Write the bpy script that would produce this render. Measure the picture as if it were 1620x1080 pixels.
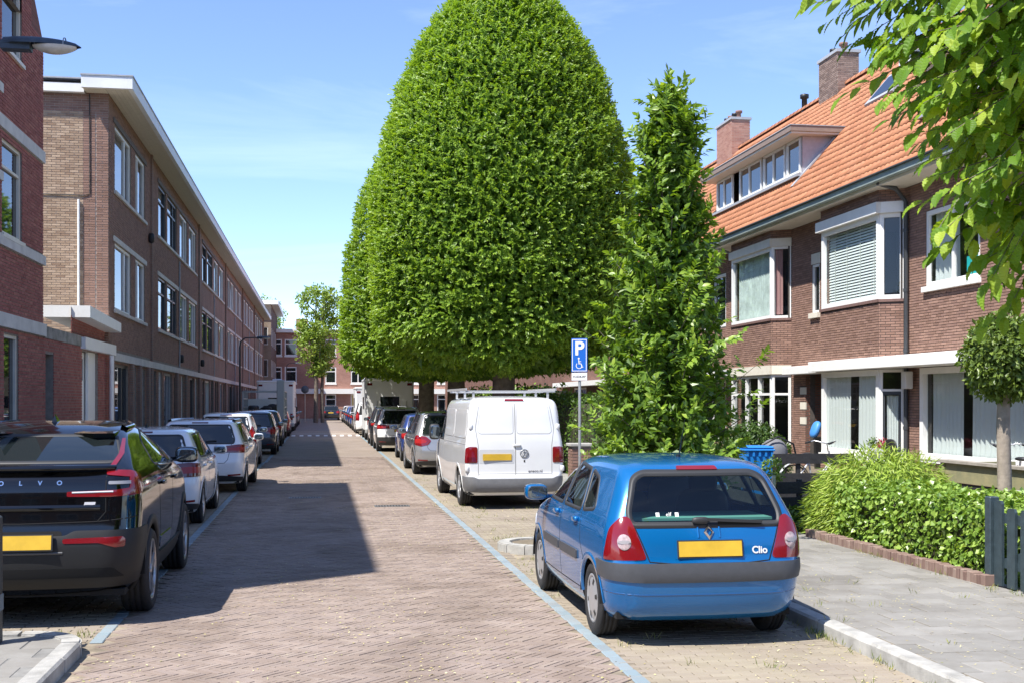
import bpy, bmesh, math, random
import numpy as np
from mathutils import Vector, Matrix
from mathutils.geometry import delaunay_2d_cdt
for _o in list(bpy.data.objects):
    bpy.data.objects.remove(_o)
S = bpy.context.scene
COL = S.collection
R = random.Random(11)
RG = np.random.default_rng(11)
PI = math.pi

# ------------------------------------------------------------------ camera, sky, sun, exposure
cam_d = bpy.data.cameras.new('camera')
cam = bpy.data.objects.new('camera', cam_d)
COL.objects.link(cam)
cam.location = (0, 0, 1.85)
cam.rotation_euler = (PI / 2, 0, -math.radians(9.19))
cam_d.sensor_width = 36
cam_d.lens = 41.78
cam_d.shift_y = 0.0586
cam_d.clip_start = 0.05
cam_d.clip_end = 3000
S.camera = cam

SUN_DIR = Vector((5.4, 3.6, -10.28)).normalized()
EL = math.asin(-SUN_DIR.z)
W = bpy.data.worlds.new('World')
S.world = W
W.use_nodes = True
wn, wl = W.node_tree.nodes, W.node_tree.links
wn.clear()
w_out = wn.new('ShaderNodeOutputWorld')
w_bg = wn.new('ShaderNodeBackground')
w_bg.inputs['Strength'].default_value = 0.13
sky = wn.new('ShaderNodeTexSky')
sky.sky_type = 'NISHITA'
sky.sun_disc = False
sky.sun_elevation = EL
sky.sun_rotation = math.atan2(-SUN_DIR.x, -SUN_DIR.y)
sky.air_density = 0.85
sky.dust_density = 0.3
sky.ozone_density = 3.0
sky.altitude = 1200
# thin cirrus streaks all over the sky
w_tc = wn.new('ShaderNodeTexCoord')
w_map = wn.new('ShaderNodeMapping')
w_map.inputs['Rotation'].default_value = (0.2, 0.25, 0.5)
w_map.inputs['Scale'].default_value = (1.6, 5.0, 9.0)
w_no = wn.new('ShaderNodeTexNoise')
w_no.inputs['Scale'].default_value = 1.7
w_no.inputs['Detail'].default_value = 7
w_no.inputs['Roughness'].default_value = 0.6
w_no.inputs['Distortion'].default_value = 0.5
w_rp = wn.new('ShaderNodeValToRGB')
w_rp.color_ramp.elements[0].position = 0.50
w_rp.color_ramp.elements[0].color = (0, 0, 0, 1)
w_rp.color_ramp.elements[1].position = 0.85
w_rp.color_ramp.elements[1].color = (0.17, 0.17, 0.17, 1)
w_mx = wn.new('ShaderNodeMix')
w_mx.data_type = 'RGBA'
w_mx.inputs['B'].default_value = (6.6, 7.2, 7.9, 1)
wl.new(w_tc.outputs['Generated'], w_map.inputs['Vector'])
wl.new(w_map.outputs[0], w_no.inputs['Vector'])
wl.new(w_no.outputs['Fac'], w_rp.inputs[0])
wl.new(w_rp.outputs[0], w_mx.inputs['Factor'])
w_tint = wn.new('ShaderNodeMix')
w_tint.data_type = 'RGBA'
w_tint.blend_type = 'MULTIPLY'
w_tint.inputs['Factor'].default_value = 1.0
w_tint.inputs['B'].default_value = (0.90, 0.885, 0.97, 1)
wl.new(sky.outputs[0], w_tint.inputs['A'])
wl.new(w_tint.outputs['Result'], w_mx.inputs['A'])
wl.new(w_mx.outputs['Result'], w_bg.inputs['Color'])
wl.new(w_bg.outputs[0], w_out.inputs['Surface'])

sun_d = bpy.data.lights.new('sun', 'SUN')
sun_d.energy = 3.7
sun_d.angle = math.radians(0.55)
sun_d.color = (1.0, 0.955, 0.89)
sun = bpy.data.objects.new('sun', sun_d)
COL.objects.link(sun)
sun.location = (-20, -14, 40)
sun.rotation_euler = SUN_DIR.to_track_quat('-Z', 'Y').to_euler()
S.view_settings.view_transform = 'Standard'
S.view_settings.look = 'None'
S.view_settings.gamma = 1
S.view_settings.use_curve_mapping = False
S.view_settings.exposure = 1.25
S.render.engine = 'CYCLES'
S.cycles.max_bounces = 8
S.cycles.transparent_max_bounces = 12
S.cycles.sample_clamp_indirect = 6
S.cycles.use_denoising = True

# ------------------------------------------------------------------ materials
def srgb(r, g, b):
    f = lambda c: (c / 255 / 12.92) if c / 255 <= 0.04045 else ((c / 255 + 0.055) / 1.055) ** 2.4
    return (f(r), f(g), f(b), 1)

def c4(c):
    return tuple(c) + (1,) if len(c) == 3 else tuple(c)

MATS = {}
def mat(name, col=(0.5, 0.5, 0.5), rough=0.6, metal=0.0, spec=0.5, noise=0.0, nscale=8.0, coat=0.0, bump=0.0, bscale=60.0, col2=None, emit=None):
    """plain procedural material: base colour with soft noise variation and optional fine relief"""
    if name in MATS:
        return MATS[name]
    m = bpy.data.materials.new(name)
    m.use_nodes = True
    nt = m.node_tree
    p = nt.nodes['Principled BSDF']
    p.inputs['Base Color'].default_value = c4(col)
    p.inputs['Roughness'].default_value = rough
    p.inputs['Metallic'].default_value = metal
    p.inputs['Specular IOR Level'].default_value = spec
    if coat:
        p.inputs['Coat Weight'].default_value = coat
        p.inputs['Coat Roughness'].default_value = 0.03
    if noise or col2:
        tc = nt.nodes.new('ShaderNodeTexCoord')
        no = nt.nodes.new('ShaderNodeTexNoise')
        no.inputs['Scale'].default_value = nscale
        no.inputs['Detail'].default_value = 6
        no.inputs['Roughness'].default_value = 0.65
        nt.links.new(tc.outputs['Object'], no.inputs['Vector'])
        rp = nt.nodes.new('ShaderNodeValToRGB')
        c = c4(col)
        d = c4(col2) if col2 else tuple(x * (1 - noise) for x in c[:3]) + (1,)
        e = c if col2 else tuple(min(1, x * (1 + noise)) for x in c[:3]) + (1,)
        rp.color_ramp.elements[0].position = 0.32
        rp.color_ramp.elements[0].color = d
        rp.color_ramp.elements[1].position = 0.68
        rp.color_ramp.elements[1].color = e
        nt.links.new(no.outputs['Fac'], rp.inputs[0])
        nt.links.new(rp.outputs[0], p.inputs['Base Color'])
    if bump:
        tc = nt.nodes.new('ShaderNodeTexCoord')
        no = nt.nodes.new('ShaderNodeTexNoise')
        no.inputs['Scale'].default_value = bscale
        no.inputs['Detail'].default_value = 5
        nt.links.new(tc.outputs['Object'], no.inputs['Vector'])
        b = nt.nodes.new('ShaderNodeBump')
        b.inputs['Strength'].default_value = bump
        b.inputs['Distance'].default_value = 0.01
        nt.links.new(no.outputs['Fac'], b.inputs['Height'])
        nt.links.new(b.outputs[0], p.inputs['Normal'])
    if emit:
        p.inputs['Emission Color'].default_value = c4(emit)
        p.inputs['Emission Strength'].default_value = 1
    MATS[name] = m
    return m

def ramp_mat(name, stops, rough=0.85, source='attr', bump=0.25, bscale=90.0, dirt=0.25, dscale=1.3, leaf=0.0, spec=0.3, dirtcol=None, patches=0.0, patchcol=(.6, .57, .53)):
    """pieces of one wall, floor, roof or crown: each piece has its own tone (attribute pv or object random), plus stains"""
    key = name
    if key in MATS:
        return MATS[key]
    m = bpy.data.materials.new(name)
    m.use_nodes = True
    nt = m.node_tree
    L = nt.links
    p = nt.nodes['Principled BSDF']
    p.inputs['Roughness'].default_value = rough
    p.inputs['Specular IOR Level'].default_value = spec
    if source == 'attr':
        a = nt.nodes.new('ShaderNodeAttribute')
        a.attribute_name = 'pv'
        fac = a.outputs['Fac']
    else:
        a = nt.nodes.new('ShaderNodeObjectInfo')
        fac = a.outputs['Random']
    rp = nt.nodes.new('ShaderNodeValToRGB')
    el = rp.color_ramp.elements
    n = len(stops)
    for i, c in enumerate(stops):
        if i < 2:
            e = el[i]
            e.position = i / (n - 1)
        else:
            e = el.new(i / (n - 1))
        e.color = c4(c)
    L.new(fac, rp.inputs[0])
    col = rp.outputs[0]
    tc = nt.nodes.new('ShaderNodeNewGeometry')
    if dirt:
        no = nt.nodes.new('ShaderNodeTexNoise')
        no.inputs['Scale'].default_value = dscale
        no.inputs['Detail'].default_value = 8
        no.inputs['Roughness'].default_value = 0.7
        L.new(tc.outputs['Position'], no.inputs['Vector'])
        mr = nt.nodes.new('ShaderNodeMapRange')
        mr.inputs['From Min'].default_value = 0.3
        mr.inputs['From Max'].default_value = 0.75
        mr.inputs['To Min'].default_value = 0
        mr.inputs['To Max'].default_value = dirt * 2
        L.new(no.outputs['Fac'], mr.inputs['Value'])
        mx = nt.nodes.new('ShaderNodeMix')
        mx.data_type = 'RGBA'
        if dirtcol:
            mx.inputs['B'].default_value = c4(dirtcol)
        else:
            mx.blend_type = 'MULTIPLY'
            mx.inputs['B'].default_value = (0.55, 0.52, 0.48, 1)
        L.new(mr.outputs[0], mx.inputs['Factor'])
        L.new(col, mx.inputs['A'])
        col = mx.outputs['Result']
    if patches:
        no = nt.nodes.new('ShaderNodeTexNoise')
        no.inputs['Scale'].default_value = .55
        no.inputs['Detail'].default_value = 5
        no.inputs['Distortion'].default_value = 1.2
        L.new(tc.outputs['Position'], no.inputs['Vector'])
        mr = nt.nodes.new('ShaderNodeMapRange')
        mr.inputs['From Min'].default_value = 0.48
        mr.inputs['From Max'].default_value = 0.68
        mr.inputs['To Max'].default_value = patches
        L.new(no.outputs['Fac'], mr.inputs['Value'])
        mx = nt.nodes.new('ShaderNodeMix')
        mx.data_type = 'RGBA'
        mx.blend_type = 'MULTIPLY'
        mx.inputs['B'].default_value = c4(patchcol)
        L.new(mr.outputs[0], mx.inputs['Factor'])
        L.new(col, mx.inputs['A'])
        col = mx.outputs['Result']
    L.new(col, p.inputs['Base Color'])
    if bump:
        no = nt.nodes.new('ShaderNodeTexNoise')
        no.inputs['Scale'].default_value = bscale
        no.inputs['Detail'].default_value = 4
        L.new(tc.outputs['Position'], no.inputs['Vector'])
        b = nt.nodes.new('ShaderNodeBump')
        b.inputs['Strength'].default_value = bump
        b.inputs['Distance'].default_value = 0.008
        L.new(no.outputs['Fac'], b.inputs['Height'])
        L.new(b.outputs[0], p.inputs['Normal'])
    if leaf:
        tr = nt.nodes.new('ShaderNodeBsdfTranslucent')
        mxc = nt.nodes.new('ShaderNodeMix')
        mxc.data_type = 'RGBA'
        mxc.blend_type = 'MULTIPLY'
        mxc.inputs['Factor'].default_value = 1
        mxc.inputs['B'].default_value = (1.5, 1.45, 0.45, 1)
        L.new(col, mxc.inputs['A'])
        L.new(mxc.outputs['Result'], tr.inputs['Color'])
        ms = nt.nodes.new('ShaderNodeMixShader')
        ms.inputs[0].default_value = leaf
        L.new(p.outputs[0], ms.inputs[1])
        L.new(tr.outputs[0], ms.inputs[2])
        L.new(ms.outputs[0], nt.nodes['Material Output'].inputs['Surface'])
    MATS[key] = m
    return m

def brick_tex(name, c1, c2, mortar, plane='yz', bw=0.22, bh=0.0625, msize=0.012, bump=0.6):
    """brickwork too far away to be picked apart"""
    if name in MATS:
        return MATS[name]
    m = bpy.data.materials.new(name)
    m.use_nodes = True
    nt = m.node_tree
    L = nt.links
    p = nt.nodes['Principled BSDF']
    p.inputs['Roughness'].default_value = 0.88
    p.inputs['Specular IOR Level'].default_value = 0.25
    g = nt.nodes.new('ShaderNodeNewGeometry')
    sx = nt.nodes.new('ShaderNodeSeparateXYZ')
    cx = nt.nodes.new('ShaderNodeCombineXYZ')
    L.new(g.outputs['Position'], sx.inputs[0])
    L.new(sx.outputs[{'x': 0, 'y': 1, 'z': 2}[plane[0]]], cx.inputs[0])
    L.new(sx.outputs[{'x': 0, 'y': 1, 'z': 2}[plane[1]]], cx.inputs[1])
    b = nt.nodes.new('ShaderNodeTexBrick')
    b.inputs['Scale'].default_value = 1
    b.inputs['Brick Width'].default_value = bw
    b.inputs['Row Height'].default_value = bh
    b.inputs['Mortar Size'].default_value = msize
    b.inputs['Color1'].default_value = c4(c1)
    b.inputs['Color2'].default_value = c4(c2)
    b.inputs['Mortar'].default_value = c4(mortar)
    L.new(cx.outputs[0], b.inputs['Vector'])
    no = nt.nodes.new('ShaderNodeTexNoise')
    no.inputs['Scale'].default_value = 0.9
    no.inputs['Detail'].default_value = 8
    L.new(g.outputs['Position'], no.inputs['Vector'])
    mr = nt.nodes.new('ShaderNodeMapRange')
    mr.inputs['From Min'].default_value = 0.35
    mr.inputs['From Max'].default_value = 0.7
    mr.inputs['To Max'].default_value = 0.5
    L.new(no.outputs['Fac'], mr.inputs['Value'])
    mx = nt.nodes.new('ShaderNodeMix')
    mx.data_type = 'RGBA'
    mx.blend_type = 'MULTIPLY'
    mx.inputs['B'].default_value = (0.6, 0.57, 0.53, 1)
    L.new(mr.outputs[0], mx.inputs['Factor'])
    L.new(b.outputs['Color'], mx.inputs['A'])
    L.new(mx.outputs['Result'], p.inputs['Base Color'])
    bp = nt.nodes.new('ShaderNodeBump')
    bp.inputs['Strength'].default_value = bump
    bp.inputs['Distance'].default_value = 0.006
    bp.invert = True
    L.new(b.outputs['Fac'], bp.inputs['Height'])
    L.new(bp.outputs[0], p.inputs['Normal'])
    MATS[name] = m
    return m

def glass_mat(name, tint=(0.9, 0.95, 0.93), refl=0.06, dark=0.0):
    """window glass: see-through, mirrors more at grazing angles"""
    if name in MATS:
        return MATS[name]
    m = bpy.data.materials.new(name)
    m.use_nodes = True
    nt = m.node_tree
    L = nt.links
    nt.nodes.remove(nt.nodes['Principled BSDF'])
    lw = nt.nodes.new('ShaderNodeLayerWeight')
    lw.inputs['Blend'].default_value = 0.5
    pw = nt.nodes.new('ShaderNodeMath')
    pw.operation = 'POWER'
    pw.inputs[1].default_value = 4.5
    fr = nt.nodes.new('ShaderNodeMath')
    fr.operation = 'MULTIPLY_ADD'
    fr.inputs[1].default_value = 0.85
    fr.inputs[2].default_value = refl
    L.new(lw.outputs['Facing'], pw.inputs[0])
    L.new(pw.outputs[0], fr.inputs[0])
    tr = nt.nodes.new('ShaderNodeBsdfTransparent')
    tr.inputs['Color'].default_value = c4(tint)
    gl = nt.nodes.new('ShaderNodeBsdfGlossy')
    gl.inputs['Roughness'].default_value = 0.01
    ms = nt.nodes.new('ShaderNodeMixShader')
    L.new(fr.outputs[0], ms.inputs[0])
    L.new(tr.outputs[0], ms.inputs[1])
    L.new(gl.outputs[0], ms.inputs[2])
    L.new(ms.outputs[0], nt.nodes['Material Output'].inputs['Surface'])
    MATS[name] = m
    return m

# ------------------------------------------------------------------ objects and meshes
def tag(o, label=None, cat=None, group=None, kind=None):
    if label: o['label'] = label
    if cat: o['category'] = cat
    if group: o['group'] = group
    if kind: o['kind'] = kind
    return o

def thing(name, label, cat, loc=(0, 0, 0), rotz=0.0, group=None):
    o = bpy.data.objects.new(name, None)
    COL.objects.link(o)
    o.location = loc
    o.rotation_euler = (0, 0, rotz)
    o.empty_display_size = 0.2
    return tag(o, label, cat, group)

def link(name, me, parent=None, world=False):
    o = bpy.data.objects.new(name, me)
    COL.objects.link(o)
    if parent is not None:
        o.parent = parent
        if world:      # mesh is written in world coordinates under an unrotated empty
            o.matrix_parent_inverse = Matrix.Translation(parent.location).inverted()
    return o

def copy_tree(o, parent=None):
    c = o.copy()
    COL.objects.link(c)
    c.parent = parent
    for ch in [x for x in o.children]:
        copy_tree(ch, c)
    return c

class MB:
    """collects verts and faces of one mesh"""
    def __init__(s):
        s.v, s.f, s.sm, s.mi, s.pv = [], [], [], [], []
        s.M = None
        s.mat_i = 0
        s.p = 0.5
    def add(s, vs, fs, smooth=False):
        n = len(s.v)
        if s.M is not None:
            vs = [s.M @ Vector(v) for v in vs]
        s.v.extend([tuple(v) for v in vs])
        for f in fs:
            s.f.append(tuple(i + n for i in f))
            s.sm.append(smooth)
            s.mi.append(s.mat_i)
            s.pv.append(s.p)
    def box(s, x0, x1, y0, y1, z0, z1):
        s.add([(x0, y0, z0), (x1, y0, z0), (x1, y1, z0), (x0, y1, z0), (x0, y0, z1), (x1, y0, z1), (x1, y1, z1), (x0, y1, z1)],
              [(0, 3, 2, 1), (4, 5, 6, 7), (0, 1, 5, 4), (1, 2, 6, 5), (2, 3, 7, 6), (3, 0, 4, 7)])
    def bbox(s, x0, x1, y0, y1, z0, z1, b=0.01):
        """box with chamfered edges"""
        b = min(b, (x1 - x0) * .45, (y1 - y0) * .45, (z1 - z0) * .45)
        bm = bmesh.new()
        bmesh.ops.create_cube(bm, size=1, matrix=Matrix.Translation(((x0 + x1) / 2, (y0 + y1) / 2, (z0 + z1) / 2)) @ Matrix.Diagonal((x1 - x0, y1 - y0, z1 - z0, 1)))
        bmesh.ops.bevel(bm, geom=bm.edges[:], offset=b, segments=1, affect='EDGES')
        bm.verts.index_update()
        s.add([v.co for v in bm.verts], [[v.index for v in f.verts] for f in bm.faces])
        bm.free()
    def bar(s, a, b, w, h=None, up=(0, 0, 1)):
        """square bar between two points"""
        h = h or w
        a, b = Vector(a), Vector(b)
        d = (b - a)
        L = d.length
        d.normalize()
        up = Vector(up)
        if abs(d.dot(up)) > 0.98:
            up = Vector((1, 0, 0))
        x = d.cross(up).normalized()
        z = x.cross(d)
        vs = []
        for t in (a, b):
            for sx, sz in ((-1, -1), (1, -1), (1, 1), (-1, 1)):
                vs.append(t + x * sx * w / 2 + z * sz * h / 2)
        s.add(vs, [(0, 1, 2, 3)[::-1], (4, 5, 6, 7), (0, 1, 5, 4), (1, 2, 6, 5), (2, 3, 7, 6), (3, 0, 4, 7)])
    def tube(s, pts, r, n=8, cap=True):
        """round tube along a path; r is a number or one radius per point"""
        P = [Vector(p) for p in pts]
        rs = r if hasattr(r, '__len__') else [r] * len(P)
        vs = []
        prev = None
        for i, p in enumerate(P):
            d = (P[min(i + 1, len(P) - 1)] - P[max(i - 1, 0)]).normalized()
            if prev is None:
                up = Vector((0, 0, 1)) if abs(d.z) < 0.9 else Vector((1, 0, 0))
                x = d.cross(up).normalized()
            else:
                x = (prev - d * prev.dot(d)).normalized()
            prev = x
            y = d.cross(x)
            for k in range(n):
                a = 2 * PI * k / n
                vs.append(p + (x * math.cos(a) + y * math.sin(a)) * rs[i])
        fs = []
        for i in range(len(P) - 1):
            for k in range(n):
                fs.append((i * n + k, i * n + (k + 1) % n, (i + 1) * n + (k + 1) % n, (i + 1) * n + k))
        s.add(vs, fs, True)
        if cap:
            m = len(P) - 1
            s.add(vs[:n], [tuple(range(n))])
            s.add(vs[m * n:], [tuple(range(n))])
    def cyl(s, a, b, r, n=12):
        s.tube([a, b], r, n)
    def lathe(s, prof, axis='z', c=(0, 0, 0), n=32, a0=0.0, a1=2 * PI, smooth=True):
        """prof: (radius, along-axis) list"""
        full = abs(a1 - a0 - 2 * PI) < 1e-6
        m = n if full else n + 1
        vs = []
        for (r, h) in prof:
            for k in range(m):
                a = a0 + (a1 - a0) * k / n
                x, y = r * math.cos(a), r * math.sin(a)
                p = {'z': (x, y, h), 'x': (h, x, y), 'y': (x, h, y)}[axis]
                vs.append((p[0] + c[0], p[1] + c[1], p[2] + c[2]))
        fs = []
        for i in range(len(prof) - 1):
            for k in range(n):
                k2 = (k + 1) % m
                fs.append((i * m + k, i * m + k2, (i + 1) * m + k2, (i + 1) * m + k))
        s.add(vs, fs, smooth)
    def blob(s, c, r, e=0.5, n=16, m=10, rot=None):
        """superellipsoid: rounded box for small e, ellipsoid for e = 1"""
        sp = lambda a: math.copysign(abs(a) ** e, a)
        vs, fs = [], []
        for i in range(m + 1):
            t = -PI / 2 + PI * i / m
            for k in range(n):
                a = 2 * PI * k / n
                v = Vector((r[0] * sp(math.cos(t)) * sp(math.cos(a)), r[1] * sp(math.cos(t)) * sp(math.sin(a)), r[2] * sp(math.sin(t))))
                if rot: v = rot @ v
                vs.append(v + Vector(c))
        for i in range(m):
            for k in range(n):
                fs.append((i * n + k, i * n + (k + 1) % n, (i + 1) * n + (k + 1) % n, (i + 1) * n + k))
        s.add(vs, fs, True)
    def quad(s, a, b, c, d):
        s.add([a, b, c, d], [(0, 1, 2, 3)])
    def prism(s, poly, h0, h1, plane='xy'):
        """extruded polygon"""
        n = len(poly)
        P = {'xy': lambda a, b, h: (a, b, h), 'xz': lambda a, b, h: (a, h, b), 'yz': lambda a, b, h: (h, a, b)}[plane]
        vs = [P(a, b, h0) for a, b in poly] + [P(a, b, h1) for a, b in poly]
        s.add(vs, [tuple(range(n))[::-1], tuple(range(n, 2 * n))] + [(i, (i + 1) % n, n + (i + 1) % n, n + i) for i in range(n)])
    def mesh(s, name, mats, pv=False, fixn=False):
        me = bpy.data.meshes.new(name)
        me.from_pydata(s.v, [], s.f)
        for m in (mats if isinstance(mats, (list, tuple)) else [mats]):
            me.materials.append(m)
        if any(s.sm):
            me.polygons.foreach_set('use_smooth', s.sm)
        if any(s.mi):
            me.polygons.foreach_set('material_index', s.mi)
        if pv:
            at = me.attributes.new('pv', 'FLOAT', 'FACE')
            at.data.foreach_set('value', np.array(s.pv, dtype=np.float32))
        if fixn:
            bm = bmesh.new()
            bm.from_mesh(me)
            bmesh.ops.recalc_face_normals(bm, faces=bm.faces[:])
            bm.to_mesh(me)
            bm.free()
        me.update()
        return me
    def build(s, name, mats, parent=None, world=False, pv=False, fixn=True):
        return link(name, s.mesh(name, mats, pv, fixn), parent, world)

def npmesh(name, V, F, mats, pv=None, smooth=False, mi=None):
    """fast mesh from arrays; F is (n, k): every face has k corners"""
    me = bpy.data.meshes.new(name)
    V = np.asarray(V, dtype=np.float32)
    F = np.asarray(F, dtype=np.int32)
    n, k = F.shape
    me.vertices.add(len(V))
    me.vertices.foreach_set('co', V.ravel())
    me.loops.add(n * k)
    me.loops.foreach_set('vertex_index', F.ravel())
    me.polygons.add(n)
    me.polygons.foreach_set('loop_start', np.arange(0, n * k, k, dtype=np.int32))
    try:
        me.polygons.foreach_set('loop_total', np.full(n, k, dtype=np.int32))
    except Exception:
        pass
    for m in (mats if isinstance(mats, (list, tuple)) else [mats]):
        me.materials.append(m)
    me.polygons.foreach_set('use_smooth', np.full(n, bool(smooth)))
    if mi is not None:
        me.polygons.foreach_set('material_index', np.asarray(mi, dtype=np.int32))
    if pv is not None:
        at = me.attributes.new('pv', 'FLOAT', 'FACE')
        at.data.foreach_set('value', np.asarray(pv, dtype=np.float32))
    me.update(calc_edges=True)
    me.validate()
    return me

def npboxes(rects, frame, d0, d1, jit=0.0):
    """many bricks at once: rects (n,4) of u0,u1,v0,v1 on a plane frame (O,U,V,N); five faces each"""
    O, U, V, N = [np.array(a, dtype=float) for a in frame]
    r = np.asarray(rects, dtype=float)
    n = len(r)
    top = d1 + RG.uniform(-jit, jit, n)
    tilt = RG.uniform(-jit, jit, (n, 4)) * 0.6
    vs = np.zeros((n, 8, 3))
    for i, (a, b) in enumerate(((0, 2), (1, 2), (1, 3), (0, 3))):
        base = O + r[:, a, None] * U + r[:, b, None] * V
        vs[:, i] = base + d0 * N
        vs[:, 4 + i] = base + (top + tilt[:, i])[:, None] * N
    fl = np.array([(4, 5, 6, 7), (0, 1, 5, 4), (1, 2, 6, 5), (2, 3, 7, 6), (3, 0, 4, 7)])
    if np.dot(np.cross(U, V), N) < 0:
        fl = fl[:, ::-1]
    F = (np.arange(n)[:, None, None] * 8 + fl[None]).reshape(-1, 4)
    return vs.reshape(-1, 3), F, np.repeat(RG.random(n), 5)

def text_mesh(name, body, size, material, depth=0.002, align='CENTER', bold=0.0):
    cu = bpy.data.curves.new(name, 'FONT')
    cu.body = body
    cu.size = size
    cu.extrude = depth
    cu.offset = bold
    cu.align_x = align
    cu.align_y = 'CENTER'
    o = bpy.data.objects.new(name, cu)
    COL.objects.link(o)
    dg = bpy.context.evaluated_depsgraph_get()
    me = bpy.data.meshes.new_from_object(o.evaluated_get(dg))
    bpy.data.objects.remove(o)
    bpy.data.curves.remove(cu)
    me.materials.clear()
    me.materials.append(material)
    return me

# ================================================================== ground, road, kerbs, pavements
CT, ST = math.cos(math.radians(9.19)), math.sin(math.radians(9.19))
def in_view(x, y, pad=0.06):
    """rough plan-view test whether a ground point can be seen from the street corner where the photo was taken"""
    dep = x * ST + y * CT
    return (dep > 5) & (np.abs((x * CT - y * ST) / np.maximum(dep, .1)) < 0.431 + pad)

PAV = [(.29, .228, .19), (.313, .25, .21), (.335, .268, .226), (.295, .238, .208), (.355, .29, .243)]
BAY = [(.25, .205, .17), (.28, .23, .19), (.305, .255, .21), (.262, .215, .185), (.325, .275, .225)]
TIL = [(.235, .226, .205), (.275, .265, .242), (.315, .303, .277), (.25, .24, .22), (.30, .29, .265)]
M_pav = ramp_mat('paver_brick', PAV, dirt=.35, dscale=2.6, patches=.75)
M_pav_o = ramp_mat('paver_brick_single', PAV, source='obj', dirt=.35, dscale=2.6, patches=.75)
M_bay = ramp_mat('bay_brick', BAY, dirt=.3, dscale=.9, dirtcol=(.33, .30, .19), patches=.4)
M_bay_o = ramp_mat('bay_brick_single', BAY, source='obj', dirt=.3, dscale=.9, dirtcol=(.33, .30, .19), patches=.4)
M_til = ramp_mat('concrete_tile', TIL, dirt=.3, dscale=3.5, bscale=200, patches=.5)
M_til_o = ramp_mat('concrete_tile_single', TIL, source='obj', dirt=.3, dscale=3.5, bscale=200, patches=.5)
M_joint = mat('joint_sand', (.24, .20, .145), .95, noise=.45, nscale=5, bump=.3)
M_blue = ramp_mat('blue_painted_brick', [(.175, .245, .285), (.21, .29, .33), (.25, .325, .36), (.19, .26, .30)], source='obj', dirt=.35, dscale=5, dirtcol=(.26, .24, .22))
M_kerb = mat('kerb_concrete', (.36, .35, .32), .9, noise=.28, nscale=5, bump=.4, bscale=120)
M_soil = mat('garden_soil', (.16, .13, .09), .95, noise=.4, nscale=4, bump=.5, bscale=30)

def sheet(name, x0, x1, y0, y1, z, m, parent=None):
    mb = MB()
    mb.add([(x0, y0, z), (x1, y0, z), (x1, y1, z), (x0, y1, z)], [(0, 1, 2, 3)])
    o = mb.build(name, m, parent, fixn=False)
    if parent is None:
        tag(o, kind='structure')
    return o

sheet('ground', -600, 600, -300, 1200, -.06, mat('far_ground', (.24, .22, .19), .95, noise=.2, nscale=.2))
road = sheet('road', -1.78, 2.2, -12, 40.2, -.007, M_joint)
sheet('road_far', -1.78, 2.2, 40.2, 131, -.001, brick_tex('far_paving', (.262, .214, .182), (.305, .252, .215), (.235, .195, .155), 'xy', .21, .07, .008, .4), road)
bay_r = sheet('parking_strip', 2.2, 4.4, -12, 45, -.013, M_joint)
bay_l = sheet('parking_strip', -3.7, -1.78, 9.4, 45, -.013, M_joint)
far_b = brick_tex('far_bay', (.30, .25, .20), (.40, .34, .26), (.27, .25, .16), 'xy', .21, .1, .01, .4)
sheet('parking_strip_far', 2.2, 4.4, 45, 131, -.001, far_b, bay_r)
sheet('parking_strip_far', -3.7, -1.78, 45, 131, -.001, far_b, bay_l)

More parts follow.
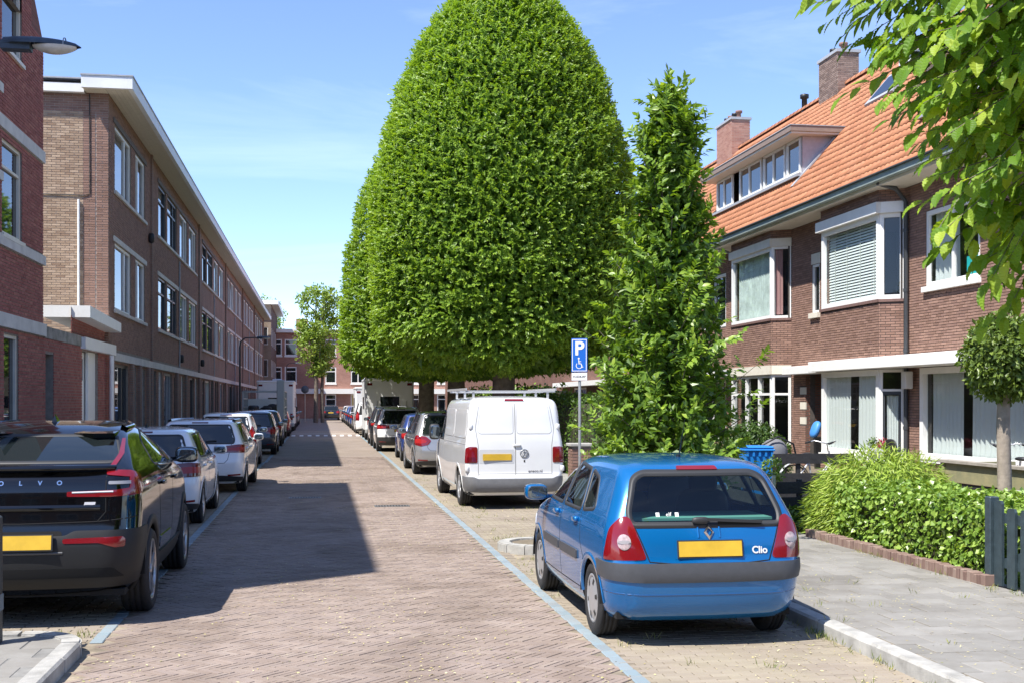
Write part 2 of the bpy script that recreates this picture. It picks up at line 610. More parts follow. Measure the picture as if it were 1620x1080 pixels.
def place_pieces(parent, name, cx, cy, ang, L, Wd, zt, th, m_stuff, m_obj, n_single=300, stuff_name='paving'):
    """the nearest n_single pieces are objects of their own (one shared mesh), the rest one mesh"""
    cx, cy, ang = map(np.asarray, (cx, cy, ang))
    keep = in_view(cx, cy)
    cx, cy, ang = cx[keep], cy[keep], ang[keep]
    d = np.hypot(cx, cy) + np.where(in_view(cx, cy, -.02), 0, 6)
    o = np.argsort(d)
    cx, cy, ang = cx[o], cy[o], ang[o]
    n1 = min(n_single, len(cx))
    if n1:
        mb = MB()
        b = .004
        l, w = L / 2, Wd / 2
        mb.add([(-l, -w, -th), (l, -w, -th), (l, w, -th), (-l, w, -th), (-l, -w, -b), (l, -w, -b), (l, w, -b), (-l, w, -b),
                (-l + b, -w + b, 0), (l - b, -w + b, 0), (l - b, w - b, 0), (-l + b, w - b, 0)],
               [(0, 1, 5, 4), (1, 2, 6, 5), (2, 3, 7, 6), (3, 0, 4, 7), (4, 5, 9, 8), (5, 6, 10, 9), (6, 7, 11, 10), (7, 4, 8, 11), (8, 9, 10, 11)])
        me = mb.mesh(name, m_obj)
        for i in range(n1):
            ob = link(name, me, parent)
            ob.location = (cx[i], cy[i], zt + R.uniform(-.0015, .002))
            ob.rotation_euler = (R.uniform(-.008, .008), R.uniform(-.008, .008), ang[i] + R.uniform(-.012, .012))
    if len(cx) > n1:
        cx, cy, ang = cx[n1:], cy[n1:], ang[n1:] + RG.uniform(-.012, .012, len(cx) - n1)
        n = len(cx)
        vs = np.zeros((n, 8, 3))
        zt2 = zt + RG.uniform(-.0018, .002, n)
        for i, (sx, sy) in enumerate(((-1, -1), (1, -1), (1, 1), (-1, 1))):
            for k, (sh, z) in enumerate(((0, -th), (.003, 0))):
                lx, ly = sx * (L / 2 - sh), sy * (Wd / 2 - sh)
                vs[:, 4 * k + i, 0] = cx + lx * np.cos(ang) - ly * np.sin(ang)
                vs[:, 4 * k + i, 1] = cy + lx * np.sin(ang) + ly * np.cos(ang)
                vs[:, 4 * k + i, 2] = zt2 + z + RG.uniform(-.001, .001, n)
        fl = np.array([(4, 5, 6, 7), (0, 1, 5, 4), (1, 2, 6, 5), (2, 3, 7, 6), (3, 0, 4, 7)])
        F = (np.arange(n)[:, None, None] * 8 + fl[None]).reshape(-1, 4)
        ob = link(stuff_name, npmesh(stuff_name, vs.reshape(-1, 3), F, m_stuff, np.repeat(RG.random(n), 5)), parent)
        tag(ob, kind='stuff')

# herringbone road: 3:1 bricks laid at 45 degrees
def herring(x0, x1, y0, y1, c=.0525, k=4):
    rt = math.sqrt(.5)
    out = []
    cx0, cy0 = (x0 + x1) / 2, (y0 + y1) / 2
    n = int(max(x1 - x0, y1 - y0) / c) + 12
    I, J = np.meshgrid(np.arange(-n, n), np.arange(-n, n), indexing='ij')
    md = (I - J) % (2 * k)
    res = []
    for which, a in ((0, 0.0), (2 * k - 1, PI / 2)):
        s = md == which
        i, j = I[s], J[s]
        gx, gy = ((i + k / 2) * c, (j + .5) * c) if which == 0 else ((i + .5) * c, (j + k / 2) * c)
        wx, wy = cx0 + (gx + gy) * rt, cy0 + (gy - gx) * rt
        ok = (wx > x0) & (wx < x1) & (wy > y0) & (wy < y1)
        res.append((wx[ok], wy[ok], np.full(ok.sum(), a - PI / 4)))
    return [np.concatenate(q) for q in zip(*res)]
hx, hy, ha = herring(-1.60, 2.02, 6.4, 40.2)
place_pieces(road, 'paving_brick', hx, hy, ha, .206, .0492, 0, .010, M_pav, M_pav_o, 300, 'paving_bricks')

def bond(x0, x1, y0, y1, lx, ly, half=True):
    """running bond, long side along x"""
    xs, ys = [], []
    for j in range(int((y1 - y0) / ly)):
        y = y0 + (j + .5) * ly
        off = lx / 2 if (half and j % 2) else 0
        x = x0 + lx / 2 - off
        while x < x1 + lx / 2:
            xs.append(x)
            ys.append(y)
            x += lx
    return np.array(xs), np.array(ys)
bx_, by_ = bond(2.2, 3.9, 6.4, 45, .208, .0715)
isl = (bx_ > 2.28) & (by_ > 13.72) & (by_ < 15.68)
place_pieces(bay_r, 'bay_brick', bx_[~isl], by_[~isl], np.zeros((~isl).sum()), .2, .065, -.001, .012, M_bay, M_bay_o, 300, 'bay_bricks')
bx_, by_ = bond(-3.65, -1.80, 9.6, 45, .208, .0715)
place_pieces(bay_l, 'bay_brick', bx_, by_, np.zeros(len(bx_)), .2, .065, -.001, .012, M_bay, M_bay_o, 150, 'bay_bricks')

# blue parking-zone lines: one row of painted bricks each side
lb = MB()
lb.bbox(-.05, .05, -.097, .097, -.012, .0025, .006)
lbm = lb.mesh('blue_line_brick', M_blue)
for X, y0 in ((2.11, 6.6), (-1.70, 9.62)):
    y = y0
    while y < 37:
        if in_view(np.array(X), np.array(y)):
            ob = link('blue_line_brick', lbm, road)
            ob.location = (X + R.uniform(-.004, .004) + .0028 * (y - 10) * (1 if X > 0 else 0), y, R.uniform(0, .002))
            ob.rotation_euler = (0, 0, R.uniform(-.02, .02))
        y += .212
    sheet('blue_line_far', X + (.02 if X < 0 else .03), X + (.12 if X < 0 else .13), 37, 64, .001, mat('blue_line_far', (.20, .27, .31), .8, noise=.25, nscale=6), road)

# kerbs ---------------------------------------------------------------
kerb_r = tag(bpy.data.objects.new('kerb', None), kind='structure')
COL.objects.link(kerb_r)
kerb_l = tag(bpy.data.objects.new('kerb', None), kind='structure')
COL.objects.link(kerb_l)
def kerb_run(parent, x0, x1, y0, y1, z=.115, L=1.0):
    y = y0
    while y < y1 - .02:
        ye = min(y + L, y1)
        mb = MB()
        mb.bbox(x0 + R.uniform(-.004, .004), x1, y + .004, ye - .004, -.05, z + R.uniform(-.006, .004), .018)
        mb.build('kerb_stone', M_kerb, parent)
        y = ye
def kerb_arc(parent, cx, cy, r, a0, a1, w=.15, z=.115, n=4):
    for i in range(n):
        b0, b1 = a0 + (a1 - a0) * i / n + .01, a0 + (a1 - a0) * (i + 1) / n - .01
        pts = [(cx + rr * math.cos(b0 + (b1 - b0) * t), cy + rr * math.sin(b0 + (b1 - b0) * t)) for rr, ts in ((r, (0, .33, .67, 1)), (r - w, (1, .67, .33, 0))) for t in ts]
        mb = MB()
        mb.prism(pts, -.05, z - .012)
        ins = [(cx + (p[0] - cx) * (1 - .015 / r if i2 < 4 else 1 + .015 / r), cy + (p[1] - cy) * (1 - .015 / r if i2 < 4 else 1 + .015 / r)) for i2, p in enumerate(pts)]
        mb.prism(ins, z - .02, z)
        mb.build('kerb_stone', M_kerb, parent)
kerb_run(kerb_r, 3.93, 4.08, 4.0, 13.7)
kerb_run(kerb_r, 4.36, 4.51, 15.9, 60)
kerb_arc(kerb_r, 2.72, 14.7, .52, PI / 2, PI * 1.5, .16, .10, 6)
def kerb_bar(parent, a, b, w, z):
    mb = MB()
    mb.bar((a[0], a[1], z / 2 - .02), (b[0], b[1], z / 2 - .02), w, z + .04)
    return mb.build('kerb_stone', M_kerb, parent)
for k in range(2):
    kerb_bar(kerb_r, (2.73 + k * .65, 14.26), (3.36 + k * .65, 14.26), .16, .10)
    kerb_bar(kerb_r, (2.73 + k * .85, 15.14), (3.55 + k * .85, 15.14), .16, .10)
kerb_run(kerb_l, -3.83, -3.68, 9.7, 60)
kerb_run(kerb_l, -1.87, -1.72, 3.5, 9.05, .105)
kerb_arc(kerb_l, -2.22, 9.05, .50, 0, PI / 2, .15, .105, 4)
for k in range(4):
    kerb_bar(kerb_l, (-2.24 - k * .38, 9.475), (-2.60 - k * .38, 9.475), .15, .105)

# pavements -----------------------------------------------------------
pave_r = sheet('pavement', 4.08, 6.3, -12, 15.4, .098, M_joint)
sheet('pavement_inner', 2.4, 4.08, 14.3, 15.1, .08, M_soil, pave_r)
sheet('pavement_edge', 4.0, 4.08, 13.7, 15.4, .084, M_joint, pave_r)
sheet('pavement_far', 4.51, 6.3, 15.4, 131, .087, brick_tex('far_tiles', (.28, .28, .27), (.35, .35, .33), (.22, .2, .17), 'xy', .3, .3, .01, .3), pave_r)
tx, ty = bond(4.09, 6.27, 5.0, 15.4, .3, .3)
# half tiles are cut by keeping whole tiles only; the row ends are filled with halves
place_pieces(pave_r, 'paving_tile', tx, ty, np.zeros(len(tx)), .288, .288, .105, .02, M_til, M_til_o, 300, 'paving_tiles')
pave_l = sheet('pavement', -5.35, -3.83, 9.7, 131, .105, brick_tex('far_tiles_left', (.28, .28, .27), (.35, .35, .33), (.22, .2, .17), 'xy', .3, .3, .01, .3))
isl_l = sheet('pavement', -5.35, -1.87, -6, 9.4, .088, mat('tile_bed', (.20, .195, .18), .95, noise=.3, nscale=4))
tx, ty = bond(-4.2, -1.9, 6.5, 9.35, .3, .3)
ok = ~((tx > -2.1) & (ty > 9.1)) & (tx < -1.95)
place_pieces(isl_l, 'paving_tile', tx[ok], ty[ok], np.zeros(ok.sum()), .288, .288, .092, .02, M_til, M_til_o, 120, 'paving_tiles')
sheet('rear_ground', -60, 60, -60, -12, -.02, mat('asphalt', (.07, .07, .07), .9, noise=.2))
sheet('garden_ground', 6.3, 13.7, -10, 131, .05, M_soil)

# drain grates in the road
def grate(x, y, label, w=.62, l=.30):
    t = thing('drain_grate', label, 'drain', (x, y, 0), 0)
    M_iron = mat('cast_iron', (.20, .20, .20), .5, metal=.6, noise=.3, nscale=20)
    mb = MB()
    mb.box(-w / 2, w / 2, -l / 2, -l / 2 + .035, -.01, .006)
    mb.box(-w / 2, w / 2, l / 2 - .035, l / 2, -.01, .006)
    mb.box(-w / 2, -w / 2 + .03, -l / 2 + .035, l / 2 - .035, -.01, .006)
    mb.box(w / 2 - .03, w / 2, -l / 2 + .035, l / 2 - .035, -.01, .006)
    mb.build('frame', M_iron, t)
    mb = MB()
    mb.box(-w / 2 + .03, w / 2 - .03, -l / 2 + .035, l / 2 - .035, -.008, .0028)
    mb.build('pit', mat('drain_pit', (.015, .015, .015), .9), t)
    n = 11
    for i in range(n):
        xx = -w / 2 + .03 + (w - .06) * (i + .5) / n
        mb = MB()
        mb.box(xx - .012, xx + .012, -l / 2 + .036, l / 2 - .036, .003, .0055)
        mb.build('bar', M_iron, t)
grate(-.28, 23.3, 'iron drain grate in the shaded half of the road')
grate(1.27, 21.2, 'iron drain grate in the sunlit half of the road')

# raised crossing table further down the street, with white blocks
st_ = tag(bpy.data.objects.new('speed_table', None), 'low raised brick table across the road edged with white blocks', 'speed table')
COL.objects.link(st_)
mb = MB()
mb.add([(-1.6, 64.6, .002), (2.1, 64.6, .002), (2.1, 65.8, .09), (-1.6, 65.8, .09), (2.1, 73, .09), (-1.6, 73, .09), (2.1, 74.2, .002), (-1.6, 74.2, .002)], [(0, 1, 2, 3), (3, 2, 4, 5), (5, 4, 6, 7)])
mb.build('ramp', brick_tex('table_brick', (.27, .21, .18), (.36, .30, .25), (.25, .2, .15), 'xy', .21, .1, .01, .4), st_)
M_wht = mat('white_road_block', (.72, .71, .67), .8, noise=.1)
for k in range(9):
    x = -1.5 + k * .43
    mb = MB()
    z0, z1 = .008, .058
    mb.add([(x, 64.65, z0), (x + .2, 64.65, z0), (x + .2, 65.3, z1), (x, 65.3, z1)], [(0, 1, 2, 3)])
    mb.build('white_block', M_wht, st_)
mb = MB()
mb.add([(-1.55, 65.45, .068), (2.05, 65.45, .068), (2.05, 66.6, .095), (-1.55, 66.6, .095)], [(0, 1, 2, 3)])
mb.build('light_band', mat('light_band', (.52, .48, .40), .85, noise=.15, nscale=3), st_)

# ================================================================== facade tools
class Fr:
    """a vertical wall plane: origin, horizontal direction U, outward normal N"""
    def __init__(s, O, U, N):
        s.O, s.U, s.N = Vector(O), Vector(U).normalized(), Vector(N).normalized()
    def p(s, u, z, d=0.0):
        return s.O + s.U * u + Vector((0, 0, z)) + s.N * d
    def box(s, mb, u0, u1, z0, z1, d0, d1):
        P = s.p
        mb.add([P(u0, z0, d0), P(u1, z0, d0), P(u1, z0, d1), P(u0, z0, d1), P(u0, z1, d0), P(u1, z1, d0), P(u1, z1, d1), P(u0, z1, d1)],
               [(0, 3, 2, 1), (4, 5, 6, 7), (0, 1, 5, 4), (1, 2, 6, 5), (2, 3, 7, 6), (3, 0, 4, 7)])
    def frame4(s):
        return (tuple(s.O), tuple(s.U), (0, 0, 1), tuple(s.N))

def minus(iv, holes):
    """interval minus holes"""
    out = [iv]
    for a, b in holes:
        nx = []
        for c, d in out:
            if b <= c or a >= d: nx.append((c, d)); continue
            if a > c: nx.append((c, a))
            if b < d: nx.append((b, d))
        out = nx
    return out

def wall(parent, F, u0, u1, z0, z1, holes, m_back, reveal=.12, top=None, name='wall'):
    """wall plane with openings cut and reveals; holes are (u0,u1,z0,z1)"""
    mb = MB()
    us = sorted({u0, u1, *[h[0] for h in holes], *[h[1] for h in holes]})
    us = [u for u in us if u0 <= u <= u1]
    for a, b in zip(us[:-1], us[1:]):
        m = (a + b) / 2
        for c, d in minus((z0, z1), [(h[2], h[3]) for h in holes if h[0] < m < h[1]]):
            mb.quad(F.p(a, c), F.p(b, c), F.p(b, d), F.p(a, d))
    for (a, b, c, d) in holes:
        r = -reveal
        mb.quad(F.p(a, c), F.p(a, c, r), F.p(a, d, r), F.p(a, d))
        mb.quad(F.p(b, c), F.p(b, d), F.p(b, d, r), F.p(b, c, r))
        mb.quad(F.p(a, d), F.p(a, d, r), F.p(b, d, r), F.p(b, d))
        mb.quad(F.p(a, c), F.p(b, c), F.p(b, c, r), F.p(a, c, r))
    return mb.build(name, m_back, parent, world=True, fixn=False)

def brickwork(parent, wall_o, F, u0, u1, z0, z1, holes, m_stuff, m_obj=None, n_single=0, bw=.22, bh=.0625, j=.013, d=.012, rowlock=True, focus=None, jit=.002):
    """bricks proud of their mortar joints, running bond; the n_single that show largest are objects"""
    rects = []
    row = 0
    z = z0
    while z + bh * .6 < z1:
        za, zb = z + j / 2, min(z + bh - j / 2, z1)
        hs = [(h[0] - .0, h[1] + .0) for h in holes if h[2] < zb - .005 and h[3] > za + .005]
        for a, b in minus((u0, u1), hs):
            x = math.floor((a - u0) / bw) * bw + u0 - (bw / 2 if row % 2 else 0)
            while x < b:
                xa, xb = max(x + j / 2, a), min(x + bw - j / 2, b)
                if xb - xa > .03:
                    rects.append((xa, xb, za, zb))
                x += bw
        z += bh
        row += 1
    rects = np.array(rects)
    if n_single and len(rects):
        full = np.where(rects[:, 1] - rects[:, 0] > bw - j - .001)[0]
        fu, fz = focus or ((u0 + u1) / 2, (z0 + z1) / 2)
        dd = (rects[full, 0] - fu) ** 2 + (rects[full, 2] - fz) ** 2
        pick = full[np.argsort(dd)[:n_single]]
        mb = MB()
        w, h, b = (bw - j) / 2, (bh - j) / 2, .003
        mb.add([(-w, 0, -h), (w, 0, -h), (w, 0, h), (-w, 0, h), (-w, -d, -h), (w, -d, -h), (w, -d, h), (-w, -d, h)],
               [(4, 5, 6, 7), (0, 1, 5, 4), (1, 2, 6, 5), (2, 3, 7, 6), (3, 0, 4, 7)])
        me = mb.mesh('brick', m_obj)
        rz = math.atan2(F.N.y, F.N.x) + PI / 2
        for i in pick:
            r = rects[i]
            ob = link('brick', me, wall_o)
            ob.location = F.p((r[0] + r[1]) / 2, (r[2] + r[3]) / 2, R.uniform(-jit, jit) * 1.3)
            ob.rotation_euler = (R.uniform(-.05, .05), 0, rz + R.uniform(-.016, .016))
        keep = np.ones(len(rects), bool)
        keep[pick] = False
        rects = rects[keep]
    if len(rects):
        V, Fa, pv = npboxes(rects, F.frame4(), -.004, d, jit)
        ob = link('brickwork', npmesh('brickwork', V, Fa, m_stuff, pv), wall_o)
        tag(ob, kind='stuff')

def window(parent, F, u0, u1, z0, z1, m_frame, m_glass, recess=.09, fw=.06, mull=(), trans=(), fd=.07, sill=None, m_sill=None, name='window', panes_open=None, sillh=.07, sillout=.06, glass_back=None):
    """window > frame mesh, pane per field, sill"""
    mb = MB()
    d1, d0 = -recess + fd, -recess
    F.box(mb, u0, u1, z0, z0 + fw, d0, d1)
    F.box(mb, u0, u1, z1 - fw, z1, d0, d1)
    F.box(mb, u0, u0 + fw, z0 + fw, z1 - fw, d0, d1)
    F.box(mb, u1 - fw, u1, z0 + fw, z1 - fw, d0, d1)
    ms = [u0 + (u1 - u0) * m for m in mull]
    ts = [z0 + (z1 - z0) * t for t in trans]
    for m in ms:
        F.box(mb, m - fw * .45, m + fw * .45, z0 + fw, z1 - fw, d0, d1 - .004)
    for t in ts:
        F.box(mb, u0 + fw, u1 - fw, t - fw * .4, t + fw * .4, d0, d1 - .008)
    w = mb.build(name, m_frame, parent, world=True)
    us = [u0 + fw] + ms + [u1 - fw]
    zs = [z0 + fw] + ts + [z1 - fw]
    for a, b in zip(us[:-1], us[1:]):
        for c, d in zip(zs[:-1], zs[1:]):
            g = MB()
            tl = R.uniform(-.004, .004)
            qd = [F.p(a, c, d0 + .02 + tl), F.p(b, c, d0 + .02), F.p(b, d, d0 + .02 - tl), F.p(a, d, d0 + .02)]
            if F.U.cross(Vector((0, 0, 1))).dot(F.N) < 0: qd = qd[::-1]
            g.quad(*qd)
            go = g.build('pane', m_glass, w, fixn=False)
    if sill:
        s = MB()
        F.box(s, u0 - .05, u1 + .05, z0 - sillh, z0 - .002, -recess, sillout)
        s.build('sill', m_sill or m_frame, w)
    return w

M_white = mat('white_paint', (.78, .78, .75), .45, noise=.04, nscale=3)
M_cream = mat('cream_paint', (.70, .66, .56), .5, noise=.06, nscale=4)
M_greyfr = mat('grey_frame', (.045, .05, .055), .4)
M_gdark = mat('dark_window_glass', (.012, .015, .018), .02, spec=.9)
M_mirr = mat('row_window_glass', (.02, .024, .028), .015, spec=1.0)
_p = M_mirr.node_tree.nodes['Principled BSDF']
_p.inputs['IOR'].default_value = 1.9
M_glass = glass_mat('clear_glass')
M_stone = mat('concrete_band', (.56, .55, .51), .8, noise=.14, nscale=3, bump=.15)
M_zinc = mat('zinc', (.30, .33, .34), .5, metal=.5, noise=.15)
M_lead = mat('lead_grey', (.34, .36, .38), .6, noise=.12)
M_black = mat('black_plastic', (.015, .015, .016), .5)
M_mort_d = mat('mortar_dark', (.24, .21, .18), .95, noise=.2)
M_mort_l = mat('mortar_light', (.42, .38, .33), .95, noise=.2)

# ================================================================== left: red brick corner house (rotated a touch)
RED = [(.27, .095, .08), (.33, .12, .10), (.38, .145, .12), (.30, .11, .095), (.42, .18, .14)]
M_red = ramp_mat('red_brick', RED, dirt=.15)
M_red_o = ramp_mat('red_brick_single', RED, source='obj', dirt=.15)
red = thing('brick_house', 'red brick corner house with white stone bands behind the street lamp', 'house', (-7, 17, 0))
FR = Fr((-5.35, 0, 0), (0, 1, 0), (1, 0, 0))
holes = [(21.35, 22.75, 4.72, 6.36), (21.35, 22.75, 7.95, 9.75), (21.5, 22.5, .5, 3.02), (18.0, 19.6, 4.72, 6.36), (18.0, 19.6, 7.95, 9.75), (17.6, 19.6, .6, 3.02), (12.6, 14.2, 4.72, 6.36), (12.6, 14.2, 7.95, 9.75), (12.6, 14.4, .6, 3.02)]
w1 = wall(red, FR, 9.0, 24.42, 0, 8.9, holes, M_mort_d)
wu = wall(red, FR, 9.0, 23.45, 8.9, 11.4, [(21.35, 22.75, 8.9, 9.75)], M_mort_d, name='upper_wall')
hb = holes + [(21, 24.42, 6.5, 6.72), (21, 24.42, 4.5, 4.68), (21, 24.42, 3.12, 3.36)]
brickwork(red, w1, FR, 20.6, 24.42, 0.1, 8.9, hb, M_red, M_red_o, 300, focus=(23.5, 5.5))
brickwork(red, wu, FR, 20.6, 23.45, 8.9, 11.4, [(21.35, 22.75, 8.9, 9.75)], M_red)
mb = MB()
# shoulder between the tall block and the corner, body of the house behind
mb.add([(-5.35, 23.45, 8.9), (-5.35, 24.42, 8.9), (-5.35, 23.45, 9.75)], [(0, 1, 2)])
mb.quad((-5.35, 24.42, 0), (-14, 24.42, 0), (-14, 24.42, 8.9), (-5.35, 24.42, 8.9))
mb.quad((-5.35, 23.45, 8.9), (-5.35, 23.45, 11.4), (-14, 23.45, 11.4), (-14, 23.45, 8.9))
mb.quad((-5.35, 24.42, 8.9), (-5.35, 23.45, 9.75), (-14, 23.45, 9.75), (-14, 24.42, 8.9))
mb.quad((-5.35, 9, 11.4), (-5.35, 23.45, 11.4), (-14, 23.45, 11.4), (-14, 9, 11.4))
mb.quad((-5.35, 9, 0), (-5.35, 9, 11.4), (-14, 9, 11.4), (-14, 9, 0))
mb.build('body', brick_tex('red_brick_far', (.22, .07, .055), (.30, .1, .08), (.16, .13, .11), 'xz'), red, world=True)
mb = MB()
for k, (za, zb, a, b) in enumerate(((6.5, 6.72, 9, 24.46), (4.5, 4.68, 9, 24.46), (3.12, 3.36, 9, 24.46))):
    mb = MB()
    FR.box(mb, a, b, za, zb, -.02, .045 + .01 * k)
    mb.build('stone_band', M_stone, red, world=True)
for (a, z) in ((20.9, 7.1), (20.9, 5.6), (20.9, 8.9)):
    mb = MB()
    FR.box(mb, a, a + .5, z, z + .16, -.02, .03)
    mb.build('stone_block', M_stone, red, world=True)
for h in holes:
    window(red, FR, *h, M_cream, M_gdark, recess=.1, trans=(.72,) if h[2] > 4 else (), sill=h[2] > 1 and h[0] > 20)
window_top = None

# garage link between the red house and the row
ann = thing('garage_annex', 'low red brick garage with white door between the two brick buildings', 'garage', (-7, 28, 0))
holes = [(24.6, 25.35, .2, 2.8), (28.25, 30.25, .1, 3.02)]
w2 = wall(ann, FR, 24.43, 31.75, 0, 3.1, holes, M_mort_d, reveal=.25)
brickwork(ann, w2, FR, 24.43, 31.75, .1, 3.1, holes, M_red, M_red_o, 300, focus=(26.8, 2.2))
mb = MB()
FR.box(mb, 24.48, 28.1, 3.1, 3.33, -.25, .03)
mb.build('coping', mat('stained_coping', (.36, .34, .30), .9, noise=.5, nscale=3, col2=(.12, .12, .10)), ann, world=True)
mb = MB()
FR.box(mb, 28.1, 32.2, 3.05, 3.31, -.12, .12)
mb.build('white_fascia', M_white, ann, world=True)
# parapet above the garage and its stepped white canopy
F2 = Fr((-5.45, 0, 0), (0, 1, 0), (1, 0, 0))
w3 = wall(ann, F2, 27.6, 32.0, 3.3, 3.95, [], M_mort_d, name='parapet')
brickwork(ann, w3, F2, 27.6, 31.7, 3.33, 3.8, [], M_red)
mb = MB()
can = [(-5.08, 31.9), (-5.08, 27.7), (-6.2, 27.7), (-6.2, 31.9)]
mb.add([(-5.05, 27.65, 3.72), (-5.05, 31.85, 3.62), (-5.05, 31.85, 3.86), (-5.05, 27.65, 3.98), (-6.05, 27.65, 3.72), (-6.05, 27.65, 3.98), (-6.05, 31.85, 3.62), (-6.05, 31.85, 3.86)],
       [(0, 1, 2, 3), (4, 0, 3, 5), (1, 6, 7, 2), (3, 2, 7, 5), (0, 4, 6, 1)])
mb.build('canopy', M_white, ann, world=True)
mb = MB()
mb.prism([(-6.06, 3.5), (-6.06, 3.99), (-6.25, 3.97), (-6.75, 3.55), (-7.6, 3.55), (-7.6, 3.28), (-6.06, 3.28)], 27.66, 27.72, 'xz')
mb.build('canopy_step', M_white, ann, world=True)
mb = MB()
mb.box(-9, -5.47, 24.43, 31.6, 3.12, 3.28)
mb.build('flat_roof', mat('roof_felt', (.10, .10, .10), .9, noise=.2), ann, world=True)
mb = MB()
FR.box(mb, 24.6, 25.35, .2, 2.8, -.2, -.16)
mb.build('dark_window', M_gdark, ann, world=True)
gd = MB()
FR.box(gd, 28.27, 30.23, .1, 3.0, -.2, -.15)
gdo = gd.build('garage_door', M_white, ann, world=True)
for k in range(6):
    gd = MB()
    FR.box(gd, 28.4, 29.2, .25 + k * .36, .58 + k * .36, -.15, -.135)
    gd.build('door_panel', M_white, gdo)
gd = MB()
FR.box(gd, 28.5, 29.1, 2.35, 2.85, -.15, -.13)
gd.build('door_window', M_gdark, gdo)
gd = MB()
FR.box(gd, 29.35, 30.25, .1, 3.02, -.12, -.06)
gd.build('door_leaf', M_white, gdo)
mb = MB()
mb.tube([(-5.2, 31.3, .1), (-5.2, 31.3, 3.02)], .06, 10)
mb.build('white_pipe', M_white, ann, world=True)

# ================================================================== left: long brown brick row
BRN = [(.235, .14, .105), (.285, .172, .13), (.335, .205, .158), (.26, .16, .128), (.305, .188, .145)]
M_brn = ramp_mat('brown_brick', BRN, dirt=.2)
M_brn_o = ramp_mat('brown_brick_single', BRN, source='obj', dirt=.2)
BUF = [(.36, .25, .17), (.44, .32, .22), (.52, .39, .28), (.30, .20, .135), (.47, .35, .25)]
M_buf = ramp_mat('buff_brick', BUF, dirt=.2, dscale=.8)
M_buf_o = ramp_mat('buff_brick_single', BUF, source='obj', dirt=.2, dscale=.8)
M_brn_far = brick_tex('brown_brick_far', (.25, .15, .112), (.32, .198, .152), (.23, .20, .175), 'yz')
row = thing('apartment_row', 'long three-storey brown brick terrace with white overhanging cornice', 'building', (-9, 75, 0))
Y0, Y1, ZT = 31.75, 118.0, 9.74
mods = [(32.64, 34.5), (34.62, 35.4), (36.2, 38.15)]
wins = [(32.64, 35.4), (36.2, 38.15)]
for k in range(5):
    o = 15.2 * k
    for a, b in ((41.2, 43.2), (43.6, 46.4), (47.4, 50.0), (50.7, 53.5)):
        if b + o < Y1 - 1:
            wins.append((a + o, b + o))
gwins = [(32.5, 34.9), (35.7, 36.4), (37.2, 38.1)]
for k in range(5):
    o = 15.2 * k
    for a, b in ((39.9, 40.7), (41.3, 42.2), (42.7, 44.9), (45.6, 47.2), (47.9, 48.7), (49.3, 50.4), (51.0, 52.6), (53.2, 54.1)):
        if b + o < Y1 - 1:
            gwins.append((a + o, b + o))
holes = [(a, b, 4.27, 6.05) for a, b in wins] + [(a, b, 7.4, 9.15) for a, b in wins] + [(a, b, .35 if i % 3 else .1, 2.86) for i, (a, b) in enumerate(gwins)]
Yn = 55.0
wr = wall(row, FR, Y0, Yn, 0, ZT, [h for h in holes if h[1] < Yn], M_mort_d)
wall(row, FR, Yn, Y1, 0, ZT, [h for h in holes if h[0] > Yn], M_brn_far, name='far_wall')
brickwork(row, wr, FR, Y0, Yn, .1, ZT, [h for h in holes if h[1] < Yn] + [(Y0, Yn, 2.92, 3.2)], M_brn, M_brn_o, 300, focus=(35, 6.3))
mb = MB()
FR.box(mb, Y0 + .5, Y1, 2.93, 3.13, -.02, .09)
mb.build('stone_ledge', M_stone, row, world=True)
for z in (6.06, 9.16):
    for a, b in [(32.4, 38.4)] + [(41.0 + 15.2 * k, 53.7 + 15.2 * k) for k in range(5) if 53.7 + 15.2 * k < Y1]:
        mb = MB()
        FR.box(mb, a, b, z, z + .14, -.02, .035)
        mb.build('lintel', M_stone if z < 7 else mat('dark_lintel', (.12, .10, .09), .8), row, world=True)
for z in (4.27, 7.4):
    for a, b in [(32.5, 38.3)] + [(41.1 + 15.2 * k, 53.6 + 15.2 * k) for k in range(5) if 53.7 + 15.2 * k < Y1]:
        mb = MB()
        FR.box(mb, a, b, z - .09, z - .003, -.1, .07)
        mb.build('sill', M_stone, row, world=True)
for i, (a, b) in enumerate(wins):
    dark = (i - 2) % 4 < 2 and i >= 2 and i < 10
    mf = M_greyfr if dark else M_white
    for z0, z1 in ((4.27, 6.05), (7.4, 9.15)):
        wide = (b - a) > 2.3
        window(row, FR, a, b, z0, z1, mf, M_mirr, recess=.10, fw=.075, mull=(.68,) if wide else (.35,) if i % 2 else (), trans=(.7,) if dark else ())
for i, (a, b) in enumerate(gwins):
    z0 = .35 if i % 3 else .1
    door = (b - a) < 1.0
    w = window(row, FR, a, b, z0, 2.86, (M_greyfr, M_white, M_lead)[i % 3], M_mirr, recess=.12, fw=.08, mull=() if door else (.66,), trans=(.78,) if door else ())
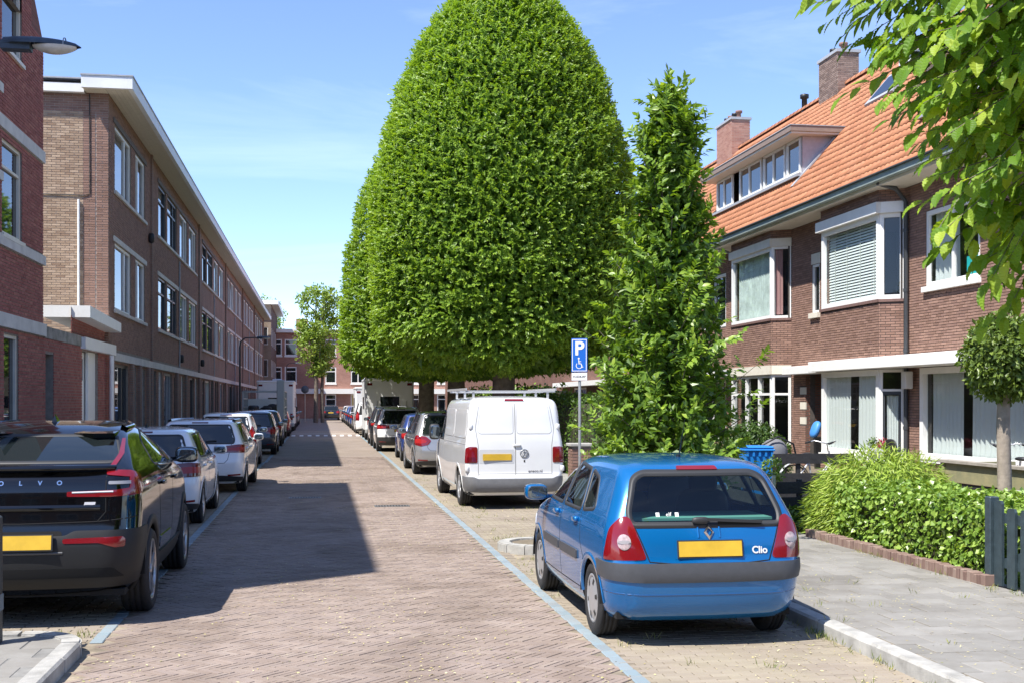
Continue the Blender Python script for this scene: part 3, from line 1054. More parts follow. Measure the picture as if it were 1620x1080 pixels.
# brick pilasters on the ground floor and slim downpipes
for y in [31.9, 35.3, 36.75, 38.6] + [39.25 + 15.2 * k + q for k in range(5) for q in (0, 6.9, 9.9)]:
    if y < Y1:
        mb = MB()
        FR.box(mb, y - .19, y + .19, .1, 2.93, -.01, .10)
        mb.build('pilaster', M_brn_far, row, world=True)
for y in [39.45 + 15.2 * k for k in range(6)]:
    if y < Y1 - .5:
        mb = MB()
        FR.box(mb, y - .10, y + .10, 3.13, ZT, -.01, .07)
        mb.build('brick_rib', M_brn_far, row, world=True)
for y in [47.0 + 15.2 * k for k in range(5)]:
    mb = MB()
    mb.tube([FR.p(y, 3.15, .05), FR.p(y, 7.2, .05)], .03, 8)
    mb.build('downpipe', M_lead, row, world=True)
for y, z in ((38.9, 7.0), (55.5, 3.6), (47.2, 3.5)):
    mb = MB()
    mb.blob(FR.p(y, z, .1), (.09, .08, .16), .5, 10, 6)
    mb.build('wall_lamp', M_black, row, world=True)
# gable wall, facing the street corner
FG = Fr((-5.35, Y0, 0), (-1, 0, 0), (0, -1, 0))
wg = wall(row, FG, 0, 9, 0, ZT, [], M_mort_l, name='gable_wall')
brickwork(row, wg, FG, .62, 4.2, 3.0, 9.25, [], M_buf, M_buf_o, 300, focus=(1.2, 7.6))
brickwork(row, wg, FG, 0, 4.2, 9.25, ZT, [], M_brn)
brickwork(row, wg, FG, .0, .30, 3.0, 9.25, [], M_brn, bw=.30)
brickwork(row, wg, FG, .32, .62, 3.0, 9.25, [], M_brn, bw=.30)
mb = MB()
mb.tube([FG.p(.72, 3.9, .06), FG.p(.72, 7.0, .06)], .032, 10)
mb.build('white_pipe', M_white, row, world=True)
mb = MB()
mb.tube([FG.p(.46, 9.7, .03), FG.p(.45, 7.15, .03), FG.p(.6, 7.1, .03), FG.p(1.6, 7.12, .03), FG.p(1.9, 7.05, .03), FG.p(2.6, 7.0, .03)], .013, 6)
mb.build('wall_cable', M_black, row, world=True)
# cornice with boarded soffit
mb = MB()
mb.box(-4.78, -4.66, 31.1, Y1, 9.72, 10.02)
mb.box(-5.9, -4.781, 31.1, 31.22, 9.72, 10.02)
mb.build('fascia', mat('white_fascia_paint', (.74, .75, .74), .5, noise=.08, nscale=2), row, world=True)
mb = MB()
mb.box(-10.5, -5.91, 31.52, 31.7, 9.70, 9.92)
mb.build('gable_fascia', M_white, row, world=True)
mb = MB()
mb.box(-10.5, -5.92, 31.48, Y1, 10.022, 10.06)
mb.box(-5.919, -4.64, 31.08, Y1, 10.023, 10.061)
mb.build('roof_edge', M_lead, row, world=True)
M_sof = mat('soffit_board', (.62, .57, .46), .6, noise=.08)
for i in range(5):
    x = -5.34 + i * .112
    mb = MB()
    mb.box(x, x + .106, 31.22, Y1, 9.732, 9.75)
    mb.build('soffit_board', M_sof, row, world=True)
for i in range(9):
    x = -5.89 + i * .06
    mb = MB()
    mb.box(x, x + .057, 31.22, 31.74, 9.733, 9.751)
    mb.build('soffit_board', M_sof, row, world=True)
mb = MB()
mb.box(-10.5, -5.36, 31.76, Y1, 9.72, 10.0)
mb.quad((-10.5, 31.76, 0), (-10.5, Y1, 0), (-10.5, Y1, 9.74), (-10.5, 31.76, 9.74))
mb.quad((-5.35, Y1, 0), (-10.5, Y1, 0), (-10.5, Y1, 9.74), (-5.35, Y1, 9.74))
mb.build('body', M_brn_far, row, world=True)

# far left: next block, standing a little forward
nb = thing('apartment_block', 'brick apartment block with white cornice just beyond the long brown terrace', 'building', (-8, 127, 0))
Fn = Fr((-4.7, 0, 0), (0, 1, 0), (1, 0, 0))
hol = [(a, a + 1.7, z, z + 1.7) for a in (119.6, 122.6, 126, 130) for z in (1.0, 4.3, 7.4)]
wall(nb, Fn, 118.6, 136, 0, 11.3, hol, brick_tex('dark_brick_far', (.13, .08, .065), (.19, .12, .1), (.1, .09, .08), 'yz'))
for h in hol:
    window(nb, Fn, *h, M_white, M_mirr, mull=(.5,))
Fn2 = Fr((-4.7, 118.6, 0), (-1, 0, 0), (0, -1, 0))
wall(nb, Fn2, 0, 9, 0, 11.3, [(.3, 1.0, 4.3, 6.0), (.3, 1.0, 7.4, 9.1)], brick_tex('buff_brick_far', (.33, .24, .18), (.40, .30, .22), (.3, .27, .22), 'xz'), name='gable_wall')
for z in (4.3, 7.4):
    window(nb, Fn2, .3, 1.0, z, z + 1.7, M_white, M_mirr)
mb = MB()
mb.box(-13, -4.0, 118.0, 136, 11.3, 11.7)
mb.build('cornice', M_white, nb, world=True)

# ================================================================== behind the viewer: the terrace across the junction (seen in glass and paint)
rt_ = thing('junction_terrace', 'brick terrace across the junction behind the viewer', 'building', (0, -24, 0))
FJ = Fr((-40, -24, 0), (1, 0, 0), (0, 1, 0))
hol = [(x, x + 2.2, z, z + 1.8) for x in range(2, 78, 4) for z in (.8, 3.9, 6.9)]
wall(rt_, FJ, 0, 80, 0, 9.6, hol, brick_tex('junction_brick', (.24, .13, .1), (.32, .18, .14), (.25, .22, .2), 'xz'))
for h in hol:
    if 24 < h[0] < 56:
        window(rt_, FJ, *h, M_white, M_gdark, mull=(.5,))
mb = MB()
mb.box(-40, 40, -33, -24.0, 9.6, 9.9)
mb.box(-40, 40, -33, -24.3, 0, 9.59)
mb.build('body', M_brn_far, rt_, world=True)
mb = MB()
mb.box(-40, 40, -24.0, -23.5, 9.6, 9.95)
mb.build('cornice', M_white, rt_, world=True)

# ================================================================== end of the street: pink-red terrace
PK1, PK2 = (.36, .17, .13), (.45, .23, .18)
endb = thing('end_terrace', 'pink-red brick terrace with white windows closing off the end of the street', 'building', (2, 133, 0))
FE = Fr((-18, 133, 0), (1, 0, 0), (0, -1, 0))
hol = []
for i, x in enumerate((6.5, 9.3, 12.0, 14.2, 18.6, 21.4, 24.6, 28, 31, 34)):
    wd = (1.9, 1.9, 1.9, 1.3, 1.2, 1.6, 2.4, 1.9, 1.9, 1.9)[i]
    hol += [(x, x + wd, 3.9, 5.7), (x, x + wd, 6.9, 8.7)]
    hol += [(x, x + wd, .2 if i in (3, 5) else .7, 2.7)]
wall(endb, FE, 0, 40, 0, 9.5, hol, brick_tex('pink_brick_far', PK1, PK2, (.4, .3, .25), 'xz', msize=.008))
for i, h in enumerate(hol):
    window(endb, FE, *h, M_white, M_gdark, fw=.12, mull=(.5,) if h[1] - h[0] > 1.4 else (), trans=(.72,), sill=h[2] > 3, sillh=.15)
for a, b, z0, z1, d in ((0, 40, 2.75, 3.3, .5), (0, 40, 9.4, 9.8, .45), (19.0, 21, 0, .1, .1)):
    mb = MB()
    FE.box(mb, a, b, z0, z1, -.05, d)
    mb.build('white_band', M_white, endb, world=True)
mb = MB()
FE.box(mb, 21.5, 22.9, .1, 2.6, -.05, -.02)
mb.build('yellow_door', mat('ochre_door', (.55, .42, .16), .5), endb, world=True)
mb = MB()
mb.box(-18, 22, 133.6, 140, 9.5, 9.7)
mb.build('flat_roof', M_lead, endb, world=True)
for x in (-6.0, -2.6):
    mb = MB()
    mb.box(x, x + 1.3, 134, 135, 9.7, 11.0)
    mb.build('chimney', brick_tex('pink_brick_far', PK1, PK2, (.4, .3, .25), 'xz'), endb, world=True)

# ================================================================== right: brick houses with bays and orange pantile roofs
HSE = [(.225, .133, .10), (.285, .172, .13), (.345, .212, .163), (.25, .15, .118), (.315, .193, .148)]
M_hse = ramp_mat('house_brick', HSE, dirt=.18)
M_hse_o = ramp_mat('house_brick_single', HSE, source='obj', dirt=.18)
M_hse_far = brick_tex('house_brick_far', (.19, .08, .06), (.26, .12, .09), (.14, .12, .1), 'yz')
ORG = [(.39, .165, .085), (.47, .20, .10), (.53, .24, .125), (.43, .185, .095), (.50, .23, .125)]
M_org = ramp_mat('orange_tile', ORG, rough=.7, dirt=.22, dscale=1.4)
M_org_o = ramp_mat('orange_tile_single', ORG, rough=.7, source='obj', dirt=.22, dscale=1.4)
M_room = mat('dim_room', (.10, .09, .08), .9)
M_curt = mat('net_curtain', (.88, .90, .90), .8)
_n = M_curt.node_tree
_t = _n.nodes.new('ShaderNodeBsdfTranslucent')
_t.inputs['Color'].default_value = (.9, .92, .92, 1)
_m = _n.nodes.new('ShaderNodeMixShader')
_m.inputs[0].default_value = .35
_n.links.new(_n.nodes['Principled BSDF'].outputs[0], _m.inputs[1])
_n.links.new(_t.outputs[0], _m.inputs[2])
_n.links.new(_m.outputs[0], _n.nodes['Material Output'].inputs['Surface'])
M_pinkc = mat('pink_curtain', (.38, .20, .20), .85)
M_patina = mat('green_zinc_gutter', (.30, .36, .33), .55, noise=.25, nscale=1.5, col2=(.20, .25, .24))

M_mort_h = mat('mortar_house', (.10, .085, .075), .95, noise=.25)
XM, XB = 13.6, 13.1
FM = Fr((XM, 0, 0), (0, 1, 0), (-1, 0, 0))
FB = Fr((XB, 0, 0), (0, 1, 0), (-1, 0, 0))

def curtain(parent, F, u0, u1, z0, z1, d, m, amp=.045, per=.17, name='curtain'):
    n = max(6, int((u1 - u0) / per * 6))
    V, Fa = [], []
    for i in range(n + 1):
        u = u0 + (u1 - u0) * i / n
        ph = 2 * PI * (u - u0) / per + 1.2 * math.sin(u * 7)
        for z, k in ((z0, 1.0), (z1, .55)):
            V.append(tuple(F.p(u + .01 * math.sin(u * 13) * k, z, d + amp * k * math.sin(ph))))
    for i in range(n):
        Fa.append((2 * i, 2 * i + 2, 2 * i + 3, 2 * i + 1))
    o = link(name, npmesh(name, V, Fa, m, smooth=True), parent)
    return o

def room(parent, F, u0, u1, z0, z1, depth=1.6, front=-.16):
    mb = MB()
    P = F.p
    a, b = front, -depth
    mb.quad(P(u0, z0, b), P(u1, z0, b), P(u1, z1, b), P(u0, z1, b))
    mb.quad(P(u0, z0, a), P(u0, z0, b), P(u0, z1, b), P(u0, z1, a))
    mb.quad(P(u1, z0, a), P(u1, z1, a), P(u1, z1, b), P(u1, z0, b))
    mb.quad(P(u0, z1, a), P(u0, z1, b), P(u1, z1, b), P(u1, z1, a))
    mb.quad(P(u0, z0, a), P(u1, z0, a), P(u1, z0, b), P(u0, z0, b))
    return mb.build('room', M_room, parent, world=True, fixn=False)

AL = math.atan2(12.5 - 7.1, 17.5 - 12.78)
SL = math.hypot(12.5 - 7.1, 17.5 - 12.78)
def roof_tiles(house, base, ya, yb, skip, n_single, focus):
    """S-shaped pantiles, overlapping courses"""
    tw, ex, tl = .215, .33, .37
    prof = [(0, .0), (.16, .028), (.34, .040), (.52, .024), (.74, .004), (1.0, .002)]
    S_ = np.array((math.cos(AL), 0, math.sin(AL)))
    N_ = np.array((-math.sin(AL), 0, math.cos(AL)))
    Yv = np.array((0, 1.0, 0))
    T = []
    for f, h in prof:
        T.append(((f - .5) * tw * 1.04, 0, h + .030))
    for f, h in prof:
        T.append(((f - .5) * tw * 1.04, tl, h + .004))
    for f, h in prof:
        T.append(((f - .5) * tw * 1.04, .002, h + .012))
    T = np.array(T)
    fl = [(i, i + 1, 7 + i, 6 + i) for i in range(5)] + [(12 + i, 13 + i, i + 1, i) for i in range(5)]
    fl = np.array(fl)
    pos = []
    for r in range(int(SL / ex)):
        for k in range(int((yb - ya) / tw)):
            y, v = ya + (k + .5) * tw, r * ex - .06
            if any(a < y < b and c < v + .1 < d for a, b, c, d in skip): continue
            pos.append((y, v))
    pos = np.array(pos)
    Rt = Matrix(((0, S_[0], N_[0]), (-1, 0, 0), (0, S_[2], N_[2]))).to_euler()
    O = np.array((12.78, 0, 7.1))
    dd = (pos[:, 0] - focus[0]) ** 2 + (pos[:, 1] - focus[1]) ** 2
    od = np.argsort(dd)
    me = npmesh('roof_tile', T * np.array((-1, 1, 1)), fl, M_org_o, smooth=True)
    for i in od[:n_single]:
        ob = link('roof_tile', me, base)
        ob.location = tuple(O + Yv * pos[i, 0] + S_ * pos[i, 1] + N_ * R.uniform(-.004, .004))
        ob.rotation_euler = Rt
    rest = pos[od[n_single:]]
    n = len(rest)
    off = O + rest[:, 0, None] * Yv + rest[:, 1, None] * S_ + RG.uniform(-.004, .004, n)[:, None] * N_
    loc = T[:, 0, None] * Yv + T[:, 1, None] * S_ + T[:, 2, None] * N_
    V = off[:, None, :] + loc[None]
    F_ = (np.arange(n)[:, None, None] * len(T) + fl[None]).reshape(-1, 4)
    ob = link('roof_tiles', npmesh('roof_tiles', V.reshape(-1, 3), F_, M_org, np.repeat(RG.random(n), len(fl)), smooth=True), base)
    tag(ob, kind='stuff')

def roof(house, ya, yb, skip=(), n_single=300, focus=(30, 3)):
    mb = MB()
    mb.quad((12.78, ya, 7.1), (12.78, yb, 7.1), (17.5, yb, 12.5), (17.5, ya, 12.5))
    mb.quad((17.5, ya, 12.5), (17.5, yb, 12.5), (22.2, yb, 7.1), (22.2, ya, 7.1))
    mb.add([(12.78, ya, 7.09), (17.5, ya, 12.49), (22.2, ya, 7.09)], [(0, 1, 2)])
    mb.add([(12.78, yb, 7.09), (17.5, yb, 12.49), (22.2, yb, 7.09)], [(0, 1, 2)])
    ro = mb.build('roof', mat('roof_underlay', (.33, .11, .05), .9, noise=.2), house, world=True)
    roof_tiles(house, ro, ya, yb, skip, n_single, focus)
    y = ya
    while y < yb - .1:
        mb = MB()
        mb.lathe([(.13, y), (.115, y + .4)], 'y', (17.5, 0, 12.5), 10, -.2, PI + .2)
        mb.build('ridge_tile', M_org_o, ro)
        y += .37
    # gutter and soffit
    mb = MB()
    mb.box(12.66, 12.84, ya, yb, 6.93, 7.07)
    g = mb.build('gutter', M_patina, house, world=True)
    mb = MB()
    mb.box(12.60, 12.84, ya, yb, 7.072, 7.10)
    mb.build('gutter_lip', M_greyfr, g)
    mb = MB()
    mb.box(12.82, XM, ya, yb, 6.86, 6.928)
    mb.build('soffit', M_cream, house, world=True)
    return ro

def bay(house, wall_o, ya, yb, z0, z1, brick_lo, brick_hi, m_s, m_o, ns):
    """canted bay: front plus two slanted cheeks; returns the three frames"""
    dx, dy = XM - XB, .33
    L = math.hypot(dx, dy)
    FN = Fr((XM, ya - dy, 0), (-dx, dy, 0), (-dy, -dx, 0))      # cheek facing the camera
    FF = Fr((XB, yb, 0), (dx, dy, 0), (-dy, dx, 0))             # far cheek
    return FN, FF, L

def bay_brick(house, F, u0, u1, z0, z1, n=0, holes=[], focus=None, name='bay_wall'):
    w = wall(house, F, u0, u1, z0, z1, holes, M_mort_h, name=name)
    brickwork(house, w, F, u0 + .002, u1 - .002, z0, z1, holes, M_hse, M_hse_o, n, focus=focus, jit=.003)
    return w

def side_body(house, ya, yb):
    mb = MB()
    for y in (ya, yb):
        mb.quad((XM, y, 0), (22, y, 0), (22, y, 7.1), (XM, y, 7.1))
    mb.quad((22, ya, 0), (22, yb, 0), (22, yb, 7.1), (22, ya, 7.1))
    mb.build('body', M_hse_far, house, world=True)

def dormer(house, ya, yb, x0, zt, panes, m_fascia):
    F = Fr((x0, 0, 0), (0, 1, 0), (-1, 0, 0))
    zr = 7.1 + (x0 - 12.78) * math.tan(AL)
    xb = 12.78 + (zt - 7.1) / math.tan(AL)
    mb = MB()
    for y in (ya, yb):
        mb.add([(x0, y, zr - .1), (x0, y, zt), (xb + .1, y, zt)], [(0, 1, 2)])
    F.box(mb, ya, yb, zr - .2, zr + .12, -.1, .02)
    d = mb.build('dormer', mat('dormer_cheek', (.42, .40, .42), .7, noise=.1), house, world=True)
    mb = MB()
    mb.box(x0 - .5, xb + .3, ya - .35, yb + .35, zt + .06, zt + .22)
    mb.build('dormer_roof', m_fascia, d)
    mb = MB()
    mb.box(x0 - .46, xb, ya - .3, yb + .3, zt, zt + .058)
    mb.build('dormer_soffit', M_cream, d)
    mb = MB()
    mb.box(x0 - .52, xb + .32, ya - .37, yb + .37, zt + .222, zt + .245)
    mb.build('dormer_edge', M_lead, d)
    n = len(panes)
    for a, b in panes:
        w = window(house, F, a, b, zr + .13, zt - .01, M_white, M_mirr, recess=.03, fw=.07, mull=(.55,) if b - a > 1.3 else ())
    room(house, F, ya + .05, yb - .05, zr + .1, zt, 1.0, -.06)
    # lead flashing down the near cheek
    mb = MB()
    s = (math.cos(AL), math.sin(AL))
    mb.bar((x0 - .35, ya - .06, zr - .35 * math.tan(AL) + .06), (xb, ya - .06, zt + .06), .16, .05)
    mb.bar((x0 - .1, ya - .1, zr + .02), (x0 - .1, yb + .1, zr + .02), .22, .08)
    mb.build('flashing', M_lead, d)
    return d

# ---- house A: nearest, blinds upstairs, white canopy
A0, A1 = 17.0, 32.7
hA = thing('brick_house', 'brown brick house with white slatted blinds upstairs and long white canopy', 'house', (17, 25, 0))
ya, yb = 26.46, 29.75
FNa, FFa, Lc = bay(hA, None, ya, yb, 0, 7, None, None, None, None, 0)
holesA = [(ya - .33, yb + .33, .05, 6.86), (22.9, 25.15, 4.44, 6.15), (30.96, 31.47, 4.3, 5.65), (30.25, 31.62, .1, 2.62), (21.0, 25.3, .55, 2.62), (17.3, 20.6, .55, 2.62), (18, 20.5, 4.44, 6.15)]
wA = wall(hA, FM, A0, A1, .05, 6.86, holesA, M_mort_h, reveal=.14)
brickwork(hA, wA, FM, A0, A1, .1, 6.86, holesA, M_hse, M_hse_o, 300, focus=(24.3, 3.6), jit=.003)
bay_brick(hA, FB, ya, yb, 2.92, 4.2, 200, focus=(27, 3.6))
bay_brick(hA, FNa, 0, Lc, 2.92, 4.2, 60)
bay_brick(hA, FFa, 0, Lc, 2.92, 4.2)
bay_brick(hA, FB, ya, yb, 6.56, 6.86)
bay_brick(hA, FNa, 0, Lc, 6.56, 6.86)
bay_brick(hA, FB, ya, yb, .05, .5)
bay_brick(hA, FNa, 0, Lc, .05, .15)
# slanted brick sill course
M_sillb = mat('brick_sill', (.17, .10, .085), .8, noise=.2, nscale=12)
mb = MB()
FB.box(mb, ya - .02, yb + .02, 4.2, 4.27, -.05, .05)
FNa.box(mb, .0, Lc - .0, 4.2, 4.265, -.05, .045)
mb.build('sill_course', M_sillb, hA, world=True)
win = window(hA, FB, ya + .02, yb - .02, 4.27, 6.3, M_white, M_glass, recess=.10, fw=.12, fd=.10)
# blinds: every slat
sl = MB()
a, b = ya + .15, yb - .15
slm = MB()
slm.add([tuple(FB.p(a, 0, -.16)), tuple(FB.p(b, 0, -.16)), tuple(FB.p(b, .056, -.18)), tuple(FB.p(a, .056, -.18))], [(0, 1, 2, 3)])
slme = slm.mesh('blind_slat', mat('blind_slat', (.76, .78, .78), .5))
z = 4.4
while z < 6.18:
    ob = link('blind_slat', slme, win)
    ob.location = (0, 0, z)
    z += .072
for u in (ya + .55, ya + 1.3, ya + 2.05, ya + 2.75):
    mb = MB()
    FB.box(mb, u - .012, u + .012, 4.4, 6.2, -.155, -.15)
    mb.build('blind_tape', M_white, win)
window(hA, FNa, .02, Lc - .02, 4.27, 6.3, M_white, M_glass, recess=.09, fw=.10, fd=.09)
window(hA, FFa, .02, Lc - .02, 4.27, 6.3, M_white, M_glass, recess=.09, fw=.10, fd=.09)
room(hA, FM, ya - .3, yb + .3, 4.25, 6.4, 1.8, .1)
mb = MB()
FB.box(mb, ya - .10, yb + .10, 6.3, 6.56, -.1, .12)
FNa.box(mb, -.0, Lc - .06, 6.302, 6.558, -.1, .10)
mb.build('white_lintel', M_white, hA, world=True)
w = window(hA, FM, 22.9, 25.15, 4.44, 6.15, M_white, M_glass, recess=.08, fw=.10, mull=(.5,), sill=True, sillh=.12, sillout=.10)
window(hA, FM, 18, 20.5, 4.44, 6.15, M_white, M_glass, recess=.08, fw=.10, mull=(.5,), sill=True, sillh=.12, sillout=.10)
room(hA, FM, 22.9, 25.15, 4.4, 6.2, 2.0)
room(hA, FM, 18, 20.5, 4.4, 6.2, 2.0)
mb = MB()
FM.box(mb, 22.98, 23.6, 4.56, 4.95, -.11, -.10)
mb.build('teal_poster', mat('teal_poster', (.02, .45, .45), .5), w, fixn=True)
for a_, b_ in ((24.1, 25.05),):
    curtain(w, FM, a_, b_, 4.5, 6.1, -.2, M_curt)
window(hA, FM, 30.96, 31.47, 4.3, 5.65, M_white, M_gdark, recess=.08, fw=.07, sill=True, sillh=.14, sillout=.10, m_sill=M_cream)
mb = MB()
FM.box(mb, 30.9, 31.5, 5.66, 5.95, -.02, .02)
mb.build('stone_lintel', M_cream, hA, world=True)
mb = MB()
FM.box(mb, 29.9, 30.4, 6.2, 6.45, -.02, .06)
mb.build('stone_block', M_cream, hA, world=True)
# ground floor: bay window with net curtains, glazed side door
gw = window(hA, FB, ya + .02, yb - .02, .52, 2.62, M_white, M_glass, recess=.10, fw=.14, fd=.10, sill=True, sillh=.10)
curtain(gw, FB, ya + .15, ya + 1.25, .66, 2.5, -.13, M_curt)
curtain(gw, FB, ya + 1.72, yb - .15, .66, 2.5, -.13, M_curt)
gd_ = window(hA, FNa, .02, Lc - .02, .15, 2.62, M_white, M_glass, recess=.09, fw=.07, fd=.09, trans=(.80,), name='side_door')
mb = MB()
FNa.box(mb, .09, .14, .2, 2.1, -.06, -.01)
FNa.box(mb, Lc - .14, Lc - .09, .2, 2.1, -.06, -.01)
FNa.box(mb, .14, Lc - .14, 2.02, 2.1, -.06, -.01)
FNa.box(mb, .14, Lc - .14, .2, .6, -.06, -.01)
mb.build('door_frame', M_greyfr, gd_)
curtain(gd_, FNa, .16, Lc - .16, .6, 2.0, -.12, M_curt, .015, .06)
window(hA, FFa, .02, Lc - .02, .15, 2.62, M_white, M_glass, recess=.09, fw=.07, fd=.09)
room(hA, FM, ya - .3, yb + .3, .1, 2.64, 2.4, .05)
# big front window right of the pipe
bw_ = window(hA, FM, 21.0, 25.3, .55, 2.62, M_white, M_glass, recess=.05, fw=.14, fd=.13, mull=(.26,), sill=True)
curtain(bw_, FM, 23.75, 25.1, .68, 2.5, -.13, M_curt)
curtain(bw_, FM, 22.3, 23.35, .68, 2.5, -.13, M_curt)
curtain(bw_, FM, 21.1, 22.0, .68, 2.5, -.13, M_curt)
room(hA, FM, 21.0, 25.3, .5, 2.66, 2.4)
window(hA, FM, 17.3, 20.6, .55, 2.62, M_white, M_glass, recess=.05, fw=.14, fd=.13, mull=(.3,))
room(hA, FM, 17.3, 20.6, .5, 2.66, 2.4)
# canopy
mb = MB()
mb.bbox(12.86, XM - .001, A0, 30.05, 2.64, 2.90, .012)
mb.build('canopy', M_white, hA, world=True)
mb = MB()
mb.bbox(13.12, XM - .002, 30.06, 32.5, 2.62, 2.84, .012)
mb.build('porch_canopy', M_white, hA, world=True)
# porch: brick pier with pale stone blocks, recessed door
FP = Fr((XM - .12, 0, 0), (0, 1, 0), (-1, 0, 0))
bay_brick(hA, FP, 31.64, 32.5, .05, 2.62, 0, [(31.64, 32.02, z, z + .2) for z in (1.22, 1.64, 2.06)], name='pier')
for z in (1.22, 1.64, 2.06):
    mb = MB()
    FP.box(mb, 31.63, 32.02, z, z + .2, -.02, .012)
    mb.build('stone_block', M_cream, hA, world=True)
mb = MB()
mb.quad((XM - .12, 31.635, .05), (XM + .8, 31.635, .05), (XM + .8, 31.635, 2.62), (XM - .12, 31.635, 2.62))
mb.build('porch_wall', brick_tex('porch_brick', (.19, .08, .06), (.26, .12, .09), (.14, .12, .1), 'xz'), hA, world=True)
mb = MB()
mb.quad((XM, 30.25, .05), (XM + .8, 30.25, .05), (XM + .8, 30.25, 2.62), (XM, 30.25, 2.62))
mb.build('porch_wall', brick_tex('porch_brick', (.19, .08, .06), (.26, .12, .09), (.14, .12, .1), 'xz'), hA, world=True)
mb = MB()
FM.box(mb, 30.25, 31.63, .1, 2.62, -.8, -.74)
mb.build('front_door', mat('dark_green_door', (.02, .05, .035), .4), hA, world=True)
# downpipe
mb = MB()
px_ = XM - .09
mb.tube([(px_, 25.92, .1), (px_, 25.92, 6.5), (px_ - .25, 25.92, 6.8), (12.8, 25.92, 6.92)], .055, 10)
dp = mb.build('downpipe', mat('dark_pipe', (.05, .055, .06), .45), hA, world=True)
for z in (1.2, 3.0, 4.4, 5.8):
    mb = MB()
    mb.cyl((px_, 25.92, z), (px_, 25.92, z + .08), .066, 10)
    mb.build('pipe_collar', M_greyfr, dp)
mb = MB()
mb.bbox(13.3, 13.5, 25.55, 25.75, 2.15, 2.55, .02)
mb.build('meter_box', mat('pale_box', (.6, .6, .58), .5), hA, world=True)
side_body(hA, A0, A1)
roA = roof(hA, A0, A1, [(17.8, 26.0, 1.75, 3.4), (30.5, 32.4, 4.2, 5.6)], 300, (30.3, 2.2))
dormer(hA, 18, 25.8, 13.95, 9.62, [(18.1, 19.9), (20.0, 21.8), (21.9, 23.8), (23.9, 25.7)], M_white)
# roof window
mb = MB()
for (y0_, y1_, v0, v1, h, nm, mm) in ((30.6, 32.3, 4.3, 5.5, .10, 'roof_window', M_lead), (30.75, 32.15, 4.45, 5.35, .115, 'roof_pane', M_gdark)):
    mb = MB()
    P = lambda y, v, h: (12.78 + v * math.cos(AL) - h * math.sin(AL), y, 7.1 + v * math.sin(AL) + h * math.cos(AL))
    mb.add([P(y0_, v0, 0), P(y1_, v0, 0), P(y1_, v1, 0), P(y0_, v1, 0), P(y0_, v0, h), P(y1_, v0, h), P(y1_, v1, h), P(y0_, v1, h)],
           [(4, 5, 6, 7), (0, 1, 5, 4), (1, 2, 6, 5), (2, 3, 7, 6), (3, 0, 4, 7)])
    mb.build(nm, mm, roA)

def chimney(house, x, y, zb, zt, w, l, pots, m, label=None):
    F1 = Fr((x - w / 2, y - l / 2, 0), (0, 1, 0), (-1, 0, 0))
    F2_ = Fr((x - w / 2, y - l / 2, 0), (1, 0, 0), (0, -1, 0))
    mb = MB()
    mb.box(x - w / 2, x + w / 2, y - l / 2, y + l / 2, zb, zt)
    c = mb.build('chimney', M_mort_l, house, world=True)
    brickwork(house, c, F1, 0, l, zb, zt, [], m)
    brickwork(house, c, F2_, 0, w, zb, zt, [], m)
    mb = MB()
    mb.box(x - w / 2 - .06, x + w / 2 + .06, y - l / 2 - .06, y + l / 2 + .06, zt, zt + .1)
    mb.build('chimney_cap', M_lead, c)
    for k in range(pots):
        yy = y - l / 2 + l * (k + .5) / pots
        mb = MB()
        mb.lathe([(.10, zt + .1), (.09, zt + .32), (.15, zt + .33), (.15, zt + .42), (.0, zt + .45)], 'z', (x, yy, 0), 10)
        mb.build('chimney_pot', M_black if k % 2 else mat('clay_pot', (.22, .12, .09), .8), c)

M_chim = ramp_mat('chimney_brick', [(.16, .11, .09), (.24, .17, .14), (.30, .22, .18)], dirt=.2)
# ---- house B: next house with dormer and curtained bay
B0, B1 = 32.7, 47.0
hB = thing('brick_house', 'brown brick house with wide white dormer and pink-curtained bay beside the young tree', 'house', (17, 40, 0))
ya, yb = 33.27, 36.7
FNb, FFb, Lc = bay(hB, None, ya, yb, 0, 7, None, None, None, None, 0)
holesB = [(ya - .33, yb + .33, .05, 6.86), (38.6, 41.0, 4.4, 6.2), (38.6, 41.5, .5, 2.6), (43, 45.5, 4.4, 6.2), (43, 45.5, .5, 2.6)]
wB = wall(hB, FM, B0, B1, .05, 6.86, holesB, M_mort_h, reveal=.14)
brickwork(hB, wB, FM, B0, 42, .1, 6.86, holesB, M_hse, M_hse_o, 60, focus=(32.8, 3.6), jit=.003)
bay_brick(hB, FB, ya, yb, 2.92, 4.22, 160, focus=(33.4, 3.6))
bay_brick(hB, FNb, 0, Lc, 2.92, 4.22, 60)
bay_brick(hB, FFb, 0, Lc, 2.92, 4.22)
bay_brick(hB, FB, ya, yb, 6.62, 6.86)
bay_brick(hB, FNb, 0, Lc, 6.62, 6.86)
bay_brick(hB, FB, ya, yb, .05, .55)
bay_brick(hB, FNb, 0, Lc, .05, .55)
mb = MB()
FB.box(mb, ya - .02, yb + .02, 4.22, 4.29, -.05, .05)
FNb.box(mb, .0, Lc, 4.22, 4.285, -.05, .045)
mb.build('sill_course', M_sillb, hB, world=True)
for z0, z1, mm in ((6.38, 6.62, M_cream), (2.66, 2.92, M_cream)):
    mb = MB()
    FB.box(mb, ya - .06, yb + .06, z0, z1, -.1, .07)
    FNb.box(mb, 0, Lc - .04, z0 + .002, z1 - .002, -.1, .06)
    mb.build('stone_lintel', mm, hB, world=True)
wv = window(hB, FB, ya + .02, yb - .02, 4.29, 6.38, M_white, M_glass, recess=.10, fw=.10, fd=.10)
curtain(wv, FB, ya + .15, yb - .15, 4.4, 6.3, -.22, mat('lace_curtain', (.55, .62, .60), .85, noise=.25, nscale=3), .02, .16)
wv2 = window(hB, FNb, .02, Lc - .02, 4.29, 6.38, M_white, M_glass, recess=.09, fw=.07, fd=.09)
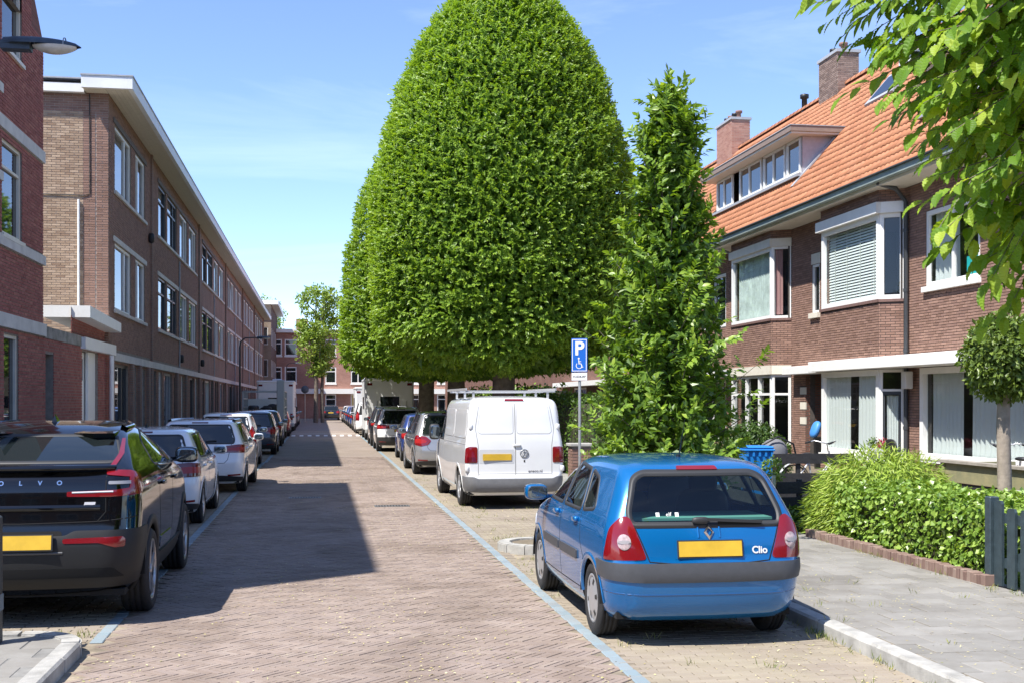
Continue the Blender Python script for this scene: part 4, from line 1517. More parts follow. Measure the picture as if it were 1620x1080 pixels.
curtain(wv2, FNb, .28, Lc - .1, 4.4, 6.3, -.12, M_pinkc, .02, .09, 'pink_curtain')
window(hB, FFb, .02, Lc - .02, 4.29, 6.38, M_white, M_glass, recess=.09, fw=.07, fd=.09)
room(hB, FM, ya - .3, yb + .3, 4.25, 6.4, 1.8, .1)
window(hB, FB, ya + .02, yb - .02, .58, 2.66, M_white, M_glass, recess=.10, fw=.09, fd=.10, mull=(.3, .62), trans=(.72,))
window(hB, FNb, .02, Lc - .02, .58, 2.66, M_white, M_glass, recess=.09, fw=.08, fd=.09, trans=(.72,))
room(hB, FM, ya - .3, yb + .3, .5, 2.64, 2.4, .05)
for h in holesB[1:]:
    window(hB, FM, *h, M_white, M_gdark, recess=.08, fw=.1, mull=(.5,))
mb = MB()
mb.box(13.0, XM - .003, 37.3, 47, 2.66, 2.9)
mb.build('canopy', M_white, hB, world=True)
mb = MB()
mb.tube([(XM - .08, 37.4, .1), (XM - .08, 37.4, 6.4), (XM - .3, 37.4, 6.7), (12.8, 37.4, 6.9)], .05, 10)
mb.build('downpipe', M_lead, hB, world=True)
side_body(hB, B0, B1)
roB = roof(hB, B0, B1, [(32.8, 40.8, 1.75, 3.4)], 300, (34.5, 4.6))
dormer(hB, 33.0, 40.6, 13.95, 9.62, [(33.1, 34.1), (34.25, 36.0), (36.2, 38.2), (38.9, 40.5)], mat('brown_fascia', (.26, .19, .15), .6, noise=.1))
chimney(hB, 17.5, 38.3, 11.6, 13.55, .75, 1.5, 2, M_chim)
mb = MB()
mb.lathe([(.10, 12.4), (.10, 12.9), (.16, 12.92), (.16, 13.05), (0, 13.1)], 'z', (17.5, 41.2, 0), 12)
mb.build('roof_vent', M_black, roB)
# ---- house C: beyond, mostly behind the trees
hC = thing('brick_house', 'orange-roofed brick house mostly hidden behind the young columnar tree', 'house', (17, 56, 0))
hol = [(49, 52, .5, 2.6), (54, 57, .5, 2.6), (49, 51.5, 4.4, 6.2), (54, 57, 4.4, 6.2), (60, 63, 4.4, 6.2), (60, 63, .5, 2.6)]
wall(hC, FM, 47.0, 66, .05, 6.86, hol, M_hse_far)
for h in hol:
    window(hC, FM, *h, M_white, M_gdark, recess=.08, fw=.1, mull=(.5,))
mb = MB()
mb.box(13.0, XM - .003, 47.1, 66, 2.66, 2.9)
mb.build('canopy', M_white, hC, world=True)
side_body(hC, 47.0, 66)
roof(hC, 47.0, 66, [(50.5, 56, 1.75, 3.3)], 0)
dormer(hC, 50.7, 55.8, 13.95, 9.42, [(50.8, 52.4), (52.6, 54.1), (54.3, 55.7)], mat('brown_fascia', (.26, .19, .15), .6))
chimney(hC, 17.5, 48.8, 11.8, 13.7, .8, 1.9, 4, ramp_mat('pink_chimney_brick', [(.36, .18, .14), (.44, .24, .18), (.48, .28, .22)], dirt=.2))
# ---- more terrace towards the street end, behind the clipped trees
hD = thing('brick_terrace', 'brick terrace far down the right side behind the clipped trees', 'house', (17, 98, 0))
hol = [(y, y + 2.4, z, z + 2.0) for y in range(68, 128, 5) for z in (.6, 4.3)]
wall(hD, FM, 66, 130, .05, 6.86, hol, M_hse_far)
for h in hol:
    window(hD, FM, *h, M_white, M_gdark, recess=.08, fw=.1, mull=(.5,))
mb = MB()
mb.quad((12.7, 66, 7.0), (12.7, 130, 7.0), (17.5, 130, 12.5), (17.5, 66, 12.5))
mb.quad((17.5, 66, 12.5), (17.5, 130, 12.5), (22.2, 130, 7.1), (22.2, 66, 7.1))
mb.build('roof', mat('far_orange_roof', (.55, .2, .09), .8, noise=.15), hD, world=True)

# ================================================================== vegetation
def nrmz(a):
    return a / np.maximum(np.linalg.norm(a, axis=1, keepdims=True), 1e-6)

def leaves2(P, D, N, L, Wd, fold=.25):
    """folded two-triangle leaves"""
    D = nrmz(D)
    Sd = nrmz(np.cross(D, N))
    N = np.cross(Sd, D)
    L = np.broadcast_to(L, (len(P),))[:, None]
    Wd = np.broadcast_to(Wd, (len(P),))[:, None]
    V = np.stack([P, P + D * L * .45 + Sd * Wd / 2 + N * Wd * fold, P + D * L, P + D * L * .45 - Sd * Wd / 2 + N * Wd * fold], 1)
    n = len(P)
    F = (np.arange(n)[:, None, None] * 4 + np.array([(0, 1, 2), (0, 2, 3)])[None]).reshape(-1, 3)
    return V.reshape(-1, 3), F

def leaf_template(kind):
    """outline leaf lying in xy, base at origin, tip at x = 1"""
    if kind == 'mid':
        xs = [0, .3, .65, 1.0]
        ws = [0, .26, .22, 0]
        V = [(0, 0, 0), (.3, 0, -.0), (.65, 0, -.04), (1, 0, -.12), (.3, .26, .05), (.65, .2, .0), (.3, -.26, .05), (.65, -.2, .0)]
        F = [(0, 1, 4), (1, 2, 5), (1, 5, 4), (2, 3, 5), (0, 6, 1), (1, 6, 7), (1, 7, 2), (2, 7, 3)]
        return np.array(V), np.array(F)
    n = 13
    V, F = [], []
    for i in range(n + 1):
        t = i / n
        w = .245 * (math.sin(PI * min(1, t ** .8 * 1.02)) ** .75) if 0 < i < n else 0.0
        ser = 1 + (.07 if i % 2 else -.04)
        pl = .022 if i % 2 else -.014
        z = .10 * t - .26 * t * t
        V += [(t, -w * ser, z + w * .30 + pl), (t, -w * .5, z + w * .16 + pl * .7), (t, 0, z), (t, w * .5, z + w * .16 + pl * .7), (t, w * ser, z + w * .30 + pl)]
    for i in range(n):
        for k in range(4):
            a = i * 5 + k
            F += [(a, a + 5, a + 6), (a, a + 6, a + 1)]
    return np.array(V), np.array(F)

def leaf_frames(P, D, N, L):
    D = nrmz(D)
    Sd = nrmz(np.cross(N, D))
    N2 = np.cross(D, Sd)
    return D * L[:, None], Sd * L[:, None], N2 * L[:, None]

def leaves_t(P, D, N, L, T):
    V0, F0 = T
    A, B, C = leaf_frames(P, D, N, L)
    V = P[:, None, :] + V0[None, :, 0, None] * A[:, None] + V0[None, :, 1, None] * B[:, None] + V0[None, :, 2, None] * C[:, None]
    n = len(P)
    F = (np.arange(n)[:, None, None] * len(V0) + F0[None]).reshape(-1, 3)
    return V.reshape(-1, 3), F

def sprigs(B, A, N, m, Ls, spread=.85, jit=.25):
    """leaves in two ranks along a twig: returns leaf base, direction, normal, order along the twig"""
    n = len(B)
    A = nrmz(A)
    Sd = nrmz(np.cross(A, N))
    t = (np.arange(m) + .6) / m
    sg = np.where(np.arange(m) % 2, 1.0, -1.0)
    Ls = np.broadcast_to(Ls, (n,))
    P = B[:, None] + A[:, None] * (t[None, :, None] * Ls[:, None, None])
    Dr = A[:, None] * (.55 + .6 * t[None, :, None] ** 2) + Sd[:, None] * (sg * spread * (1 - .45 * t))[None, :, None] + RG.normal(0, jit, (n, m, 3)) * .6
    Dr[:, :, 2] -= .18
    Nn = N[:, None] + RG.normal(0, jit, (n, m, 3))
    return P.reshape(-1, 3), Dr.reshape(-1, 3), Nn.reshape(-1, 3), np.tile(t, n)

def leaf_mat(name, stops, leaf=.38, rough=.42, spec=.4, source='attr'):
    return ramp_mat(name, stops, rough=rough, source=source, bump=0, dirt=0, leaf=leaf, spec=spec)

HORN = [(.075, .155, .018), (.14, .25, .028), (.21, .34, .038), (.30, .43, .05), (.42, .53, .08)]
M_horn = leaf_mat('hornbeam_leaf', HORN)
M_bark = mat('bark', (.15, .125, .10), .9, noise=.35, nscale=6, bump=.8, bscale=14)
M_bark2 = mat('bark_pale', (.30, .25, .20), .9, noise=.25, nscale=8, bump=.5, bscale=25)

def egg(prof, n):
    """random points on a surface of revolution; prof = (z, r) list; returns unit positions"""
    z = np.array([p[0] for p in prof])
    r = np.array([p[1] for p in prof])
    seg = np.hypot(np.diff(z), np.diff(r)) * (r[1:] + r[:-1] + .02)
    c = np.cumsum(seg) / seg.sum()
    k = np.searchsorted(c, RG.random(n))
    f = RG.random(n)
    zz = z[k] + (z[k + 1] - z[k]) * f
    rr = r[k] + (r[k + 1] - r[k]) * f
    a = RG.uniform(0, 2 * PI, n)
    dz, dr = z[k + 1] - z[k], r[k + 1] - r[k]
    nr, nz = dz, -dr
    l = np.hypot(nr, nz)
    nr, nz = nr / l, nz / l
    N = np.stack([np.cos(a) * nr, np.sin(a) * nr, nz], 1)
    P = np.stack([np.cos(a) * rr, np.sin(a) * rr, zz], 1)
    return P, N, a, zz

def lumps(a, z, s=1.0):
    return s * (.5 * np.sin(3 * a + .9 * z + 1) * np.sin(1.7 * z + .5) + .35 * np.sin(7 * a - 2.1 * z) + .3 * np.sin(5.3 * z + 2 * np.sin(4 * a)))

def clipped_tree(label, cx, cy, prof, nspr, m, Ll, trunk_r, zb, seed_lump=.07):
    t = thing('hornbeam_tree', label, 'tree', (cx, cy, 0), group='clipped street trees')
    mb = MB()
    mb.tube([(0, 0, -.05), (.01, 0, .4), (0, .02, 1.5), (.03, 0, zb + .6), (.02, .02, zb + 3.5)], [trunk_r * 1.35, trunk_r * 1.05, trunk_r, trunk_r * .95, trunk_r * .4], 14)
    for k in range(7):
        a = 2 * PI * k / 7 + .3
        mb.tube([(0, 0, zb - .1 + .15 * (k % 3)), (math.cos(a) * .8, math.sin(a) * .8, zb + .9), (math.cos(a) * 2.0, math.sin(a) * 2.0, zb + 2.6)], [trunk_r * .42, trunk_r * .3, .04], 7)
    mb.build('trunk', M_bark, t)
    Pq, Nq, a, z = egg(prof, nspr)
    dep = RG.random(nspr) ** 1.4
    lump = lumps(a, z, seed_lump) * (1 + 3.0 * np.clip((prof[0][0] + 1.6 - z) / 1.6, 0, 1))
    B = Pq + Nq * (lump - .05 - dep * .26)[:, None]
    A = Nq * .62 + np.array((0, 0, .35)) + RG.normal(0, .5, (nspr, 3))
    low = z < prof[0][0] + 1.0
    A[low, 2] -= .45
    U = np.array((0, 0, .75)) + Nq * .8 + RG.normal(0, .25, (nspr, 3))
    P, D, N, tt = sprigs(B, A, U, m, RG.uniform(.10, .22, nspr))
    n = len(P)
    L = Ll * RG.uniform(.7, 1.25, n)
    V, F = leaves2(P, D, N, L, L * .55)
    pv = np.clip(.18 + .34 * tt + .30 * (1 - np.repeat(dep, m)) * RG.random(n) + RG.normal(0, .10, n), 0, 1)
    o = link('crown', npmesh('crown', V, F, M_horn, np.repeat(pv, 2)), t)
    # loose inner foliage
    ni = nspr * 2
    Pi, Ni, a, z = egg(prof, ni)
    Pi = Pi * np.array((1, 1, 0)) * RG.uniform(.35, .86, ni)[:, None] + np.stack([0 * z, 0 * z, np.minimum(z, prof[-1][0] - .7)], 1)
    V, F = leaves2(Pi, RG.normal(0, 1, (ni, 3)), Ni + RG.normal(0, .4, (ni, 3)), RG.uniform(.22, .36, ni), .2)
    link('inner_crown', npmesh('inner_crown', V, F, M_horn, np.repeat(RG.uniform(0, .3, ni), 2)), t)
    return t

p1_ = [(2.85, .5), (2.8, 1.6), (2.95, 2.6), (3.5, 3.15), (5.0, 3.42), (7.0, 3.42), (8.2, 3.22), (10.0, 2.68), (11.0, 2.2), (11.8, 1.7), (12.5, 1.1), (12.95, .5), (13.1, .02)]
p2_ = [(2.95, .5), (2.9, 1.9), (3.0, 3.4), (3.6, 4.15), (5.2, 4.25), (7.4, 4.02), (9.06, 3.62), (10.5, 3.05), (12.1, 2.3), (13.3, 1.6), (14.2, .8), (14.5, .1)]
p3_ = [(3.1, .5), (3.05, 1.9), (3.2, 3.2), (3.8, 3.9), (6, 3.9), (8.5, 3.3), (10.6, 2.2), (11.9, .9), (12.1, .1)]
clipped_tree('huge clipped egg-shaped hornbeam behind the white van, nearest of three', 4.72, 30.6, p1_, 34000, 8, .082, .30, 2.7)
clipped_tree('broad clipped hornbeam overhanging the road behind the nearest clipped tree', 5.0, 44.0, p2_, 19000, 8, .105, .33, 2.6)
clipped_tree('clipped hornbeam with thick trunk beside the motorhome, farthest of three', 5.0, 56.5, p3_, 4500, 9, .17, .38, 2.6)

# ---- young columnar hornbeam between the blue car and the van
def leaf_singles(parent, P, D, N, L, T, m, k, name='leaf'):
    A, B, C = leaf_frames(P, D, N, L)
    V0, F0 = T
    me = npmesh(name, V0, F0, m, smooth=len(V0) < 20)
    for i in range(k):
        o = link(name, me, parent)
        M_ = Matrix.Identity(4)
        for r in range(3):
            M_[r][0], M_[r][1], M_[r][2], M_[r][3] = A[i, r], B[i, r], C[i, r], P[i, r]
        o.matrix_local = M_

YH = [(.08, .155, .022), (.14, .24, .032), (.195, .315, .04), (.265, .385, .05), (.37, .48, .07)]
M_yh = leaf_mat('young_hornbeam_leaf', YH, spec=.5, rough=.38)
M_yh_o = leaf_mat('young_hornbeam_leaf_single', YH, spec=.5, rough=.38, source='obj')
yt = thing('young_hornbeam', 'young columnar hornbeam with glossy leaves on the kerb island ahead of the blue hatchback', 'tree', (4.34, 14.75, 0))
mb = MB()
mb.tube([(0, 0, 0), (.02, .01, 1), (.0, .03, 2.2), (.05, 0, 3.6), (.09, .02, 5.0), (.12, .0, 6.0)], [.075, .062, .052, .038, .02, .008], 9)
BP, BA = [], []
prof = np.array([(.55, .80), (.9, 1.06), (1.4, 1.08), (2.1, .99), (2.9, .84), (3.7, .68), (4.2, .50), (4.8, .42), (5.3, .38), (5.65, .22), (5.95, .05)])
for k in range(150):
    z0 = .35 + 5.0 * (k / 150) ** 1.05
    a = k * 2.399 + R.uniform(-.3, .3)
    zt = min(z0 + R.uniform(.35, .95), 5.9)
    rt = float(np.interp(zt, prof[:, 0], prof[:, 1])) * R.uniform(.8, 1.1) * (1 + .16 * math.sin(3 * a + z0 * 2.2))
    cx_ = .03 * zt * .6
    p0 = Vector((cx_ * .8, 0, z0))
    p2 = Vector((cx_ + rt * math.cos(a), rt * math.sin(a), zt))
    p1 = p0.lerp(p2, .5) + Vector((0, 0, -.10))
    mb.tube([p0, p1, p2], [.014, .009, .003], 5, False)
    for q in range(9):
        f = .22 + .78 * (q + R.random() * .8) / 9
        p = (p0 * (1 - f) ** 2 + p1 * 2 * f * (1 - f) + p2 * f * f)
        ax = (p2 - p0).normalized() * .6 + Vector((R.gauss(0, .55), R.gauss(0, .55), R.uniform(.0, .75)))
        BP.append(tuple(p))
        BA.append(tuple(ax))
mb.build('trunk', M_bark, yt)
BP, BA = np.array(BP), np.array(BA)
nb_ = len(BP)
out = nrmz(BP * np.array((1, 1, 0)))
P, D, N, tt = sprigs(BP, BA, np.array((0, 0, .9)) + out * .6 + RG.normal(0, .25, (nb_, 3)), 14, RG.uniform(.18, .34, nb_), .9, .3)
D[:, 2] -= .12
n = len(P)
L = RG.uniform(.075, .115, n)
view = np.array((-4.2, -14.75, 1.0)); view /= np.linalg.norm(view)
order = np.argsort(-(P @ view + RG.normal(0, .05, n)))
P, D, N, L, tt = P[order], D[order], N[order], L[order], tt[order]
TM = leaf_template('mid')
leaf_singles(yt, P, D, N, L, TM, M_yh_o, 300)
V, F = leaves_t(P[300:], D[300:], N[300:], L[300:], TM)
pv = np.clip(RG.normal(.42, .2, n - 300) + .25 * (tt[300:] - .5), 0, 1)
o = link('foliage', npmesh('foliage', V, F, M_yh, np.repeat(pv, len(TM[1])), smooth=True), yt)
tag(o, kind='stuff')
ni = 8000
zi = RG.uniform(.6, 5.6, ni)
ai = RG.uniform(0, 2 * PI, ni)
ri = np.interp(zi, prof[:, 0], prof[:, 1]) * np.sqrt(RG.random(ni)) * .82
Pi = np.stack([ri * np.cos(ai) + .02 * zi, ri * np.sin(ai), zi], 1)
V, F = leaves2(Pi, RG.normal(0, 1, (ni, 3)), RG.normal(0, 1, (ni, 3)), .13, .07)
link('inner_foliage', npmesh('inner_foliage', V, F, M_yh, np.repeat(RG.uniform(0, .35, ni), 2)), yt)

# ---- nearest tree, its crown reaching into the picture from the right
NT = [(.095, .20, .018), (.15, .275, .028), (.21, .34, .034), (.285, .41, .046), (.39, .49, .07)]
M_nt = leaf_mat('near_hornbeam_leaf', NT, leaf=.45, rough=.5, spec=.28)
M_nt_o = leaf_mat('near_hornbeam_leaf_single', NT, leaf=.45, rough=.5, spec=.28, source='obj')
C0 = np.array((4.06, 3.85, 4.23))
nt = thing('hornbeam_tree', 'leafy hornbeam branches hanging into the top right corner, closest to the viewer', 'tree', (4.3, 3.9, 0))
base = np.array((4.3, 3.9, 0))
mb = MB()
mb.tube([(0, 0, 0), (.0, 0, 1.2), (.02, .0, 2.6), (.0, .03, 4.2), (0, 0, 5.2)], [.09, .075, .065, .04, .015], 10)
rad = np.array((2.0, 1.05, 1.95))
BP, BA = [], []
ns = 0
while ns < 3000:
    d = nrmz(RG.normal(0, 1, (1, 3)))[0]
    if d[0] > .15 or d[2] > .6 or d[1] > .75: continue
    q = (abs(d[0]) ** 3 + abs(d[1]) ** 3 + abs(d[2]) ** 3) ** (-1 / 3.)
    k = RG.uniform(.45, 1.0) ** .75
    p = C0 + d * q * rad * k * (1 + .08 * math.sin(6 * d[2] + 4 * d[1]))
    if ns % 8 == 0:
        s0 = C0 + (p - C0) * .25 - np.array((0, 0, .15))
        mb.tube([tuple(s0 - base), tuple((s0 * .4 + p * .6) - base + np.array((0, 0, .08))), tuple(p - base)], [.016, .009, .003], 6, False)
    BP.append(p - base)
    BA.append(d * .7 + np.array((-.35, -.15, -.12)) + RG.normal(0, .28, 3))
    ns += 1
mb.build('trunk', M_bark, nt)
BP, BA = np.array(BP), np.array(BA)
out = nrmz(BP + base - C0)
twm = MB()
P, D, N, tt = sprigs(BP, BA, np.array((-.25, -.2, .9)) + out * .4 + RG.normal(0, .22, (ns, 3)), 9, RG.uniform(.26, .42, ns), .75, .22)
D[:, 2] -= .22
for i in range(ns):
    a_ = BA[i] / np.linalg.norm(BA[i])
    twm.tube([tuple(BP[i]), tuple(BP[i] + a_ * .32)], [.003, .0012], 4, False)
tag(twm.build('twigs', M_bark, nt), kind='stuff')
n = len(P)
L = RG.uniform(.072, .104, n)
cd = np.linalg.norm(P + base - np.array((0, 0, 1.85)), axis=1)
wx = P + base
vis = np.abs((wx[:, 0] * CT - wx[:, 1] * ST) / (wx[:, 0] * ST + wx[:, 1] * CT)) < .445
order = np.argsort(cd + np.where(vis, 0, 5))
P, D, N, L, tt = P[order], D[order], N[order], L[order], tt[order]
TB = leaf_template('big')
leaf_singles(nt, P, D, N, L, TB, M_nt_o, 300)
q2 = 3300
V, F = leaves_t(P[300:q2], D[300:q2], N[300:q2], L[300:q2], TB)
Vb, Fb = leaves_t(P[q2:], D[q2:], N[q2:], L[q2:], TM)
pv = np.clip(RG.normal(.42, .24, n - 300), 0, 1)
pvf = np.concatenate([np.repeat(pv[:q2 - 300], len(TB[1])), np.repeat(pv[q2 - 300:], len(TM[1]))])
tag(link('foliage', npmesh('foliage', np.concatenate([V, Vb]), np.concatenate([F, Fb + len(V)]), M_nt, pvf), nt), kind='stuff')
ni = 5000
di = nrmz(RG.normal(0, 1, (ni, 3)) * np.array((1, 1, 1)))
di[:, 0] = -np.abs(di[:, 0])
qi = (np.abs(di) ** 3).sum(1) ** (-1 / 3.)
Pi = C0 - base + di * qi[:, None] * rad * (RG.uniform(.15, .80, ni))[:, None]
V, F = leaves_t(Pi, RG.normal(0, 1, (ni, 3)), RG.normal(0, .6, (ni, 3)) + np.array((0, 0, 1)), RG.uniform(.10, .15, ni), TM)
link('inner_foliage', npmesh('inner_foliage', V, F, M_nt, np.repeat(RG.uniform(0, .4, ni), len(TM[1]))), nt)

# ---- small standard ball tree
def ball_foliage(parent, c, r, n, L, m, rw=.55, name='crown', lump=.06):
    d = nrmz(RG.normal(0, 1, (n, 3)))
    a = np.arctan2(d[:, 1], d[:, 0])
    k = 1 - .28 * RG.random(n) ** 2 + lump * np.sin(5 * a + 3 * d[:, 2] * 2) * .6 + lump * np.sin(9 * d[:, 2] + 3 * a)
    P = np.array(c) + d * np.array(r) * k[:, None]
    D = d * .35 + RG.normal(0, .6, (n, 3)) + np.array((0, 0, -.25))
    N = d + RG.normal(0, .45, (n, 3)) + np.array((0, 0, .3))
    Ll = L * RG.uniform(.7, 1.25, n)
    V, F = leaves2(P, D, N, Ll, Ll * rw, .15)
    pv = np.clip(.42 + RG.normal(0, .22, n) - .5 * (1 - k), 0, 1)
    o = link(name, npmesh(name, V, F, m, np.repeat(pv, 2)), parent)
    return o
M_ball = leaf_mat('ball_tree_leaf', [(.06, .10, .018), (.11, .17, .028), (.17, .24, .04), (.24, .31, .06)], leaf=.25)
bt = thing('standard_tree', 'small clipped ball tree on a bare trunk behind the green gate', 'tree', (7.4, 11.98, 0))
mb = MB()
mb.tube([(0, 0, 0), (.005, 0, .8), (-.01, .01, 1.6), (0, 0, 2.2)], [.085, .075, .072, .06], 12)
mb.build('trunk', M_bark2, bt)
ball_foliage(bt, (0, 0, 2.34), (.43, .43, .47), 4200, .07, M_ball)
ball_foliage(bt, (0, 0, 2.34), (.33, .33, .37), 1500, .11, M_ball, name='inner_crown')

# ---- round bush in front of the second house
M_bush = leaf_mat('bush_leaf', [(.025, .055, .01), (.05, .10, .018), (.085, .15, .025), (.12, .19, .03)], leaf=.2)
bs = thing('round_bush', 'round clipped green bush below the ground-floor bay behind the blue bin', 'bush', (8.35, 22.2, 0))
ball_foliage(bs, (0, 0, .72), (.72, .8, .74), 7000, .06, M_bush)
ball_foliage(bs, (0, 0, .72), (.6, .68, .62), 2000, .12, M_bush, name='inner_leaves')

def box_hedge(o, x0, x1, y0, y1, z0, z1, n, L, m, rw=.6, droop=-.2, name='foliage', glossy=0, lump=.05, singles=None):
    """leaves over the faces of a rounded block"""
    w, l, h = x1 - x0, y1 - y0, z1 - z0
    ar = np.array([l * h, l * h, w * h, w * h, w * l])
    f = RG.choice(5, n, p=ar / ar.sum())
    a, b = RG.random(n), RG.random(n)
    P = np.zeros((n, 3)); N = np.zeros((n, 3))
    for i, s in ((0, -1), (1, 1)):
        k = f == i
        P[k] = np.stack([np.full(k.sum(), x0 if s < 0 else x1), y0 + a[k] * l, z0 + b[k] * h], 1); N[k, 0] = s
    for i, s in ((2, -1), (3, 1)):
        k = f == i
        P[k] = np.stack([x0 + a[k] * w, np.full(k.sum(), y0 if s < 0 else y1), z0 + b[k] * h], 1); N[k, 1] = s
    k = f == 4
    P[k] = np.stack([x0 + a[k] * w, y0 + b[k] * l, np.full(k.sum(), z1)], 1); N[k, 2] = 1
    # round the edges
    c = np.array(((x0 + x1) / 2, (y0 + y1) / 2, (z0 + z1) / 2))
    q = (P - c) / np.array((w / 2, l / 2, h / 2))
    e = np.sort(np.abs(q), 1)[:, 1]
    P -= nrmz(q * np.array((1, .5, 1))) * (np.clip(e - .55, 0, 1) ** 2 * .9 * min(w, h) * .45)[:, None] * np.array((1, 1, 1))
    lm = lump * (np.sin(P[:, 1] * 4.1 + P[:, 2] * 6) + np.sin(P[:, 1] * 9.7 - P[:, 2] * 5 + P[:, 0] * 7) * .6)
    dep = RG.random(n) ** 2 * .16
    P += N * (lm - dep)[:, None]
    D = RG.normal(0, .6, (n, 3)) + N * .25 + np.array((0, 0, droop))
    Nn = N + RG.normal(0, .42, (n, 3)) + np.array((0, 0, .35))
    Ll = L * RG.uniform(.65, 1.25, n)
    V, F = leaves2(P, D, Nn, Ll, Ll * rw, .12)
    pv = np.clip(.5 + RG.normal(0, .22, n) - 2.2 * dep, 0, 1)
    ob = link(name, npmesh(name, V, F, m, np.repeat(pv, 2)), o)
    return ob

# ---- ivy hedge on the brick edging, and bamboo behind it
M_ivy = leaf_mat('ivy_leaf', [(.08, .16, .022), (.145, .25, .035), (.215, .34, .05), (.30, .42, .08), (.40, .50, .16)], leaf=.25, rough=.35, spec=.5)
iv = thing('ivy_hedge', 'low bright ivy hedge growing over the brick edging', 'hedge', (6.9, 12.5, 0))
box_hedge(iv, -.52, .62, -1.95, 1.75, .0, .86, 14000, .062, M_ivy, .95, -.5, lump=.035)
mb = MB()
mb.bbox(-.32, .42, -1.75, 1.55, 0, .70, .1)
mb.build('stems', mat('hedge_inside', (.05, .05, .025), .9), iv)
M_bam = leaf_mat('bamboo_leaf', [(.11, .19, .025), (.19, .29, .038), (.28, .39, .05), (.38, .47, .08), (.48, .52, .16)], leaf=.3, rough=.45)
ba = thing('bamboo_clump', 'mounded clump of fine-leaved bamboo behind the ivy hedge', 'bamboo', (7.25, 14.55, 0))
n = 15000
d = nrmz(RG.normal(0, 1, (n, 3)) * np.array((1, 1, .8)))
d[:, 2] = np.abs(d[:, 2]) ** .8
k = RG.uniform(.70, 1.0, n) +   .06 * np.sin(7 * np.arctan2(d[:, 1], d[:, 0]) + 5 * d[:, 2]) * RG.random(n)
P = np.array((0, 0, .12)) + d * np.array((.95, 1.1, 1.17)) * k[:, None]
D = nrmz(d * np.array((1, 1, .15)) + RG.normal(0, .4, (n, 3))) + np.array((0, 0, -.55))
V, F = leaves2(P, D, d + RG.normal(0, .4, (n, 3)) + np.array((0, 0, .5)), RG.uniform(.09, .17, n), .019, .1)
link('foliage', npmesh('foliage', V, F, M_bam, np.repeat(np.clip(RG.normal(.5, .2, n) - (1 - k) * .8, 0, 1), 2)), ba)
mb = MB()
for k in range(60):
    a = R.uniform(0, 2 * PI)
    r1 = R.uniform(.2, .85)
    mb.tube([(R.uniform(-.3, .3), R.uniform(-.3, .3), 0), (math.cos(a) * r1 * .5, math.sin(a) * r1 * .5, R.uniform(.5, .9)), (math.cos(a) * r1, math.sin(a) * r1, R.uniform(.55, 1.0))], .005, 4, False)
mb.build('canes', mat('bamboo_cane', (.25, .28, .08), .6), ba)
n = 1500
d = nrmz(RG.normal(0, 1, (n, 3))); d[:, 2] = np.abs(d[:, 2])
V, F = leaves2(np.array((0, 0, .1)) + d * np.array((.7, .9, .85)) * RG.uniform(.5, .95, n)[:, None], RG.normal(0, 1, (n, 3)), RG.normal(0, 1, (n, 3)), .2, .08)
link('inner_leaves', npmesh('inner_leaves', V, F, M_bam, np.repeat(RG.uniform(0, .2, n), 2)), ba)

# ---- tall hedge behind the van, garden greenery further on
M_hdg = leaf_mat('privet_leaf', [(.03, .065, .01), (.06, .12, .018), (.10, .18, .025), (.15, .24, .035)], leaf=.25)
hg = thing('tall_hedge', 'tall dense privet hedge along the gardens behind the white van', 'hedge', (6.5, 32, 0))
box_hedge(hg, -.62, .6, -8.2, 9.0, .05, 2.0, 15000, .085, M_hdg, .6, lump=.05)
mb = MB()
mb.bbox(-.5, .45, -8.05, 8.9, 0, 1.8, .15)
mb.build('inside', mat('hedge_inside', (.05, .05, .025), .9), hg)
hg2 = thing('garden_hedge', 'sunlit garden shrubs behind the trunks of the clipped trees', 'hedge', (8.2, 52, 0))
box_hedge(hg2, -1.2, 1.6, -8, 11, .05, 2.3, 5000, .2, M_ivy, .6, lump=.2)
mb = MB()
mb.bbox(-.9, 1.2, -7.8, 10.6, 0, 1.9, .2)
mb.build('inside', mat('hedge_inside', (.05, .05, .025), .9), hg2)
gp = thing('garden_shrub', 'low green shrub seen through the pickets of the green gate', 'bush', (7.55, 10.0, 0))
box_hedge(gp, -.4, .8, -1.2, 1.2, 0, .85, 3500, .05, M_hdg, .5, lump=.1)
iv2 = thing('ivy_patch', 'dark ivy spreading at the foot of the black slatted fence', 'ivy', (6.75, 16.0, 0))
box_hedge(iv2, -.35, .45, -.75, .75, 0, .30, 2200, .06, M_hdg, .9, lump=.05)
lp = thing('small_shrub', 'small pale leafy plant beside the blue wheelie bin', 'plant', (6.62, 16.75, .1))
ball_foliage(lp, (0, 0, .72), (.16, .16, .2), 300, .06, M_ivy)
mb = MB()
mb.tube([(0, 0, 0), (.02, 0, .7)], .012, 5)
mb.build('stem', M_bark, lp)

